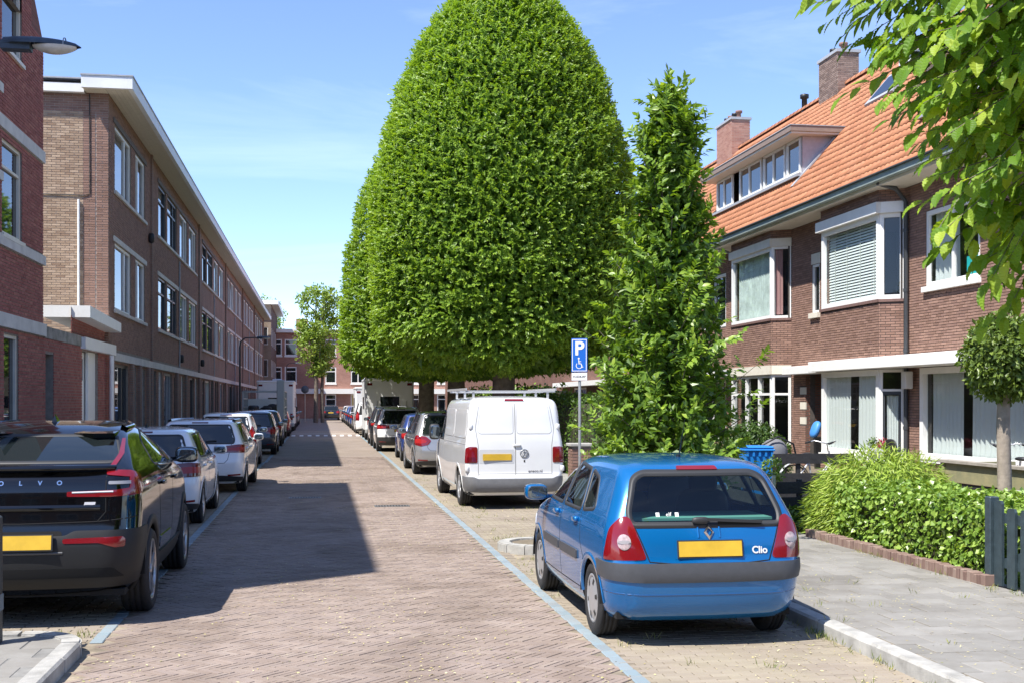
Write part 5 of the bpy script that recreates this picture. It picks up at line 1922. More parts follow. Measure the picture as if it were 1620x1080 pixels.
# ---- tree at the end of the street
M_ft = leaf_mat('far_tree_leaf', [(.13, .22, .035), (.20, .30, .05), (.27, .37, .065), (.34, .43, .08)], leaf=.35)
ft = thing('street_tree', 'slender light green tree with two stems at the far end of the street', 'tree', (-.1, 107, 0))
mb = MB()
mb.tube([(-.25, 0, 0), (-.2, 0, 3), (-.3, 0, 7), (-.2, 0, 11)], [.22, .18, .12, .03], 8)
mb.tube([(.35, .3, 0), (.3, .2, 3), (.5, .2, 7), (.4, 0, 10.5)], [.17, .15, .1, .03], 8)
for k in range(14):
    a = k * 2.4
    z = 4 + k * .45
    mb.tube([(0, 0, z), (math.cos(a) * 1.0, math.sin(a) * 1.0, z + .9), (math.cos(a) * 1.7, math.sin(a) * 1.7, z + 2)], [.07, .045, .015], 5)
mb.build('trunk', M_bark, ft)
cl = []
for k in range(105):
    z = R.uniform(4.4, 12.0)
    rr = 2.0 * (1 - abs((z - 8.6) / 4.8) ** 2.4) * math.sqrt(R.random())
    a = R.uniform(0, 2 * PI)
    cl.append((rr * math.cos(a), rr * math.sin(a), z, R.uniform(.35, .75)))
cl = np.array(cl)
k = RG.integers(0, len(cl), 7000)
d = nrmz(RG.normal(0, 1, (7000, 3)))
P = cl[k, :3] + d * (cl[k, 3] * RG.uniform(.5, 1.0, 7000))[:, None]
V, F = leaves2(P, RG.normal(0, 1, (7000, 3)), d + RG.normal(0, .5, (7000, 3)) + np.array((0, 0, .4)), RG.uniform(.20, .34, 7000), .17, .1)
link('crown', npmesh('crown', V, F, M_ft, np.repeat(np.clip(RG.normal(.5, .22, 7000), 0, 1), 2)), ft)
bk = thing('background_tree', 'dark green tree top rising above the roofs at the street end', 'tree', (-6, 141, 0))
mb = MB()
mb.tube([(0, 0, 0), (0, 0, 12)], [.3, .15], 8)
mb.build('trunk', M_bark, bk)
ball_foliage(bk, (0, 0, 11.5), (1.7, 2, 2.2), 1500, .35, M_ft, lump=.2)

# ---- weeds, grass tufts and litter
def blades(o_name, label, pts, hmin, hmax, m, nper=14, spread=.05):
    B = []
    for (x, y, z) in pts:
        for k in range(nper):
            B.append((x + R.gauss(0, spread), y + R.gauss(0, spread), z))
    B = np.array(B)
    n = len(B)
    D = RG.normal(0, .45, (n, 3)); D[:, 2] = 1
    V, F = leaves2(B, D, RG.normal(0, 1, (n, 3)), RG.uniform(hmin, hmax, n), .006, .1)
    o = link(o_name, npmesh(o_name, V, F, m, np.repeat(RG.random(n), 2)))
    tag(o, label, 'grass', kind='stuff')
M_gr = leaf_mat('weed_blade', [(.08, .13, .025), (.15, .20, .04), (.28, .30, .09), (.42, .38, .16)], leaf=.3)
pts = []
for k in range(60):
    pts.append((3.92 - abs(R.gauss(0, .03)), R.uniform(6.8, 13.4), 0))
for k in range(45):
    pts.append((R.uniform(-3.4, -1.75), 9.62 + abs(R.gauss(0, .12)), 0))
for k in range(40):
    pts.append((R.uniform(2.25, 3.9), R.choice((13.63, 15.75)) + R.gauss(0, .05), 0))
for k in range(30):
    pts.append((6.22 + R.gauss(0, .03), R.uniform(8, 14.3), .10))
for k in range(14):
    pts.append((R.uniform(4.1, 6.2), R.uniform(7.5, 12), .105))
for k in range(120):
    pts.append((R.uniform(2.2, 3.9), R.uniform(7, 30), 0))
blades('weeds', 'weeds and grass tufts growing along the kerbs', pts, .02, .085, M_gr, 9, .035)
n = 9500
x, y = RG.uniform(-1.6, 4.0, n), 7 + 30 * RG.random(n) ** 1.6
k = (np.sin(x * 2.1 + y * .7) + np.sin(x * 5.3 - y * 1.9) + RG.normal(0, .8, n) + np.where(x > 2.2, .5, 0)) > .1
x, y = x[k], y[k]
n = len(x)
P = np.stack([x, y, np.full(n, .004)], 1)
D = RG.normal(0, 1, (n, 3)); D[:, 2] = RG.uniform(-.05, .2, n)
V, F = leaves2(P, D, np.array((0, 0, 1.0)) + RG.normal(0, .25, (n, 3)), RG.uniform(.012, .032, n), RG.uniform(.008, .016, n), .1)
o = link('leaf_litter', npmesh('leaf_litter', V, F, leaf_mat('litter', [(.36, .28, .10), (.50, .43, .20), (.60, .54, .32), (.30, .31, .10)], leaf=.0, rough=.8), np.repeat(RG.random(n), 2)))
tag(o, 'dry blossom and leaf litter scattered over the road bricks', 'litter', kind='stuff')
n = 900
P = np.stack([RG.uniform(4.1, 6.25, n), 7 + 7 * RG.random(n), np.full(n, .109)], 1)
D = RG.normal(0, 1, (n, 3)); D[:, 2] = .05
V, F = leaves2(P, D, np.array((0, 0, 1.0)) + RG.normal(0, .2, (n, 3)), RG.uniform(.012, .03, n), .01, .1)
o = link('leaf_litter', npmesh('leaf_litter', V, F, MATS['litter'], np.repeat(RG.random(n), 2)))
tag(o, 'dry litter lying in the joints of the grey pavement', 'litter', kind='stuff')

# ================================================================== vehicles
def pchip(x, y, q):
    """monotone cubic interpolation"""
    x, y, q = np.asarray(x, float), np.asarray(y, float), np.asarray(q, float)
    h = np.diff(x); d = np.diff(y) / h
    m = np.zeros(len(x))
    m[0], m[-1] = d[0], d[-1]
    for i in range(1, len(x) - 1):
        if d[i - 1] * d[i] > 0:
            w1, w2 = 2 * h[i] + h[i - 1], h[i] + 2 * h[i - 1]
            m[i] = (w1 + w2) / (w1 / d[i - 1] + w2 / d[i])
    k = np.clip(np.searchsorted(x, q) - 1, 0, len(h) - 1)
    t = (q - x[k]) / h[k]
    return (2 * t**3 - 3 * t**2 + 1) * y[k] + (t**3 - 2 * t**2 + t) * h[k] * m[k] + (-2 * t**3 + 3 * t**2) * y[k + 1] + (t**3 - t**2) * h[k] * m[k + 1]

def rounded(poly, r, n=4):
    """round the corners of a polygon"""
    out = []
    m = len(poly)
    for i in range(m):
        p, a, b = Vector(poly[i]), Vector(poly[i - 1]), Vector(poly[(i + 1) % m])
        ra = min(r, (a - p).length * .45, (b - p).length * .45)
        A, B = p + (a - p).normalized() * ra, p + (b - p).normalized() * ra
        for k in range(n + 1):
            t = k / n
            q = A * (1 - t) ** 2 + p * 2 * t * (1 - t) + B * t * t
            out.append((q.x, q.y))
    return out

def dense(poly, s):
    out = []
    for i in range(len(poly)):
        a, b = Vector(poly[i]), Vector(poly[(i + 1) % len(poly)])
        n = max(1, int(math.ceil((b - a).length / s)))
        for k in range(n):
            q = a.lerp(b, k / n)
            out.append((q.x, q.y))
    return out

def inside(poly, x, y):
    x, y = np.asarray(x, float), np.asarray(y, float)
    r = np.zeros(x.shape, bool)
    n = len(poly)
    for i in range(n):
        (x1, y1), (x2, y2) = poly[i], poly[(i + 1) % n]
        if y1 == y2: continue
        r ^= ((y1 > y) != (y2 > y)) & (x < (x2 - x1) * (y - y1) / (y2 - y1) + x1)
    return r

def grow(poly, d):
    """offset polygon outline by d (positive outwards)"""
    n = len(poly)
    ar = sum(poly[i][0] * poly[(i + 1) % n][1] - poly[(i + 1) % n][0] * poly[i][1] for i in range(n))
    s = 1 if ar > 0 else -1
    out = []
    for i in range(n):
        a, p, b = Vector(poly[i - 1]), Vector(poly[i]), Vector(poly[(i + 1) % n])
        t = ((p - a).normalized() + (b - p).normalized())
        if t.length < 1e-6: t = b - p
        t.normalize()
        out.append((p.x + t.y * d * s, p.y - t.x * d * s))
    return out

class Shape:
    """car body as a stack of plan outlines. keys rows: z, y_rear, y_front, half width, rear corner radius, front corner radius"""
    def __init__(s, keys, bow=.05, bowf=.12, taper=.035, nz=72, nside=84, hi=True):
        K = np.array(keys, float)
        t = np.arange(len(K))
        seg = np.sqrt(np.diff(K[:, 0]) ** 2 * 4 + np.diff(K[:, 1]) ** 2 + np.diff(K[:, 3]) ** 2 * 2 + .0004)
        t = np.concatenate([[0], np.cumsum(seg)])
        q = np.linspace(0, t[-1], nz)
        s.Z, yr, yf, w, rr, rf = [pchip(t, K[:, i], q) for i in range(6)]
        s.nside = nside
        s.O = []
        for i in range(nz):
            s.O.append(s.outline(yr[i], yf[i], w[i], rr[i], rf[i], bow, bowf, taper))
        s.O = np.array(s.O)            # nz, K, 2
        s.nR, s.nC = 15, 9
        d = np.sqrt((np.diff(s.O, axis=1) ** 2).sum(2))
        s.S = np.concatenate([np.zeros((nz, 1)), np.cumsum(d, 1)], 1)
    def outline(s, yr, yf, w, rr, rf, bow, bowf, taper):
        ym = (yr + yf) / 2
        hl = (yf - yr) / 2
        bow = min(bow, hl * .3); bowf = min(bowf, hl * .3)
        wr = w * (1 - taper)
        wf = w * (1 - taper * 1.2)
        rr = max(.01, min(rr, wr * .8, hl * .6)); rf = max(.01, min(rf, wf * .8, hl * .6))
        pts = []
        for k in range(15):
            x = (wr - rr) * k / 14
            pts.append((x, yr + bow * (x / max(wr, .01)) ** 2))
        y0 = pts[-1][1]
        for k in range(1, 9):
            a = PI / 2 * k / 8
            pts.append((wr - rr + rr * math.sin(a), y0 + rr * (1 - math.cos(a))))
        ya = pts[-1][1]
        front = []
        for k in range(11):
            x = (wf - rf) * k / 10
            front.append((x, yf - bowf * (x / max(wf, .01)) ** 2))
        y1 = front[-1][1]
        for k in range(1, 9):
            a = PI / 2 * k / 8
            front.append((wf - rf + rf * math.sin(a), y1 - rf * (1 - math.cos(a))))
        yb = front[-1][1]
        for k in range(1, s.nside):
            y = ya + (yb - ya) * k / s.nside
            e = (y - ym) / hl
            x = w * (1 - (taper if e < 0 else taper * 1.2) * e * e / max(((ya - ym) / hl) ** 2 if e < 0 else ((yb - ym) / hl) ** 2, .05))
            pts.append((x, y))
        return pts + front[::-1]
    def lev(s, z):
        i = int(np.clip(np.searchsorted(s.Z, z) - 1, 0, len(s.Z) - 2))
        f = float(np.clip((z - s.Z[i]) / max(s.Z[i + 1] - s.Z[i], 1e-6), 0, 1))
        return i, f
    def pt(s, mode, a, z):
        i, f = s.lev(z)
        O = s.O[i] * (1 - f) + s.O[i + 1] * f
        if mode == 'side':
            return np.array((np.interp(a, O[:, 1], O[:, 0]), a, z))
        if mode == 'rear':
            k = 24
            return np.array((a, np.interp(abs(a), O[:k, 0], O[:k, 1]), z))
        S_ = s.S[i] * (1 - f) + s.S[i + 1] * f
        g = math.copysign(1, a)
        return np.array((g * np.interp(abs(a), S_, O[:, 0]), np.interp(abs(a), S_, O[:, 1]), z))
    def ptn(s, mode, a, z, side=1):
        e = .006
        p = s.pt(mode, a, z)
        pa = s.pt(mode, a + e, z) - s.pt(mode, a - e, z)
        pz = s.pt(mode, a, z + e) - s.pt(mode, a, z - e)
        n = np.cross(pa, pz)
        l = np.linalg.norm(n)
        n = n / l if l > 1e-9 else np.array((0, -1.0, 0))
        ref = np.array((1.0, 0, .15)) if mode == 'side' else np.array((0, -1.0, .1)) if mode == 'rear' else np.array((math.copysign(.6, a), -.6, .1))
        if n @ ref < 0: n = -n
        if mode == 'side' and side < 0:
            p = p * (-1, 1, 1); n = n * (-1, 1, 1)
        return p, n
    def body(s, name, mats, holes_side=(), holes_rear=(), arches=()):
        """closed shell with openings left for glass and wheel arches"""
        nz, K, _ = s.O.shape
        # full ring: right half then mirrored left half
        X = np.concatenate([s.O[:, :, 0], -s.O[:, K - 2:0:-1, 0]], 1)
        Y = np.concatenate([s.O[:, :, 1], s.O[:, K - 2:0:-1, 1]], 1)
        M = X.shape[1]
        V = np.stack([X, Y, np.repeat(s.Z[:, None], M, 1)], 2).reshape(-1, 3)
        i, j = np.meshgrid(np.arange(nz - 1), np.arange(M), indexing='ij')
        j2 = (j + 1) % M
        F = np.stack([i * M + j, i * M + j2, (i + 1) * M + j2, (i + 1) * M + j], 2).reshape(-1, 4)
        C = V[F].mean(1)
        kill = np.zeros(len(F), bool)
        nrm = np.cross(V[F[:, 1]] - V[F[:, 0]], V[F[:, 3]] - V[F[:, 0]])
        nrm /= np.maximum(np.linalg.norm(nrm, axis=1, keepdims=True), 1e-9)
        for (cy, cz, r) in arches:
            kill |= ((C[:, 1] - cy) ** 2 + (C[:, 2] - cz) ** 2 < r * r) & (np.abs(nrm[:, 0]) > .35)
        for poly in holes_side:
            kill |= inside(poly, C[:, 1], C[:, 2]) & (np.abs(nrm[:, 0]) > .3)
        for poly in holes_rear:
            kill |= inside(poly, np.abs(C[:, 0]), C[:, 2]) & (nrm[:, 1] * np.sign(C[:, 1] + 1e-3) > .1) & (C[:, 1] < 0)
        F = F[~kill]
        me = npmesh(name, V, F, mats, smooth=True)
        bm = bmesh.new()
        bm.from_mesh(me)
        top = [v for v in bm.verts if v.co.z > s.Z[-1] - 1e-5]
        bmesh.ops.contextual_create(bm, geom=top)
        bmesh.ops.recalc_face_normals(bm, faces=bm.faces[:])
        for f in bm.faces: f.smooth = True
        bm.to_mesh(me)
        bm.free()
        return me
    def patch(s, poly, mode, side=1, off=.003, res=.045, depth=.015, bulge=0.0):
        """piece of trim, glass or lamp that follows the body: returns verts and faces"""
        B = dense(poly, res)
        if mode != 'side' and side < 0:
            B = [(-a, b) for a, b in B]
        xs, ys = [b[0] for b in B], [b[1] for b in B]
        gx, gy = np.meshgrid(np.arange(min(xs) + res / 2, max(xs), res), np.arange(min(ys) + res / 2, max(ys), res))
        sh = grow(B, -res * .45)
        k = inside(sh, gx.ravel(), gy.ravel())
        G = list(zip(gx.ravel()[k], gy.ravel()[k]))
        n = len(B)
        co = [Vector(p) for p in B + G]
        r = delaunay_2d_cdt(co, [(i, (i + 1) % n) for i in range(n)], [], 1, 1e-6)
        P2, Fc = r[0], r[2]
        V, Nn = [], []
        for p in P2:
            q, nn = s.ptn(mode, p.x, p.y, side)
            V.append(q + nn * off); Nn.append(nn)
        cnt = {}
        for f in Fc:
            for a, b in zip(f, f[1:] + f[:1]):
                cnt[(a, b)] = 1
        edge = [(a, b) for (a, b) in cnt if (b, a) not in cnt]
        if bulge:
            bd = {a for e in edge for a in e}
            for i in range(len(V)):
                if i not in bd: V[i] = V[i] + Nn[i] * bulge
        faces = [list(f) for f in Fc]
        sm = [True] * len(faces)
        m = {}
        V2 = list(V)
        for a, b in edge:
            for q in (a, b):
                if q not in m:
                    m[q] = len(V2)
                    V2.append(V[q]); V2.append(V[q] - Nn[q] * depth)
        for a, b in edge:
            faces.append([m[b], m[a], m[a] + 1, m[b] + 1]); sm.append(False)
        return V2, faces, sm
    def part(s, name, poly, mode, m, parent, side=1, off=.003, res=.045, depth=.015, bulge=0.0):
        V, F, sm = s.patch(poly, mode, side, off, res, depth, bulge)
        mb = MB()
        mb.v, mb.f, mb.sm = [tuple(v) for v in V], [tuple(f) for f in F], sm
        mb.mi = [0] * len(F); mb.pv = [0] * len(F)
        me = mb.mesh(name, m)
        bm = bmesh.new(); bm.from_mesh(me)
        bmesh.ops.recalc_face_normals(bm, faces=bm.faces[:])
        # make sure the outside looks outwards
        bm.to_mesh(me); bm.free()
        return link(name, me, parent)
    def strip(s, name, line, mode, width, m, parent, side=1, off=.002, res=.04, closed=False, depth=.004):
        """thin strip along a polyline on the body: seams, gaskets, mouldings"""
        L = dense(line, res) if closed else dense(line, res)[:]
        if not closed:
            # dense() closes the loop: cut the closing run away
            L = []
            for a, b in zip(line[:-1], line[1:]):
                a, b = Vector(a), Vector(b)
                k = max(1, int(math.ceil((b - a).length / res)))
                L += [tuple(a.lerp(b, i / k)) for i in range(k)]
            L.append(tuple(line[-1]))
        if mode != 'side' and side < 0: L = [(-a, b) for a, b in L]
        n = len(L)
        V, F = [], []
        for i, p in enumerate(L):
            a, b = L[i - 1] if (i or closed) else L[i], L[(i + 1) % n] if (i < n - 1 or closed) else L[i]
            t = Vector((b[0] - a[0], b[1] - a[1]))
            t = t.normalized() if t.length > 1e-9 else Vector((1, 0))
            for sg, dz in ((-1, -depth), (-.9, 0), (.9, 0), (1, -depth)):
                q, nn = s.ptn(mode, p[0] - t.y * sg * width / 2, p[1] + t.x * sg * width / 2, side)
                V.append(tuple(q + nn * (off + dz)))
        for i in range(n if closed else n - 1):
            j = (i + 1) % n
            for k in range(3):
                F.append((4 * i + k, 4 * i + k + 1, 4 * j + k + 1, 4 * j + k))
        mb = MB()
        mb.add(V, F, True)
        return mb.build(name, m, parent)

# ---- shared vehicle materials
M_tyre = mat('tyre_rubber', (.022, .022, .023), .8, noise=.2, nscale=30, bump=.2, bscale=150)
M_rimd = mat('rim_shadow', (.03, .03, .03), .6)
M_alloy = mat('alloy', (.55, .55, .56), .3, metal=.85)
M_hub = mat('hubcap_silver', (.50, .51, .52), .38, metal=.6)
M_carglass = mat('car_glass', (.010, .014, .015), .02, spec=.8)
M_trim = mat('dark_trim', (.030, .031, .033), .55)
M_grey_bump = mat('grey_bumper', (.06, .063, .07), .5, noise=.08, nscale=20)
M_redl = mat('red_lens', (.19, .005, .008), .12, spec=.7, coat=.6)
M_dredl = mat('dark_red_lens', (.12, .004, .008), .12, spec=.7, coat=.6)
M_whl = mat('clear_lens', (.62, .62, .64), .15, spec=.7, coat=.5)
M_plate = mat('yellow_plate', (.60, .38, .035), .4, noise=.12, nscale=5)
M_chrome = mat('chrome', (.72, .73, .75), .12, metal=1.0)
M_well = mat('wheel_well', (.008, .008, .008), .95)
M_seat = mat('seat_fabric', (.05, .055, .06), .9)
M_carwin = glass_mat('car_window', (.74, .85, .80))
def paint(name, c, metal=.0, rough=.3, coat=1.0):
    return mat(name, c, rough, metal=metal, coat=coat, spec=.5, noise=.03, nscale=2)

def wheel_meshes(Rt, wd, Rr, style):
    """tyre and rim, axle along x, outer face at +x"""
    h = wd / 2
    t = MB()
    prof = [(Rr, -h * .8), (Rr + .01, -h * .92), ((Rt + Rr) / 2, -h * 1.02), (Rt - .025, -h * .95), (Rt - .006, -h * .80)]
    for k in range(4):
        a = -h * .78 + 1.56 * h * (k + .15) / 4
        b = -h * .78 + 1.56 * h * (k + .85) / 4
        prof += [(Rt, a), (Rt, b)]
        if k < 3: prof += [(Rt - .008, b + .003), (Rt - .008, b + .12 * h)]
    prof += [(Rt - .006, h * .80), (Rt - .025, h * .95), ((Rt + Rr) / 2, h * 1.02), (Rr + .01, h * .92), (Rr, h * .8)]
    t.lathe(prof, 'x', n=40)
    r = MB()
    r.mat_i = 1
    r.lathe([(Rr, -h * .8), (Rr, h * .35), (Rr * .2, h * .25), (0, h * .25)], 'x', n=32)
    r.mat_i = 0
    r.lathe([(Rr + .004, h * .70), (Rr + .006, h * .90), (Rr - .012, h * .92), (Rr - .02, h * .72)], 'x', n=40)
    if style == 'hubcap':
        r.lathe([(Rr - .015, h * .78), (Rr * .86, h * .86), (Rr * .5, h * .98), (Rr * .22, h * 1.0), (0, h * 1.0)], 'x', n=40)
        r.mat_i = 1
        for k in range(6):
            a = 2 * PI * k / 6 + .2
            for q in range(2):
                pass
            w0, w1 = .13, .24
            vs = []
            for rr, ww, hh in ((Rr * .62, w0, .952), (Rr * .62, -w0, .952), (Rr * .88, -w1 * .5, .885), (Rr * .88, w1 * .5, .885)):
                vs.append((h * hh + .002, rr * math.cos(a + ww), rr * math.sin(a + ww)))
            r.add(vs, [(0, 1, 2, 3)])
    else:
        n = 5 if style == 'five' else 10
        for k in range(n):
            a = 2 * PI * k / n + .3
            for da in ((-.13, .13) if style == 'five' else (0,)):
                b = a + da
                c, s_ = math.cos(b), math.sin(b)
                c0, s0 = math.cos(a + da * .4), math.sin(a + da * .4)
                px, py = -s_, c
                w0, w1 = (.030, .022) if style == 'five' else (.024, .018)
                vs = []
                for (cc, ss, rr, ww, xo) in ((c0, s0, Rr * .16, w0, .80), (c, s_, Rr * .97, w1, .84)):
                    for sg, xx in ((-1, xo - .35), (1, xo - .35), (.7, xo), (-.7, xo)):
                        vs.append((h * xx, rr * cc + px * ww * sg, rr * ss + py * ww * sg))
                r.add(vs, [(0, 1, 2, 3), (4, 5, 6, 7), (0, 1, 5, 4), (1, 2, 6, 5), (2, 3, 7, 6), (3, 0, 4, 7)])
        r.lathe([(Rr * .22, h * .5), (Rr * .2, h * .86), (0, h * .88)], 'x', n=20)
    return t, r

def add_wheels(car, S_, ax, wr, wd, rr, style, xo, m_rim=None, zc=None):
    t, r = wheel_meshes(wr, wd, rr, style)
    tm = t.mesh('tyre', M_tyre, fixn=True)
    rm = r.mesh('rim', [m_rim or M_alloy, M_rimd], fixn=True)
    for cy in ax:
        for sd in (1, -1):
            w = link('wheel', tm, car)
            w.location = (sd * (xo - wd / 2), cy, wr)
            if sd < 0: w.rotation_euler = (0, 0, PI)
            link('rim', rm, w)

def arch_parts(car, S_, cy, cz, r, m_lip, lipw=.05, proud=.004, zmin=.2, w_in=.36):
    for sd in (1, -1):
        a0 = math.asin(max(-1, min(1, (zmin + .01 - cz) / r)))
        line = [(cy + r * math.cos(a), cz + r * math.sin(a)) for a in np.linspace(PI - a0, a0, 30)]
        S_.strip('arch_lip', line, 'side', lipw, m_lip, car, sd, proud, .06, depth=.02)
    mb = MB()
    for sd in (1, -1):
        xo = float(S_.pt('side', cy, cz + r)[0]) - .004
        mb.lathe([(r + .015, sd * xo), (r + .015, sd * (xo - w_in)), (0.02, sd * (xo - w_in))], 'x', (0, cy, cz), 26, .0, PI)
    mb.build('wheel_arch', M_well, car, fixn=False)

def plate(car, S_, z, h=.105, w=.52, tilt_off=.012, recess=None, m_rec=None):
    p, n = S_.ptn('rear', 0, z)
    if recess:
        S_.part('plate_recess', rounded(recess, .03), 'rear', m_rec or M_trim, car, off=.002, depth=.006)
    mb = MB()
    up = Vector((0, 0, 1)); nn = Vector(n).normalized()
    U = Vector((1, 0, 0)); Vv = nn.cross(U).normalized()
    if Vv.z < 0: Vv = -Vv
    c = Vector(p) + nn * tilt_off
    for m_i, (ww, hh, o0, o1) in enumerate(((w + .02, h + .02, -.01, .004), (w, h, .004, .008))):
        mb.mat_i = m_i
        vs = []
        for o in (o0, o1):
            for sx, sz in ((-1, -1), (1, -1), (1, 1), (-1, 1)):
                vs.append(c + U * sx * ww / 2 + Vv * sz * hh / 2 + nn * o)
        mb.add(vs, [(4, 5, 6, 7), (0, 1, 5, 4), (1, 2, 6, 5), (2, 3, 7, 6), (3, 0, 4, 7)])
    mb.build('number_plate', [M_trim, M_plate], car)

def mirror(car, S_, y, z, m, sd, sz=(.11, .09, .075)):
    p, n = S_.ptn('side', y, z, sd)
    c = Vector(p) + Vector((sd * (sz[0] + .05), -.02, .05))
    mb = MB()
    mb.blob(c, sz, .55, 16, 10)
    mb.bar(Vector(p) + Vector((-.03 * sd, .03, 0)), c + Vector((0, .02, -.03)), .05, .035)
    o = mb.build('wing_mirror', m, car)
    mb = MB()
    mb.blob(c + Vector((0, -sz[1] * .93, .002)), (sz[0] * .86, .008, sz[2] * .8), .5, 14, 8)
    mb.build('mirror_glass', mat('mirror_glass', (.25, .30, .33), .05, metal=.9), o)

def text_on(car, S_, body, x, z, size, m, dx=0.0, off=.004, bold=.0, name='lettering', spread=None, depth=.0015):
    """letters standing on the tail, facing backwards"""
    me = text_mesh(name, body, size, m, depth, bold=bold)
    p, n = S_.ptn('rear', x, z)
    n = Vector(n); U = Vector((1, 0, 0)); U = (U - n * U.dot(n)).normalized(); Vv = n.cross(U)
    M_ = Matrix.Identity(4)
    c = Vector(p) + n * off
    for r in range(3):
        M_[r][0], M_[r][1], M_[r][2], M_[r][3] = U[r], Vv[r], n[r], c[r]
    o = link(name, me, car)
    o.matrix_local = M_
    return o

def interior(car, w, y0, y1, belt, seats=True, shelf=None):
    mb = MB()
    mb.box(-w, w, y0, y1, .25, .30)
    mb.build('cabin_floor', M_seat, car)
    if seats:
        for y, zz in ((-.55, .0), (.35, .05)):
            for sx in (-.36, .36):
                mb = MB()
                mb.blob((sx, y, .78 + zz), (.24, .07, .34), .45, 14, 10)
                mb.blob((sx, y + .28, .50 + zz), (.24, .28, .08), .45, 14, 8)
                o = mb.build('seat', M_seat, car)
                mb = MB()
                mb.blob((sx, y - .02, 1.17 + zz), (.13, .05, .085), .5, 12, 8)
                mb.build('headrest', M_seat, o)
    if shelf:
        mb = MB()
        mb.box(-w * .9, w * .9, shelf[0], shelf[1], shelf[2] - .02, shelf[2])
        mb.build('parcel_shelf', mat('parcel_shelf', (.12, .30, .27), .8), car)

def glass_set(car, S_, side_polys, rear_poly, m_glass, gask=.03, opaque=True, r=.05, names=None):
    off = .0025 if opaque else -.002
    for sd in (1, -1):
        for k, p in enumerate(side_polys):
            q = rounded(p, r)
            g = S_.part('side_window', q, 'side', m_glass, car, sd, off, .06, .004)
            S_.strip('gasket', q, 'side', gask, M_trim, g, sd, .004, .05, True, .008)
    if rear_poly:
        full = [(-a, b) for a, b in rear_poly[::-1]] + list(rear_poly)
        q = rounded(full, .05)
        g = S_.part('rear_window', q, 'rear', m_glass, car, 1, off, .07, .004)
        S_.strip('gasket', q, 'rear', gask, M_trim, g, 1, .004, .06, True, .008)

def sharkfin(car, S_, y, m, rod=None):
    z = float(S_.Z[-1])
    mb = MB()
    if rod:
        mb.tube([(0, y, z - .03), (0, y - rod[0], z + rod[1])], [.006, .002], 6)
        mb.cyl((0, y, z - .04), (0, y, z + .01), .02, 8)
    else:
        mb.add([(-.03, y - .07, z - .03), (.03, y - .07, z - .03), (.025, y + .10, z - .02), (-.025, y + .10, z - .02), (0, y - .06, z + .05), (0, y - .02, z + .055)],
               [(0, 1, 4), (1, 2, 5, 4), (2, 3, 5), (3, 0, 4, 5)])
    mb.build('antenna', m, car)

def underbody(car, w, y0, y1, z=.21):
    mb = MB()
    mb.box(-w, w, y0, y1, z, z + .05)
    mb.build('underbody', M_well, car)
    mb = MB()
    mb.tube([(-w * .5, y0 + .02, z + .03), (-w * .5, y0 + .45, z + .02)], .035, 8)
    mb.build('exhaust', mat('exhaust', (.14, .12, .10), .5, metal=.7), car)

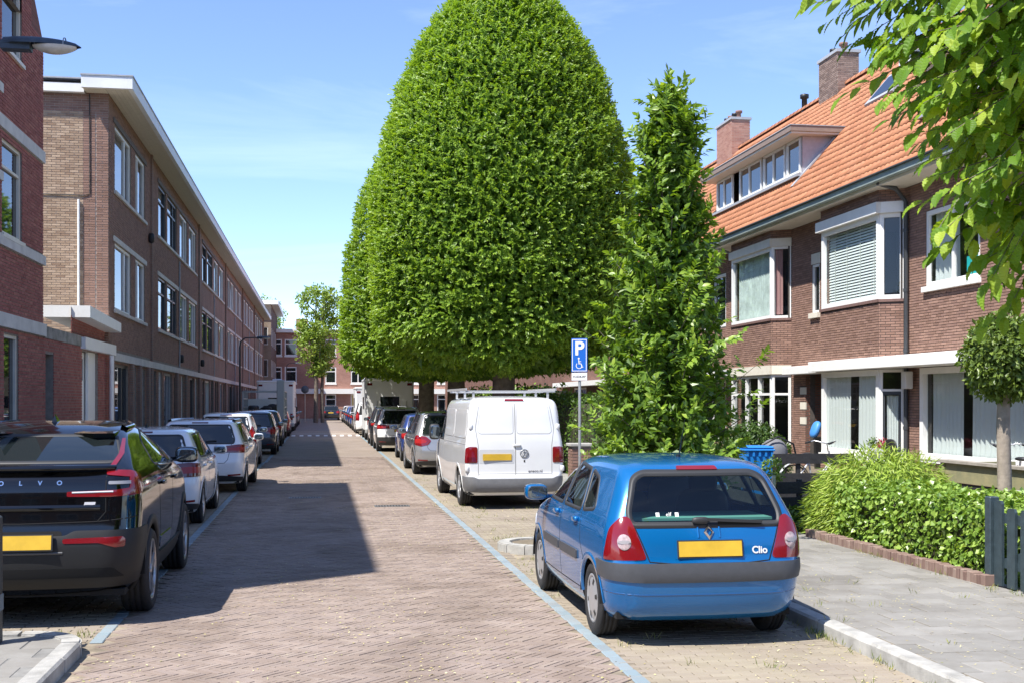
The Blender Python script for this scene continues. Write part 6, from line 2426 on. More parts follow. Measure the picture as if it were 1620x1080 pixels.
# ---------------------------------------------------------------- blue hatchback
def blue_hatch():
    car = thing('hatchback_car', 'bright blue hatchback parked in the nearest bay on the right', 'car', (2.91, 10.42, 0), math.radians(-.3))
    car.scale = (.982, .99, .99)
    kk = [(.20, -1.74, 1.72, .74, .28, .45), (.25, -1.82, 1.80, .775, .30, .5), (.34, -1.862, 1.86, .80, .30, .5), (.48, -1.885, 1.885, .812, .27, .5), (.60, -1.888, 1.86, .818, .25, .5),
          (.68, -1.862, 1.80, .82, .22, .45), (.80, -1.838, 1.62, .815, .19, .4), (.90, -1.805, 1.30, .800, .17, .35), (.97, -1.770, .98, .780, .16, .3), (1.08, -1.71, .78, .735, .16, .28),
          (1.20, -1.635, .55, .685, .16, .26), (1.30, -1.555, .33, .640, .17, .25), (1.345, -1.50, .20, .612, .18, .25), (1.385, -1.38, .03, .565, .25, .3), (1.408, -1.16, -.14, .47, .3, .3), (1.42, -.9, -.33, .32, .3, .3), (1.424, -.7, -.5, .12, .1, .1)]
    S_ = Shape(kk, .055, .2, .035, 78, 92)
    m = paint('blue_car_paint', (.002, .135, .38), metal=.3, rough=.25)
    ax, wr = (-1.20, 1.15), .295
    sw = [[(-.02, .97), (.72, .97), (.38, 1.27), (.06, 1.325), (-.02, 1.325)],
          [(-.78, .97), (-.10, .97), (-.10, 1.325), (-.62, 1.30)],
          [(-1.20, 1.01), (-.85, .975), (-.70, 1.295), (-.98, 1.245)]]
    rw = [(.595, .93), (.61, 1.02), (.53, 1.27), (.45, 1.315)]
    rfull = rounded([(-a, b) for a, b in rw[::-1]] + rw, .05)
    link('body', S_.body('body', m, [rounded(p, .05) for p in sw], [[(-.01, rw[0][1])] + rw + [(-.01, rw[-1][1])]], [(a, wr + .01, .335) for a in ax]), car)
    glass_set(car, S_, sw, rw, M_carwin, .032, opaque=False)
    S_.strip('rear_window_surround', rfull, 'rear', .05, M_trim, car, 1, .0035, .05, True, .01)
    for a in ax: arch_parts(car, S_, a, wr + .01, .335, m, .055, .004, .30)
    add_wheels(car, S_, ax, wr, .175, .19, 'hubcap', .785, M_hub)
    underbody(car, .70, -1.7, 1.6)
    interior(car, .66, -1.5, 1.0, .95, True, (-1.60, -1.05, .965))
    # tail lamps with a round clear lens
    tl = rounded([(.495, .675), (.605, .985), (.66, 1.0), (.79, .90), (.875, .70), (.88, .668)], .04)
    for sd in (1, -1):
        t = S_.part('tail_light', tl, 'wrap', M_redl, car, sd, .006, .04, .02, .004)
        c = [(.665 + .050 * math.cos(a), .805 + .058 * math.sin(a)) for a in np.linspace(0, 2 * PI, 20, endpoint=False)]
        S_.part('clear_lens', c, 'wrap', mat('rose_lens', (.42, .33, .33), .15, spec=.7, noise=.35, nscale=40), t, sd, .014, .03, .01, .006)
        c = [(.665 + .044 * math.cos(a), .805 + .014 * math.sin(a)) for a in np.linspace(0, 2 * PI, 14, endpoint=False)]
        S_.part('lens_bar', c, 'wrap', M_dredl if sd == 0 else mat('lens_grey', (.3, .28, .28), .2), t, sd, .0215, .03, .004)
    # hatch outline and bumper
    hatch = [(-.47, .665), (.47, .665), (.60, 1.0)]
    S_.strip('hatch_seam', [(-.60, .985), (-.475, .66), (-.3, .645), (.3, .645), (.475, .66), (.60, .985)], 'rear', .010, M_well, car, 1, .0012, .05)
    bs_ = [(-1.12, .50), (-1.12, .665), (1.12, .665), (1.12, .50)]
    S_.part('bumper_strip', rounded([(-1.06, .53), (-1.10, .655), (-.5, .645), (.5, .645), (1.10, .655), (1.06, .53), (.5, .505), (-.5, .505)], .04), 'wrap', M_grey_bump, car, 1, .012, .05, .02, .006)
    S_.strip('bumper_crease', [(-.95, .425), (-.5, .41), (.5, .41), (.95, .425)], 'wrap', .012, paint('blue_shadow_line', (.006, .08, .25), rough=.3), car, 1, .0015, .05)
    rec = [(-.285, .675), (-.285, .83), (.285, .83), (.285, .675)]
    plate(car, S_, .752, .115, .50, .006, rec, paint('blue_car_paint', (0, 0, 0)))
    # diamond emblem
    p, n = S_.ptn('rear', 0, .875)
    mb = MB()
    U, Vv, nn = Vector((1, 0, 0)), Vector((0, 0, 1)), Vector(n)
    Vv = (Vv - nn * Vv.dot(nn)).normalized()
    c = Vector(p) + nn * .006
    o4 = [(0, .062), (.042, 0), (0, -.062), (-.042, 0)]
    i4 = [(0, .030), (.019, 0), (0, -.030), (-.019, 0)]
    vs = [c + U * a + Vv * b for a, b in o4] + [c + U * a * .62 + Vv * b * .62 + nn * .012 for a, b in o4] + [c + U * a + Vv * b + nn * .004 for a, b in i4]
    mb.add(vs, [(i, (i + 1) % 4, 4 + (i + 1) % 4, 4 + i) for i in range(4)] + [(4 + i, 4 + (i + 1) % 4, 8 + (i + 1) % 4, 8 + i) for i in range(4)])
    mb.build('emblem', M_chrome, car)
    for sd in (1, -1):
        S_.strip('emblem_rib', [(.085, .835), (.085, .915)], 'rear', .014, paint('blue_car_paint', (0, 0, 0)), car, sd, .006, .03, depth=.006)
    text_on(car, S_, 'Clio', .40, .735, .075, mat('silver_lettering', (.70, .71, .72), .35), bold=.002)
    text_on(car, S_, 'elf', -.30, 1.005, .045, M_white, off=.006)
    # sticker squares beside it
    for x in (-.385, -.235):
        S_.part('window_sticker', [(x - .014, .99), (x + .014, .99), (x + .014, 1.02), (x - .014, 1.02)], 'rear', M_white, car, 1, .005, .03, .001)
    # high brake light, wiper, spoiler lip
    S_.part('brake_light', rounded([(-.17, 1.332), (.17, 1.332), (.16, 1.358), (-.16, 1.358)], .01), 'rear', M_redl, car, 1, .01, .03, .012)
    mb = MB()
    p0, n0 = S_.ptn('rear', .0, .945); p1, n1 = S_.ptn('rear', .43, .935)
    a, b = Vector(p0) + Vector(n0) * .03, Vector(p1) + Vector(n1) * .03
    mb.bar(a + Vector((-.05, 0, .015)), b, .022, .022)
    mb.blob(a + Vector((-.06, .01, .005)), (.07, .025, .028), .7, 12, 8)
    w = mb.build('rear_wiper', M_trim, car)
    mb = MB()
    mb.bar(a + Vector((.08, .015, -.012)), b + Vector((.0, .015, -.008)), .012, .03)
    mb.build('wiper_blade', M_well, w)
    for sd in (1, -1):
        S_.strip('door_seam', [(-.06, 1.33), (-.06, .34)], 'side', .008, M_well, car, sd, .001)
        S_.strip('door_seam', [(-.90, 1.30), (-.83, .96), (-.88, .72), (-.98, .60)], 'side', .008, M_well, car, sd, .001)
        S_.strip('door_seam', [(.74, .96), (.86, .84), (.80, .34)], 'side', .008, M_well, car, sd, .001)
        S_.strip('sill_seam', [(-.80, .33), (.80, .33)], 'side', .010, M_well, car, sd, .001)
        for y0, y1 in ((-.78, -.10), (-.03, .72)):
            S_.part('side_moulding', rounded([(y0, .555), (y1, .555), (y1, .635), (y0, .635)], .015), 'side', M_grey_bump, car, sd, .014, .05, .02, .003)
        for y in (-.70, .10):
            p, n = S_.ptn('side', y, .885, sd)
            mb = MB()
            mb.blob(Vector(p) + Vector((sd * .016, 0, 0)), (.02, .075, .024), .5, 12, 8)
            mb.build('door_handle', m, car)
        mirror(car, S_, .70, .96, m, sd)
    sharkfin(car, S_, -1.02, M_black, (.18, .30))
    # front lamps, mostly unseen
    for sd in (1, -1):
        S_.part('headlight', rounded([(1.35, .62), (1.62, .60), (1.60, .74), (1.38, .80)], .04), 'side', M_whl, car, sd, .006, .05, .02)
    return car
blue_hatch()

# ---------------------------------------------------------------- white panel van
def white_van():
    car = thing('panel_van', 'white panel van with roof rack parked behind the blue hatchback', 'van', (3.28, 22.62, 0), math.radians(1.2))
    kk = [(.24, -2.34, 2.30, .86, .2, .4), (.32, -2.42, 2.40, .90, .2, .45), (.44, -2.455, 2.45, .925, .19, .5), (.56, -2.45, 2.46, .935, .16, .5), (.62, -2.415, 2.44, .945, .10, .45), (.8, -2.41, 2.35, .952, .09, .4), (1.0, -2.405, 2.2, .950, .09, .35),
          (1.15, -2.395, 1.75, .935, .09, .3), (1.4, -2.36, 1.42, .895, .10, .25), (1.65, -2.33, 1.15, .872, .10, .22), (1.80, -2.30, .98, .842, .11, .22), (1.88, -2.25, .85, .795, .14, .25), (1.925, -2.08, .65, .69, .2, .3), (1.945, -1.8, .4, .5, .2, .3), (1.955, -1.4, .1, .3, .2, .2), (1.957, -1.0, -.3, .1, .1, .1)]
    kk = [(a, b, c, d * .925, e, f) for a, b, c, d, e, f in kk]
    S_ = Shape(kk, .035, .25, .018, 78, 92)
    m = paint('white_van_paint', (.72, .73, .73), rough=.35)
    ax, wr = (-1.42, 1.58), .335
    link('body', S_.body('body', m, [], [], [(a, wr + .02, .385) for a in ax]), car)
    for a in ax: arch_parts(car, S_, a, wr + .02, .385, m, .06, .006, .27)
    add_wheels(car, S_, ax, wr, .215, .205, 'five', .855, M_hub)
    underbody(car, .8, -2.3, 2.1, .25)
    glass_set(car, S_, [[(.62, 1.13), (1.55, 1.13), (1.12, 1.62), (.66, 1.66)]], None, M_carglass)
    # pressed window panels in the rear doors and sides
    m_p = paint('white_van_panel', (.74, .75, .75), rough=.38)
    for sd in (1, -1):
        q = rounded([(.035, 1.30), (.61, 1.30), (.65, 1.34), (.58, 1.80), (.035, 1.83)], .05)
        S_.part('door_panel', q, 'rear', m_p, car, sd, .004, .06, .008, .002)
        S_.strip('panel_seam', q, 'rear', .012, mat('van_seam', (.30, .30, .30), .6), car, sd, .0015, .06, True)
        for y0, y1 in ((-2.15, -.85), (-.75, .5)):
            q = rounded([(y0, 1.22), (y1, 1.22), (y1, 1.72), (y0 + .03, 1.72)], .06)
            S_.part('side_panel', q, 'side', m_p, car, sd, .007, .07, .012, .002)
            S_.strip('panel_seam', q, 'side', .012, MATS['van_seam'], car, sd, .0015, .07, True)
        S_.strip('side_crease', [(-2.3, 1.12), (1.6, 1.12)], 'side', .02, MATS['van_seam'], car, sd, .0006, .08)
        S_.strip('door_seam', [(-.80, 1.80), (-.80, .40)], 'side', .012, MATS['van_seam'], car, sd, .001, .08)
        S_.strip('door_seam', [(.56, 1.78), (.56, .40)], 'side', .012, MATS['van_seam'], car, sd, .001, .08)
        t = S_.part('tail_light', rounded([(.66, .80), (.66, 1.075), (.80, 1.08), (.875, 1.05), (.90, .80)], .03), 'wrap', M_redl, car, sd, .008, .04, .02, .004)
        S_.part('clear_lens', rounded([(.69, .82), (.69, .90), (.84, .90), (.84, .82)], .02), 'wrap', M_dredl, t, sd, .015, .04, .004)
        for z in (1.42, .70):
            p, n = S_.ptn('rear', sd * .80 if z < 1 else sd * .73, z)
            mb = MB()
            mb.blob((p[0] + sd * .035, p[1] + .03, p[2]), (.035, .045, .05), .4, 12, 8)
            mb.build('door_hinge', m, car)
        S_.part('reflector', rounded([(.46, .40), (.74, .40), (.74, .44), (.46, .44)], .01), 'wrap', M_redl, car, sd, .012, .04, .01)
        mirror(car, S_, 1.42, 1.2, M_trim, sd, (.11, .10, .16))
        S_.strip('step_seam', [(.0, .615), (.62, .615), (.68, .56)], 'rear', .012, MATS['van_seam'], car, sd, .0015, .05)
    S_.part('bumper', rounded([(-1.22, .33), (-1.22, .565), (-.72, .565), (-.66, .53), (.66, .53), (.72, .565), (1.22, .565), (1.22, .33), (.6, .30), (-.6, .30)], .04), 'wrap', mat('van_bumper', (.15, .153, .16), .55, noise=.1, nscale=12), car, 1, .014, .06, .03, .008)
    S_.strip('door_split', [(.0, 1.86), (.0, .54)], 'rear', .016, MATS['van_seam'], car, 1, .0015, .05)
    S_.strip('door_outline', [(-.645, .60), (-.645, 1.10), (-.69, 1.40), (-.61, 1.86), (.61, 1.86), (.69, 1.40), (.645, 1.10), (.645, .60)], 'rear', .012, MATS['van_seam'], car, 1, .001, .06)
    S_.part('brake_light', rounded([(-.17, 1.865), (.17, 1.865), (.16, 1.89), (-.16, 1.89)], .01), 'rear', M_redl, car, 1, .012, .03, .012)
    rec = [(-.63, .79), (-.63, 1.03), (-.02, 1.03), (-.02, .79)]
    S_.part('plate_recess', rounded(rec, .03), 'rear', mat('plate_recess_grey', (.52, .53, .54), .5), car, 1, .002, .05, .004)
    p, n = S_.ptn('rear', -.32, .90)
    mb = MB()
    mb.box(p[0] - .25, p[0] + .25, p[1] - .018, p[1] - .002, .845, .955)
    mb.build('number_plate', M_plate, car)
    # handle, round emblem and lock
    p, n = S_.ptn('rear', -.0, 1.09)
    mb = MB()
    mb.blob((p[0] + .03, p[1] - .012, 1.10), (.07, .016, .02), .5, 12, 8)
    mb.build('door_handle', mat('white_handle', (.55, .56, .56), .5), car)
    c = Vector((.155, float(S_.pt('rear', .155, .96)[1]) - .012, .96))
    mb = MB()
    mb.lathe([(.070, .006), (.076, .001), (.064, .001), (.06, .006)], 'y', c, 28)
    mb.bar(c + Vector((-.033, .003, .045)), c + Vector((-.011, .003, .005)), .011, .006)
    mb.bar(c + Vector((.033, .003, .045)), c + Vector((.011, .003, .005)), .011, .006)
    mb.bar(c + Vector((-.011, .003, .005)), c + Vector((0, .003, .05)), .010, .006)
    mb.bar(c + Vector((.011, .003, .005)), c + Vector((0, .003, .05)), .010, .006)
    for sx in (-1, 1):
        mb.bar(c + Vector((sx * .053, .003, .02)), c + Vector((sx * .024, .003, -.05)), .011, .006)
        mb.bar(c + Vector((sx * .024, .003, -.05)), c + Vector((0, .003, .002)), .011, .006)
    e = mb.build('emblem', mat('emblem_grey', (.30, .31, .32), .3, metal=.7), car)
    mb = MB()
    mb.lathe([(.062, .006), (0, .006)], 'y', c, 24)
    mb.build('emblem_disc', mat('emblem_pale', (.66, .67, .67), .4), e)
    mb = MB()
    mb.bbox(.145, .17, c.y + .004, c.y + .016, .81, .85, .003)
    mb.build('door_lock', M_trim, car)
    text_on(car, S_, 'eneco.nl', .35, .62 + .035, .075, mat('van_lettering', (.16, .15, .15), .5), off=.003)
    # roof rack
    rk = MB()
    for y in (-1.95, -.9, .2):
        rk.bar((-.80, y, 2.035), (.80, y, 2.035), .05, .03)
        for sx in (-.70, .70):
            rk.bar((sx * .95, y, 1.88), (sx * .95, y, 2.03), .025, .04)
    rk.build('roof_rack', mat('rack_aluminium', (.62, .62, .62), .4, metal=.5), car)
    rk = MB()
    rk.bar((-.80, -2.0, 2.07), (-.80, .5, 2.07), .03, .04)
    rk.build('rack_rail', MATS['rack_aluminium'], car)
    rk = MB()
    rk.bar((.80, -2.0, 2.07), (.80, .5, 2.07), .03, .04)
    rk.build('rack_rail', MATS['rack_aluminium'], car)
    return car
white_van()

# ---------------------------------------------------------------- black crossover, front left
def black_suv():
    car = thing('crossover_car', 'glossy black coupe crossover parked at the front left', 'car', (-2.41, 12.30, 0), math.radians(.3))
    kk = [(.24, -2.02, 1.95, .84, .3, .4), (.36, -2.16, 2.10, .90, .30, .45), (.50, -2.205, 2.17, .93, .28, .5), (.70, -2.215, 2.19, .945, .28, .5), (.80, -2.19, 2.17, .948, .27, .5), (.95, -2.165, 2.05, .95, .26, .45), (1.10, -2.15, 1.75, .945, .24, .4),
          (1.20, -2.125, 1.25, .925, .22, .35), (1.275, -2.05, .98, .895, .20, .32), (1.30, -2.0, .93, .88, .20, .32), (1.36, -1.86, .78, .845, .20, .3), (1.45, -1.63, .52, .785, .20, .28), (1.55, -1.36, .22, .72, .2, .28), (1.61, -1.17, .02, .66, .22, .3), (1.655, -.93, -.15, .56, .3, .3), (1.675, -.70, -.28, .40, .3, .3), (1.68, -.55, -.40, .15, .1, .1)]
    S_ = Shape(kk, .06, .25, .035, 80, 92)
    m = paint('black_car_paint', (.002, .002, .0025), rough=.08, coat=.5)
    ax, wr = (-1.35, 1.36), .365
    link('body', S_.body('body', m, [], [], [(a, wr + .02, .415) for a in ax]), car)
    m_cl = mat('grey_cladding', (.009, .0095, .0105), .6, noise=.06, nscale=10)
    for a in ax:
        arch_parts(car, S_, a, wr + .02, .43, m_cl, .085, .010, .25)
    add_wheels(car, S_, ax, wr, .245, .265, 'five', .945, mat('two_tone_alloy', (.42, .42, .43), .3, metal=.8))
    underbody(car, .8, -2.05, 1.9, .25)
    # side glass runs to a point behind; rear screen
    sw = [[(-.95, 1.28), (.02, 1.25), (.05, 1.57), (-.45, 1.585), (-.80, 1.50)], [(.08, 1.25), (.98, 1.235), (.48, 1.47), (.10, 1.57)]]
    glass_set(car, S_, sw, [(.74, 1.345), (.62, 1.555)], M_carglass, .022, r=.09)
    # spoilers
    for sd in (1, -1):
        mb = MB()
        P = [S_.ptn('rear', sd * x, 1.575)[0] for x in (.26, .45, .60)]
        vs = []
        for q, (x, dy) in zip(P, ((.26, -.03), (.45, -.20), (.62, -.20))):
            vs += [(sd * x, q[1] + .18, 1.60), (sd * x, q[1] + dy, 1.575), (sd * x, q[1] + dy + .03, 1.53)]
        mb.add(vs, [(0, 1, 4, 3), (3, 4, 7, 6), (1, 2, 5, 4), (4, 5, 8, 7), (0, 3, 5, 2), (3, 6, 8, 5), (6, 7, 8), (0, 2, 1)])
        mb.build('roof_spoiler', m, car)
    mb = MB()
    n = 24
    vs = []
    for i in range(n + 1):
        x = -.72 + 1.44 * i / n
        y = float(S_.pt('rear', x, 1.265)[1])
        d = .055 * (1 - (abs(x) / .72) ** 4)
        vs += [(x, y + .10, 1.325), (x, y - d, 1.315), (x, y - d + .005, 1.29), (x, y + .04, 1.26)]
    mb.add(vs, [(4 * i + k, 4 * i + k + 1, 4 * i + 5 + k, 4 * i + 4 + k) for i in range(n) for k in range(3)], True)
    mb.build('tail_spoiler', m, car)
    # lamps: horizontal bar, block, rising blade
    for sd in (1, -1):
        t = S_.part('tail_light', rounded([(.36, 1.075), (.36, 1.115), (.74, 1.125), (.86, 1.14), (.86, 1.225), (.66, 1.245), (.655, 1.285), (.86, 1.275), (1.10, 1.23), (1.13, 1.15), (1.05, 1.085), (.70, 1.07)], .012), 'wrap', M_redl, car, sd, .007, .03, .012, .003)
        S_.part('clear_lens', rounded([(.68, 1.17), (.90, 1.17), (.90, 1.195), (.68, 1.195)], .01), 'wrap', mat('smoked_lens', (.25, .25, .27), .15, spec=.7), t, sd, .008, .03, .006)
        S_.strip('light_bar', [(.40, 1.107), (.72, 1.112)], 'wrap', .014, M_whl, t, sd, .010, .04)
        S_.part('light_blade', [(.695, 1.27), (.655, 1.27), (.705, 1.40), (.695, 1.52), (.735, 1.52), (.755, 1.40)], 'wrap', M_redl, t, sd, .012, .03, .012)
        S_.part('reflector', rounded([(.34, .70), (.34, .735), (.80, .745), (.83, .72), (.82, .665), (.74, .66), (.62, .70)], .015), 'wrap', M_redl, car, sd, .016, .03, .01)
        S_.strip('hatch_seam', [(.66, 1.27), (.665, .95), (.60, .87)], 'rear', .009, M_well, car, sd, .001, .04)
        S_.strip('bumper_line', [(0, .86), (.60, .87), (.95, .90)], 'wrap', .010, M_well, car, sd, .001, .04)
        S_.strip('door_seam', [(.06, 1.24), (.06, .42)], 'side', .008, M_well, car, sd, .001)
        S_.strip('door_seam', [(-.86, 1.26), (-.90, 1.0), (-.80, .60)], 'side', .008, M_well, car, sd, .001)
        for y in (-.72, .22):
            p, n_ = S_.ptn('side', y, 1.10, sd)
            mb = MB()
            mb.blob(Vector(p) + Vector((sd * .018, 0, 0)), (.018, .11, .018), .5, 12, 8)
            mb.build('door_handle', m, car)
        S_.part('sill_cladding', rounded([(-.98, .28), (.98, .28), (.98, .46), (-.98, .46)], .04), 'side', m_cl, car, sd, .012, .06, .02)
        S_.part('chrome_panel', rounded([(-.85, .50), (-.05, .50), (-.02, .60), (-.80, .60)], .05), 'side', mat('gloss_panel', (.04, .04, .04), .06, coat=1), car, sd, .010, .06, .01)
        S_.strip('window_chrome', [(-.70, 1.262), (.02, 1.235), (.95, 1.222)], 'side', .014, M_chrome, car, sd, .006, .05)
        mirror(car, S_, .80, 1.24, m, sd, (.12, .09, .085))
        S_.strip('roof_rail', [(-1.0, 1.60), (-.2, 1.635)], 'side', .03, m, car, sd, .03, .05, depth=.05)
    S_.part('bumper_cladding', rounded([(-1.32, .36), (-1.32, .80), (-.42, .80), (-.36, .76), (.36, .76), (.42, .80), (1.32, .80), (1.32, .36), (.8, .33), (-.8, .33)], .04), 'wrap', m_cl, car, 1, .010, .06, .03, .004)
    S_.part('bumper_recess', rounded([(-.80, .42), (.80, .42), (.72, .50), (-.72, .50)], .02), 'rear', M_well, car, 1, .016, .05, .006)
    S_.strip('bumper_trim', [(-.34, .625), (.34, .625)], 'rear', .02, mat('satin_trim', (.10, .10, .103), .45, metal=.3), car, 1, .018, .05)
    plate(car, S_, .71, .115, .52, .03, [(-.33, .63), (-.33, .80), (.33, .80), (.33, .63)], M_well)
    for k, (ch, x) in enumerate(zip('VOLVO', (-.30, -.15, 0, .15, .30))):
        text_on(car, S_, ch, x, 1.185, .052, M_chrome, bold=.0015, off=.004, name='letter')
    S_.part('badge', [(.49, .99), (.575, .99), (.585, 1.03), (.50, 1.03)], 'rear', M_whl, car, 1, .006, .03, .004)
    S_.strip('lower_crease', [(-.62, .985), (.62, .985)], 'rear', .05, m, car, 1, .006, .05, depth=.01)
    sharkfin(car, S_, -.78, m)
    return car
black_suv()

# ---------------------------------------------------------------- generic hatchbacks, estates and small SUVs further away
def generic(name, label, cat, loc, rot, L, W_, H, col, belt=.62, slope=.30, lamp='block', metal=.15, rails=False, clad=False, style='five', group='cars parked along the street', detail=True, platez=None, copyof=None, glass=None, letters=None):
    car = thing(name, label, cat, loc, rot, group)
    r, f, w = -L / 2, L / 2, W_ / 2
    zb = H * belt
    kk = [(.20, r + .16, f - .2, w * .90, .25, .4), (.30, r + .05, f - .05, w * .96, .26, .45), (.45, r + .005, f, w * .985, .24, .5), (.60, r, f - .02, w * .995, .22, .5), (.75, r + .03, f - .12, w, .2, .45), (zb - .04, r + .07, f - .55, w * .985, .18, .4),
          (zb, r + .09, f - .9, w * .97, .17, .35), (zb + (H - zb) * .3, r + .09 + slope * .32, f - 1.22, w * .90, .17, .3), (zb + (H - zb) * .65, r + .09 + slope * .70, f - 1.6, w * .82, .17, .28), (H - .075, r + .09 + slope * .95, f - 1.86, w * .755, .18, .28), (H - .04, r + .16 + slope * 1.1, f - 2.05, w * .69, .25, .3), (H - .015, r + .40 + slope * 1.1, f - 2.3, w * .56, .3, .3), (H - .004, r + .75 + slope, f - 2.55, w * .38, .3, .3), (H, r + 1.1 + slope, f - 2.8, w * .14, .1, .1)]
    S_ = Shape(kk, .05, .2, .035, 54, 60)
    m = paint(col[0], col[1], metal=metal, rough=.26)
    wb = L * .61
    wr = .31 if H < 1.52 else .34
    ax = (r + .72 + (L - 4) * .12, r + .72 + (L - 4) * .12 + wb)
    link('body', S_.body('body', m, [], [], [(a, wr + .01, wr + .05) for a in ax]), car)
    mc = mat('dark_cladding', (.03, .031, .033), .6)
    for a in ax: arch_parts(car, S_, a, wr + .01, wr + .05, mc if clad else m, .07, .005, .22)
    add_wheels(car, S_, ax, wr, .2, wr - .10, style, w * .975)
    underbody(car, w * .85, r + .2, f - .3)
    zt = H - .10
    yq = r + .09 + slope
    mg = glass or M_carglass
    sw = [[(yq + .25, zb + .05), (yq + 1.05, zb + .03), (yq + 1.05, zt), (yq + .30, zt - .02)], [(yq + 1.13, zb + .03), (f - 1.10, zb + .03), (f - 1.75, zt - .03), (yq + 1.13, zt)]]
    hw = w * .80
    glass_set(car, S_, sw, [(hw * .93, zb + .02), (hw * .95, zb + .10), (hw * .82, zt - .02)], mg, .026, r=.06)
    lamps = {'block': [(w * .58, zb - .24), (w * .56, zb - .04), (w * .80, zb - .02), (w * 1.15, zb - .05), (w * 1.15, zb - .22)],
             'wide': [(w * .46, zb - .16), (w * .48, zb - .04), (w * .85, zb + .0), (w * 1.30, zb - .02), (w * 1.22, zb - .17)],
             'tall': [(w * .76, zb - .30), (w * .74, zb + .05), (w * .84, zb + .22), (w * .97, zb + .16), (w * 1.12, zb - .05), (w * 1.10, zb - .30)],
             'oval': [(w * .52, zb - .12), (w * .66, zb - .02), (w * .95, zb + .02), (w * 1.16, zb - .05), (w * 1.12, zb - .20), (w * .80, zb - .26), (w * .60, zb - .22)]}[lamp]
    for sd in (1, -1):
        t = S_.part('tail_light', rounded(lamps, .03), 'wrap', M_redl if lamp != 'block' else M_dredl, car, sd, .008, .05, .015, .004)
        cz = sum(p[1] for p in lamps) / len(lamps); cx = sum(p[0] for p in lamps) / len(lamps)
        S_.part('lamp_cell', [(cx + (p[0] - cx) * .62, cz + (p[1] - cz) * .45 - .01) for p in lamps], 'wrap', mat('lamp_cell_red', (.36, .02, .02), .2), t, sd, .0135, .05, .004)
        if detail:
            S_.part('reflector', [(w * .62, .36), (w * .92, .37), (w * .92, .40), (w * .62, .39)], 'wrap', M_redl, car, sd, .008, .05, .008)
            S_.strip('hatch_seam', [(w * .70, zb + .02), (w * .62, zb - .30), (w * .55, .62), (0, .60)], 'rear', .010, M_well, car, sd, .001, .05)
            S_.strip('door_seam', [(yq + 1.09, zt), (yq + 1.09, .34)], 'side', .009, M_well, car, sd, .001, .06)
            S_.strip('door_seam', [(yq + .28, zb), (yq + .38, .62)], 'side', .009, M_well, car, sd, .001, .06)
            for y in (yq + .5, yq + 1.35):
                p, n_ = S_.ptn('side', y, zb - .09, sd)
                mb = MB()
                mb.blob(Vector(p) + Vector((sd * .015, 0, 0)), (.016, .085, .018), .5, 10, 6)
                mb.build('door_handle', m, car)
        mirror(car, S_, f - 1.22, zb + .02, m if not clad else M_trim, sd)
        if rails:
            S_.strip('roof_rail', [(yq + .3, H - .055), (f - 2.1, H - .055)], 'side', .03, M_alloy, car, sd, .045, .06, depth=.07)
    low = M_trim if not clad else mc
    S_.part('bumper_lower', rounded([(-w * 1.1, .25), (-w * 1.1, .33 + (.22 if clad else 0)), (-w * .5, .37 + (.18 if clad else 0)), (w * .5, .37 + (.18 if clad else 0)), (w * 1.1, .33 + (.22 if clad else 0)), (w * 1.1, .25)], .03), 'wrap', low, car, 1, .008, .06, .02)
    pz = platez or zb - .20
    plate(car, S_, pz, .105, .5, .008, [(-.30, pz - .075), (-.30, pz + .085), (.30, pz + .085), (.30, pz - .075)], m)
    p, n_ = S_.ptn('rear', 0, zb - .06)
    mb = MB()
    mb.lathe([(.055, 0), (.05, -.012), (0, -.014)], 'y', p, 18)
    mb.build('emblem', M_chrome, car)
    if detail:
        p, n_ = S_.ptn('rear', 0, zt - .005)
        S_.part('brake_light', [(-.16, H - .085), (.16, H - .085), (.16, H - .07), (-.16, H - .07)], 'rear', M_dredl, car, 1, .012, .04, .01)
        mb = MB()
        a, b = S_.ptn('rear', 0, zb + .05), S_.ptn('rear', .34, zb + .07)
        mb.bar(Vector(a[0]) + Vector(a[1]) * .025, Vector(b[0]) + Vector(b[1]) * .02, .02, .02)
        mb.blob(Vector(a[0]) + Vector(a[1]) * .02, (.05, .025, .025), .7, 10, 6)
        mb.build('rear_wiper', M_trim, car)
        sharkfin(car, S_, yq + .55, M_black, (.12, .2) if H < 1.47 else None)
    if letters:
        text_on(car, S_, letters[0], letters[1], letters[2], .06, letters[3], bold=.001)
    return car

WHT = ('white_car_paint', (.83, .84, .84))
LT, RT = 'cars parked along the left side', 'cars parked along the right side'
generic('hatchback_car', 'white hatchback with dark red tail lamps behind the black crossover', 'car', (-2.62, 20.05, 0), 0, 4.06, 1.78, 1.47, WHT, .66, .26, 'block', metal=0, group=LT, platez=.72, letters=('rl', .62, .62, mat('blue_letters', (.05, .2, .5), .4)))
generic('estate_car', 'white estate car with roof rails, second white car on the left', 'car', (-2.36, 26.75, 0), math.radians(-1.0), 4.5, 1.83, 1.50, WHT, .66, .24, 'wide', metal=0, rails=True, group=LT)
generic('hatchback_car', 'tall white small car with upright red lamps, third on the left', 'car', (-2.55, 35.2, 0), 0, 3.7, 1.70, 1.56, WHT, .62, .22, 'tall', metal=0, group=LT)
generic('hatchback_car', 'dark slate blue hatchback with red lamps, parked fourth on the left', 'car', (-2.36, 44.0, 0), 0, 3.9, 1.76, 1.54, ('slate_blue_paint', (.045, .06, .085)), .63, .26, 'oval', group=LT)
generic('hatchback_car', 'black car behind the slate blue hatchback, next to the open truck', 'car', (-2.42, 52.0, 0), 0, 4.1, 1.78, 1.52, ('dark_grey_paint', (.02, .02, .024)), .63, .26, 'oval', group=LT, detail=False)
generic('minivan_car', 'silver-grey compact people carrier parked directly ahead of the white panel van', 'car', (3.22, 32.0, 0), math.radians(.8), 4.25, 1.80, 1.62, ('silver_grey_paint', (.34, .345, .35)), .61, .30, 'oval', metal=.45, group=RT, glass=M_carglass)
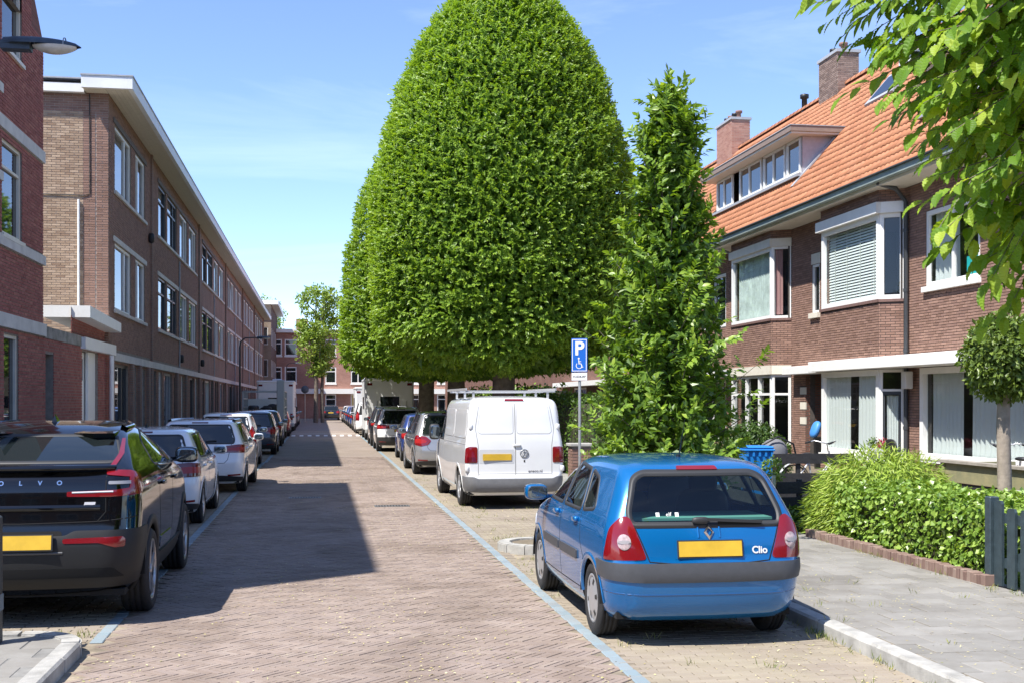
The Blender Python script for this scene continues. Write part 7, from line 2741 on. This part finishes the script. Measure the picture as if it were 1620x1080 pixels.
generic('hatchback_car', 'blue hatchback squeezed ahead of the silver people carrier', 'car', (3.34, 38.6, 0), 0, 3.9, 1.74, 1.50, ('mid_blue_paint', (.03, .06, .22)), .63, .26, 'oval', group=RT, detail=False)
generic('crossover_car', 'white crossover with dark cladding and roof rails beside the motorhome', 'car', (2.98, 46.2, 0), 0, 4.3, 1.82, 1.64, WHT, .62, .26, 'wide', metal=0, rails=True, clad=True, group=RT, platez=.8)
generic('crossover_car', 'dark grey crossover with roof rails just ahead of the white crossover', 'car', (3.0, 51.8, 0), 0, 4.3, 1.84, 1.66, ('graphite_paint', (.028, .03, .033)), .62, .26, 'wide', rails=True, clad=True, group=RT, detail=False)

# far cars: two builds, copied, each with its own paint
protoA = generic('hatchback_car', 'dark hatchback facing away at the far end of the street', 'car', (1.1, 122, 0), 0, 4.2, 1.8, 1.50, ('far_black_paint', (.012, .014, .02)), .64, .26, 'oval', group='cars at the far end', detail=False)
def recolour(root, mname, c):
    nm = paint(mname, c, metal=.15)
    for ch in root.children:
        base = ch.name.split('.')[0]
        if ch.type == 'MESH' and base in ('body', 'plate_recess', 'arch_lip', 'wing_mirror'):
            for sl_ in range(len(ch.material_slots)):
                ch.material_slots[sl_].link = 'OBJECT'
                ch.material_slots[sl_].material = nm
FAR = [(-2.45, 66.5, 'red_car_paint', (.28, .02, .025), 'red car in front of the camper van on the left'),
       (-2.5, 84.5, 'far_grey_paint', (.09, .095, .10), 'grey car just beyond the alcove camper on the left'),
       (-2.5, 91.0, 'far_dark_paint', (.02, .022, .03), 'dark car second beyond the alcove camper on the left'),
       (-2.5, 98.0, 'far_silver_paint', (.3, .3, .31), 'silver car third beyond the alcove camper on the left'),
       (2.95, 78.0, 'far_grey_paint', (.09, .095, .10), 'grey car just beyond the small white van on the right'),
       (2.95, 84.5, 'far_blue_paint', (.03, .09, .30), 'nearer bright blue car far down the right side'),
       (2.95, 91.5, 'far_navy_paint', (.02, .04, .14), 'navy car between the two bright blue cars'),
       (2.95, 98.0, 'far_blue_paint', (.03, .09, .30), 'farther bright blue car far down the right side'),
       (2.95, 105.0, 'far_silver_paint', (.3, .3, .31), 'silver car last in the right-hand row'),
       (2.9, 113.0, 'far_white_paint', (.7, .7, .7), 'pale car beside the dark hatchback at the street end')]
for x, y, mn, c, lab in FAR:
    o = copy_tree(protoA)
    o.location = (x, y, 0)
    o['label'] = lab
    o['group'] = LT if x < 0 else RT
    recolour(o, mn, c)

# ================================================================== campers, small van, truck
generic('small_van', 'small white delivery van parked just beyond the motorhome', 'van', (2.85, 68.5, 0), 0, 4.4, 1.82, 1.86, WHT, .60, .08, 'tall', metal=0, group=RT, detail=False)
M_cbox = mat('camper_shell', (.66, .67, .66), .45, noise=.04, nscale=2)
M_cbox2 = mat('camper_cream', (.58, .55, .48), .5, noise=.05, nscale=2)
def camper(label, loc, w=2.25, l=6.0, h=2.9, alcove=False, bike=False, mm=None):
    c = thing('camper_van', label, 'camper', loc)
    mm = mm or M_cbox
    mb = MB()
    mb.bbox(-w / 2, w / 2, -l / 2, l / 2 - 1.3, .42, h, .09)
    if alcove:
        mb.bbox(-w / 2 + .02, w / 2 - .02, l / 2 - 1.29, l / 2 - .3, 1.9, h - .05, .12)
    mb.build('body', mm, c)
    mb = MB()
    mb.prism([(l / 2 - 1.4, .42), (l / 2 + .1, .42), (l / 2 + .1, .95), (l / 2 - .5, 1.15), (l / 2 - 1.0, 1.9), (l / 2 - 1.4, 1.9)], -w / 2 + .12, w / 2 - .12, 'yz')
    mb.build('cab', mm, c)
    for sx in (-1, 1):
        mb = MB()
        mb.bbox(sx * (w / 2 - .16) - .08, sx * (w / 2 - .16) + .08, -l / 2 - .02, -l / 2 + .02, .75, 1.15, .02)
        mb.build('tail_light', M_redl, c)
        mb = MB()
        mb.bbox(sx * (w / 2 - .2) - .12, sx * (w / 2 - .2) + .12, -l / 2 - .015, -l / 2 + .02, h - .32, h - .20, .01)
        mb.build('marker_light', M_dredl, c)
        mb = MB()
        mb.bbox(sx * w / 2 - .015, sx * w / 2 + .015, -1.2, .2, 1.5, 2.1, .01)
        mb.build('side_window', M_carglass, c)
        mb = MB()
        mb.bbox(sx * (w / 2 + .05) - .06, sx * (w / 2 + .05) + .06, l / 2 - 1.0, l / 2 - .85, 1.2, 1.55, .03)
        mb.build('wing_mirror', M_trim, c)
    mb = MB()
    mb.bbox(-w / 2 - .01, w / 2 + .01, -l / 2 - .04, -l / 2 + .2, .35, .58, .04)
    mb.build('bumper', mat('camper_bumper', (.35, .36, .36), .5), c)
    mb = MB()
    mb.bbox(-.45, .45, -l / 2 - .012, -l / 2 + .02, 1.55, 2.1, .01)
    mb.build('rear_window', M_carglass, c)
    mb = MB()
    mb.bbox(-w / 2 - .02, w / 2 + .02, -l / 2 - .03, l / 2 - 1.28, h - .10, h + .03, .03)
    mb.build('roof_cap', M_cbox, c)
    mb = MB()
    mb.bbox(-.3, .3, -.6, 0, h + .03, h + .18, .04)
    mb.build('roof_hatch', M_whl, c)
    mb = MB()
    mb.box(-.26, .26, -l / 2 - .05, -l / 2 - .04, .60, .71)
    mb.build('number_plate', M_plate, c)
    t, r = wheel_meshes(.34, .2, .2, 'ten')
    tm, rm = t.mesh('tyre', M_tyre, fixn=True), r.mesh('rim', [M_hub, M_rimd], fixn=True)
    for y in (-l / 2 + 1.7, l / 2 - .7):
        for sd in (1, -1):
            wo = link('wheel', tm, c)
            wo.location = (sd * (w / 2 - .12), y, .34)
            if sd < 0: wo.rotation_euler = (0, 0, PI)
            link('rim', rm, wo)
    if bike:
        mb = MB()
        for z in (.9, 1.5):
            mb.bar((-.7, -l / 2 - .1, z), (.9, -l / 2 - .1, z), .04)
        for x in (-.6, .8):
            mb.bar((x, -l / 2 - .01, 1.9), (x, -l / 2 - .12, .8), .035)
        mb.build('cycle_carrier', M_alloy, c)
    return c
camper('big white motorhome with a bicycle carrier under the clipped trees on the right', (3.3, 60.0, 0), 2.3, 6.2, 2.95, bike=True)
camper('second white camper farther off behind the small white van', (3.2, 74.2, 0), 2.2, 5.0, 2.7)
camper('white alcove camper parked on the left in the terrace shadow', (-2.62, 76.0, 0), 2.2, 6.2, 3.1, alcove=True)

tk = thing('flatbed_truck', 'small flatbed truck with tall metal frame and dark load on the left', 'truck', (-2.65, 60.5, 0))
mb = MB()
mb.bbox(-1.0, 1.0, -2.6, 1.1, .72, .84, .02)
mb.build('bed', mat('truck_bed', (.30, .31, .32), .5, metal=.3), tk)
mb = MB()
mb.prism([(1.15, .35), (2.6, .35), (2.6, 1.05), (2.25, 1.2), (1.75, 2.0), (1.15, 2.0)], -.95, .95, 'yz')
mb.build('cab', M_cbox, tk)
mb = MB()
for sx in (-.97, .97):
    for y in (-2.55, -1.3, 0, 1.05):
        mb.bar((sx, y, .84), (sx, y, 2.35), .07)
    for z in (1.2, 1.6, 2.0, 2.35):
        mb.bar((sx, -2.55, z), (sx, 1.05, z), .05)
mb.bar((-.97, -2.55, 2.35), (.97, -2.55, 2.35), .07)
mb.bar((-.97, 1.05, 2.35), (.97, 1.05, 2.35), .07)
mb.build('side_frame', mat('galvanised', (.42, .43, .43), .45, metal=.6), tk)
mb = MB()
for k in range(26):
    mb.blob((R.uniform(-.75, .75), R.uniform(-2.2, .8), R.uniform(.95, 1.6)), (R.uniform(.12, .3), R.uniform(.12, .35), R.uniform(.08, .25)), .5, 8, 6, Matrix.Rotation(R.uniform(0, 3), 3, 'Z'))
mb.build('load', mat('dark_load', (.03, .028, .028), .7, noise=.4), tk)
mb = MB()
mb.bbox(.62, .98, -2.7, -2.62, .5, 2.9, .02)
mb.build('ladder_rail', mat('galvanised', (.42, .43, .43), .45), tk)
for sx in (-1, 1):
    mb = MB()
    mb.bbox(sx * .8 - .12, sx * .8 + .12, -2.66, -2.6, .55, .68, .01)
    mb.build('tail_light', M_redl, tk)
t, r = wheel_meshes(.34, .22, .2, 'ten')
tm, rm = t.mesh('tyre', M_tyre, fixn=True), r.mesh('rim', [M_hub, M_rimd], fixn=True)
for y in (-1.6, 1.9):
    for sd in (1, -1):
        wo = link('wheel', tm, tk)
        wo.location = (sd * .86, y, .34)
        if sd < 0: wo.rotation_euler = (0, 0, PI)
        link('rim', rm, wo)

# ================================================================== street furniture
M_lampd = mat('lamp_housing', (.055, .075, .10), .45, noise=.35, nscale=14, col2=(.03, .04, .055))
M_pole = mat('lamp_pole', (.05, .055, .06), .5)
def street_lamp(label, px, py, z, reach, head_l, pole_r=.06, big=True):
    t = thing('street_lamp', label, 'street lamp', (px, py, 0))
    mb = MB()
    mb.tube([(0, 0, 0), (0, 0, z - .5), (.04, 0, z - .2), (.25, 0, z - .02), (.6, 0, z), (reach - head_l + .08, 0, z + .01)], [pole_r, pole_r * .75, pole_r * .7, .035, .03, .028], 10)
    mb.build('pole', M_pole, t)
    x0 = reach - head_l
    hd = MB()
    # housing: tapered half shell
    n, m = 14, 10
    vs = []
    for i in range(n + 1):
        s_ = i / n
        wv_ = .125 * (math.sin(PI * min(1, .18 + s_ * .80)) ** .55) if s_ < 1 else .02
        if s_ < .12: wv_ = .075
        hv = .085 * (math.sin(PI * min(1, .25 + s_ * .74)) ** .5) if s_ < 1 else .005
        for k in range(m + 1):
            a = PI * k / m
            vs.append((x0 + head_l * s_, -wv_ * math.cos(a), z + hv * math.sin(a)))
    fs = [(i * (m + 1) + k, i * (m + 1) + k + 1, (i + 1) * (m + 1) + k + 1, (i + 1) * (m + 1) + k) for i in range(n) for k in range(m)]
    hd.add(vs, fs, True)
    hd.box(x0 - .02, x0 + .26, -.07, .07, z - .055, z + .03)
    h = hd.build('lamp_head', M_lampd, t)
    ln = MB()
    vs = []
    for i in range(n + 1):
        s_ = i / n
        wv_ = .115 * math.sin(PI * (.06 + .90 * s_)) ** .6
        hv = .075 * math.sin(PI * (.04 + .93 * s_)) ** .7
        for k in range(m + 1):
            a = PI * k / m
            vs.append((x0 + .28 + (head_l - .32) * s_, -wv_ * math.cos(a), z - .002 - hv * math.sin(a)))
    ln.add(vs, fs, True)
    ln.build('lamp_lens', mat('lamp_lens', (.62, .60, .56), .18, spec=.6, noise=.15, nscale=9), h)
    for s_ in (.36, .78):
        b = MB()
        b.lathe([(.092, x0 + head_l * s_), (.092, x0 + head_l * s_ + .012)], 'x', (0, 0, z + .0), 16, 0, PI)
        b.build('lamp_band', mat('lamp_stain', (.28, .30, .32), .6), h)
    return t
street_lamp('dark street lamp head on an arm reaching in at the upper left', -4.4, 12.55, 5.42, 2.02, .74)
street_lamp('thin curved street lamp in front of the brown terrace', -3.95, 61, 5.05, 1.55, .7)
street_lamp('small distant street lamp before the pink terrace', -3.2, 118, 5.6, 1.5, .7)

# disabled parking sign
sg = thing('parking_sign', 'blue disabled-parking sign on a thin steel post beside the van', 'sign', (4.93, 22.35, 0), math.radians(-20))
mb = MB()
mb.tube([(0, .03, 0), (0, .03, 3.06)], .028, 10)
mb.build('post', mat('galvanised_post', (.50, .52, .52), .4, metal=.6), sg)
M_sblue = mat('sign_blue', (.012, .12, .50), .35)
M_swhite = mat('sign_white', (.80, .80, .80), .4)
mb = MB()
mb.bbox(-.155, .155, -.015, .0, 2.42, 3.06, .006)
pl_ = mb.build('sign_plate', M_sblue, sg)
mb = MB()
for (a, b, c, d) in ((-.14, .14, 3.03, 3.042), (-.14, .14, 2.438, 2.45), (-.14, -.128, 2.45, 3.03), (.128, .14, 2.45, 3.03)):
    mb.box(a, b, -.0185, -.0152, c, d)
mb.build('border', M_swhite, pl_)
def on_sign(txt, x, z, size, m, bold=0, y=-.0185):
    me = text_mesh('lettering', txt, size, m, .0012, bold=bold)
    o = link('lettering', me, sg)
    o.location = (x, y, z)
    o.rotation_euler = (PI / 2, 0, 0)
on_sign('P', .0, 2.86, .36, M_swhite, .010)
mb = MB()
zc = 2.58
mb.lathe([(.050, -.0185), (.062, -.0185)], 'y', (-.005, 0, zc - .035), 20, PI * .75, PI * 2.05)
mb.bar((-.012, -.018, zc + .075), (-.005, -.018, zc - .01), .016, .004, (0, 1, 0))
mb.bar((-.008, -.018, zc + .0), (.035, -.018, zc - .0), .014, .004, (0, 1, 0))
mb.bar((.035, -.018, zc), (.055, -.018, zc - .07), .016, .004, (0, 1, 0))
mb.bar((.055, -.018, zc - .07), (.078, -.018, zc - .06), .012, .004, (0, 1, 0))
mb.bar((-.01, -.018, zc + .04), (.035, -.018, zc + .04), .012, .004, (0, 1, 0))
mb.lathe([(.018, -.0185), (0, -.0188)], 'y', (-.012, 0, zc + .10), 12)
mb.build('wheelchair_symbol', M_swhite, pl_)
mb = MB()
mb.bbox(-.15, .15, -.013, .0, 2.26, 2.405, .004)
mb.build('lower_plate', M_swhite, sg)
on_sign('H-034-RF', .0, 2.332, .062, mat('sign_black', (.02, .02, .02), .5), .0008, -.0145)

# bollard at the near left
bo = thing('bollard', 'dark square steel bollard on the kerbed island at the left edge', 'bollard', (-2.36, 9.12, .09))
mb = MB()
mb.bbox(-.07, .07, -.07, .07, 0, .93, .012)
mb.build('post', mat('bollard_paint', (.05, .055, .055), .5, noise=.2, nscale=12), bo)
mb = MB()
mb.bbox(-.074, .074, -.074, .074, .24, .36, .004)
mb.build('band', mat('bollard_band', (.16, .20, .22), .5), bo)

# wheelie bin
bn = thing('wheelie_bin', 'bright blue wheelie bin standing by the black slatted fence', 'bin', (6.74, 17.75, .09), math.radians(-8))
bn.scale = (.86, .86, 1.0)
M_bin = mat('blue_bin', (.012, .19, .56), .45, noise=.05)
mb = MB()
z0, z1 = .08, 1.0
mb.add([(-.20, -.22, z0), (.20, -.22, z0), (.20, .22, z0), (-.20, .22, z0), (-.25, -.29, z1), (.25, -.29, z1), (.25, .29, z1), (-.25, .29, z1)],
       [(0, 1, 2, 3), (0, 1, 5, 4), (1, 2, 6, 5), (2, 3, 7, 6), (3, 0, 4, 7)])
mb.build('tub', M_bin, bn)
mb = MB()
mb.bbox(-.275, .275, -.33, .31, 1.0, 1.03, .01)
mb.bbox(-.26, .26, -.315, .29, 1.03, 1.075, .02)
mb.build('lid', M_bin, bn)
mb = MB()
for k in range(5):
    mb.box(-.24 + k * .11, -.20 + k * .11, -.315, -.27, .92, .998)
mb.build('rim_ribs', M_bin, bn)
mb = MB()
mb.tube([(-.27, .30, 1.0), (-.27, .38, 1.02), (.27, .38, 1.02), (.27, .30, 1.0)], .018, 8)
mb.build('handle', M_bin, bn)
for sx in (-1, 1):
    mb = MB()
    mb.lathe([(0, -.02), (.09, -.02), (.10, 0), (.09, .02), (0, .02)], 'x', (sx * .23, .24, .10), 16)
    mb.build('wheel', M_tyre, bn)

# fences
M_blk = mat('black_stained_wood', (.022, .022, .023), .7, noise=.3, nscale=9, bump=.4, bscale=40)
def slat_fence(label, a, b, slats, zt, posts, base, m=M_blk, h=.17):
    t = thing('slat_fence', label, 'fence', (a[0], a[1], base))
    d = Vector((b[0] - a[0], b[1] - a[1], 0))
    for z in slats:
        mb = MB()
        mb.bar((0, 0, z), tuple(d + Vector((0, 0, z + R.uniform(-.008, .008)))), .028, h)
        mb.build('slat', m, t)
    for f in posts:
        mb = MB()
        q = d * f
        mb.bbox(q.x + .02, q.x + .09, q.y + .02, q.y + .09, 0, zt, .006)
        mb.build('post', m, t)
    return t
slat_fence('black slatted fence panel facing the viewer between bin and bamboo', (6.5, 16.3), (7.75, 16.3), (.12, .34, .56), .68, (.25, .98), .05)
slat_fence('black slatted fence running back along the pavement under the blue bin', (6.47, 16.33), (6.42, 20.2), (.12, .34, .56), .68, (.3, .65, .98), .05)
slat_fence('taller black board fence in front of the bicycle', (7.0, 19.3), (9.1, 19.3), (.2, .5, .83), .9, (.05, .5, .95), .05)
sp = thing('steel_post', 'slim galvanised steel post at the corner of the black fence', 'post', (6.44, 16.26, .05))
mb = MB()
mb.bbox(-.022, .022, -.022, .022, 0, .74, .004)
mb.build('shaft', MATS['galvanised_post'], sp)
mb = MB()
mb.bbox(-.05, .05, -.05, .05, 0, .012, .003)
mb.build('foot', MATS['galvanised_post'], sp)

# wooden terrace screen
M_wood = mat('weathered_wood', (.30, .27, .14), .8, noise=.35, nscale=4, col2=(.20, .20, .11), bump=.3, bscale=30)
ws = thing('garden_screen', 'weathered wooden board fence with black lower boards before the big window', 'fence', (9.4, 14, .05))
for k, (y0, y1) in enumerate(((-5, -2.4), (-2.38, .2), (.22, 2.85))):
    mb = MB()
    mb.box(-.03, .03, y0, y1, .60, .88)
    mb.build('board', M_wood, ws)
    for z in (.02, .31):
        mb = MB()
        mb.box(-.01, .025, y0, y1, z, z + .275)
        mb.build('lower_board', M_blk, ws)
    mb = MB()
    mb.box(-.06, -.031, y1 - .10, y1 - .02, .02, .86)
    mb.build('post', M_wood, ws)
mb = MB()
mb.box(-.09, .09, -5, 2.87, .885, .925)
mb.build('cap_rail', mat('grey_wood', (.30, .27, .22), .8, noise=.2), ws)
mb = MB()
mb.box(-.03, 1.2, 2.86, 2.90, .60, .88)
mb.build('end_board', M_wood, ws)

# picket gate
pg = thing('picket_gate', 'dark green-grey picket gate at the right edge of the pavement', 'gate', (6.33, 10.36, .09))
M_gate = mat('gate_paint', (.035, .055, .065), .5, noise=.25, nscale=14, bump=.3, bscale=70)
for k in range(7):
    y = -.02 - k * .215
    mb = MB()
    h = .74 if k else .80
    mb.prism([(y - .065, .03), (y + .065, .03), (y + .065, h), (y + .045, h + .03), (y - .045, h + .03), (y - .065, h)], -.012, .014, 'yz')
    mb.build('picket', M_gate, pg)
for z in (.20, .62):
    mb = MB()
    mb.box(.015, .05, -1.5, .06, z, z + .09)
    mb.build('rail', M_gate, pg)
mb = MB()
mb.bar((.035, -.08, .24), (.035, -1.3, .64), .03, .09)
mb.build('brace', M_gate, pg)
mb = MB()
mb.bbox(-.05, .05, .05, .15, -.05, .86, .01)
mb.build('gate_post', M_gate, pg)

# brick edging along the ivy
ed = thing('brick_edging', 'low edging of upright bricks below the ivy hedge', 'edging', (6.28, 12.5, .09))
M_edge = ramp_mat('edging_brick', [(.20, .13, .11), (.26, .18, .15), (.32, .24, .20)], source='obj', dirt=.3, dscale=6)
mb = MB()
mb.bbox(-.055, .055, -.028, .028, -.05, .115, .006)
em = mb.mesh('edging_brick', M_edge)
k = 0
y = -1.98
while y < 2.1:
    o = link('edging_brick', em, ed)
    o.location = (R.uniform(-.006, .006), y, R.uniform(-.012, .008))
    o.rotation_euler = (R.uniform(-.05, .05), R.uniform(-.05, .05), R.uniform(-.06, .06))
    y += .0625
mb = MB()
mb.bbox(-.06, .13, -2.10, -2.02, -.05, .12, .006)
mb.build('end_brick', M_edge, ed)

# brick pier behind the van
bp_ = thing('brick_pier', 'low dark brick pier in the hedge shade right of the van', 'pier', (5.35, 24.2, .08))
Fp = Fr((5.15, 24.4, .08), (0, -1, 0), (-1, 0, 0))
Fq = Fr((5.15, 24.0, .08), (1, 0, 0), (0, -1, 0))
for F_ in (Fp, Fq):
    w_ = wall(bp_, F_, 0, .4, 0, .85, [], M_mort_d, name='core')
    brickwork(bp_, w_, F_, 0, .4, 0, .85, [], M_hse)
mb = MB()
mb.bbox(-.25, .25, -.25, .25, .85, .91, .01)
mb.build('cap', M_kerb, bp_)

# bicycles
def bicycle(label, loc, rot):
    b = thing('bicycle', label, 'bicycle', loc, rot)
    M_fr = mat('bike_frame', (.55, .55, .55), .35, metal=.3)
    for x in (-.52, .52):
        mb = MB()
        mb.lathe([(.335, -.015), (.35, 0), (.335, .015), (.322, 0), (.335, -.015)], 'y', (x, 0, .35), 28)
        w_ = mb.build('wheel', M_tyre, b)
        mb = MB()
        for k in range(14):
            a = 2 * PI * k / 14
            mb.tube([(x, 0, .35), (x + .325 * math.cos(a), 0, .35 + .325 * math.sin(a))], .0025, 4, False)
        mb.build('spokes', M_alloy, w_)
        mb = MB()
        mb.lathe([(.375, -.03), (.385, 0), (.375, .03)], 'y', (x, 0, .35), 16, .3, PI - .2)
        mb.build('mudguard', M_fr, b)
    mb = MB()
    for p, q in (((-.08, 0, .32), (-.18, 0, .82)), ((-.08, 0, .32), (.34, 0, .72)), ((-.16, 0, .72), (.32, 0, .86)), ((-.08, 0, .32), (-.52, 0, .35)), ((-.17, 0, .72), (-.52, 0, .35)), ((.31, 0, .92), (.52, 0, .35))):
        mb.tube([p, q], .018, 7)
    mb.build('frame', M_fr, b)
    mb = MB()
    mb.tube([(.30, 0, .90), (.27, 0, 1.05), (.22, -.26, 1.10), (.06, -.29, 1.06)], .012, 7)
    mb.tube([(.27, 0, 1.05), (.22, .26, 1.10), (.06, .29, 1.06)], .012, 7)
    h = mb.build('handlebar', M_alloy, b)
    for sy in (-1, 1):
        mb = MB()
        mb.tube([(.14, sy * .28, 1.08), (.03, sy * .292, 1.055)], .017, 8)
        mb.build('grip', M_black, h)
    mb = MB()
    mb.blob((-.21, 0, .86), (.13, .075, .035), .8, 12, 8)
    mb.build('saddle', M_black, b)
    return b
bicycle('pale city bicycle leaning behind the black board fence', (8.75, 20.1, .05), math.radians(20))
bicycle('bicycle whose handlebars show above the wooden screen', (11.4, 18.2, .05), math.radians(95))
rc = thing('covered_seat', 'grey rounded covered child seat beside the pale bicycle', 'seat', (8.05, 20.3, .05))
mb = MB()
mb.blob((0, 0, .86), (.24, .2, .28), .85, 18, 12)
mb.build('cover', mat('grey_cover', (.16, .16, .17), .7), rc)
mb = MB()
mb.tube([(-.4, -.1, .86), (-.3, -.15, 1.02), (.0, -.18, 1.18), (.3, -.15, 1.05), (.38, -.1, .8)], .018, 6)
mb.build('hoop', M_black, rc)
mb = MB()
for sx in (-.22, .22):
    mb.tube([(sx, 0, 0), (sx, 0, .6)], .02, 6)
mb.build('legs', M_black, rc)

# pots, chairs and a hanging blue tub by the houses
def pot(label, loc, m, mf, r=.14, h=.26):
    p = thing('flower_pot', label, 'plant pot', loc)
    mb = MB()
    mb.lathe([(0, 0), (r * .75, 0), (r, h), (r * .88, h), (r * .8, h - .03), (0, h - .03)], 'z', n=18)
    mb.build('pot', m, p)
    d = nrmz(RG.normal(0, 1, (160, 3)))
    P = np.array((0, 0, h + .10)) + d * np.array((r, r, .13)) * RG.uniform(.6, 1, 160)[:, None]
    V, F = leaves2(P, RG.normal(0, 1, (160, 3)), d, .06, .035, .1)
    link('plant', npmesh('plant', V, F, mf, np.repeat(RG.random(160), 2)), p)
lg = thing('bench', 'low grey stone bench carrying two flower pots by the glazed door', 'bench', (12.6, 25.5, .05))
mb = MB()
mb.bbox(-.2, .2, -.45, .45, .42, .48, .01)
mb.build('top', M_stone, lg)
for y in (-.35, .35):
    mb = MB()
    mb.bbox(-.16, .16, y - .05, y + .05, 0, .42, .008)
    mb.build('leg', M_stone, lg)
pot('grey pot of red flowers on the stone bench by the house', (12.6, 25.25, .53), mat('grey_pot', (.33, .34, .35), .7), leaf_mat('red_flower', [(.25, .02, .05), (.4, .03, .08), (.1, .12, .03)], leaf=.2))
pot('grey pot of green leaves on the stone bench by the house', (12.6, 25.72, .53), MATS['grey_pot'], M_bush)
ch = thing('garden_chair', 'black garden chair with rounded back under the big front window', 'chair', (12.4, 24.1, .05), math.radians(100))
mb = MB()
mb.bbox(-.22, .22, -.22, .22, .42, .46, .015)
mb.build('seat', M_black, ch)
mb = MB()
mb.blob((0, .22, .72), (.23, .03, .28), .7, 14, 10)
mb.build('backrest', M_black, ch)
for sx in (-.19, .19):
    for sy in (-.19, .19):
        mb = MB()
        mb.cyl((sx, sy, 0), (sx, sy, .42), .015, 8)
        mb.build('leg', M_black, ch)
bl = thing('blue_tub', 'blue plastic shell leaning in the brick porch', 'tub', (13.25, 30.35, .05))
mb = MB()
mb.blob((0, .1, 1.05), (.1, .2, .24), .8, 18, 12, Matrix.Rotation(.35, 3, 'Y'))
mb.build('shell', mat('pale_blue_plastic', (.06, .25, .62), .5), bl)
mb = MB()
mb.bar((.05, 0, 0), (.02, 0, .85), .12, .2)
mb.build('stand', M_black, bl)

# round sign seen far off beside the end tree
fs_ = thing('road_sign', 'small dark round road sign far off left of the end tree', 'sign', (-1.35, 112, 0))
mb = MB()
mb.tube([(0, 0, 0), (0, 0, 3.2)], .04, 8)
mb.build('post', MATS['galvanised_post'], fs_)
mb = MB()
mb.lathe([(0, -.06), (.36, -.06), (.36, -.04), (0, -.04)], 'y', (0, 0, 3.0), 20)
mb.build('disc', mat('sign_back', (.10, .13, .17), .5), fs_)
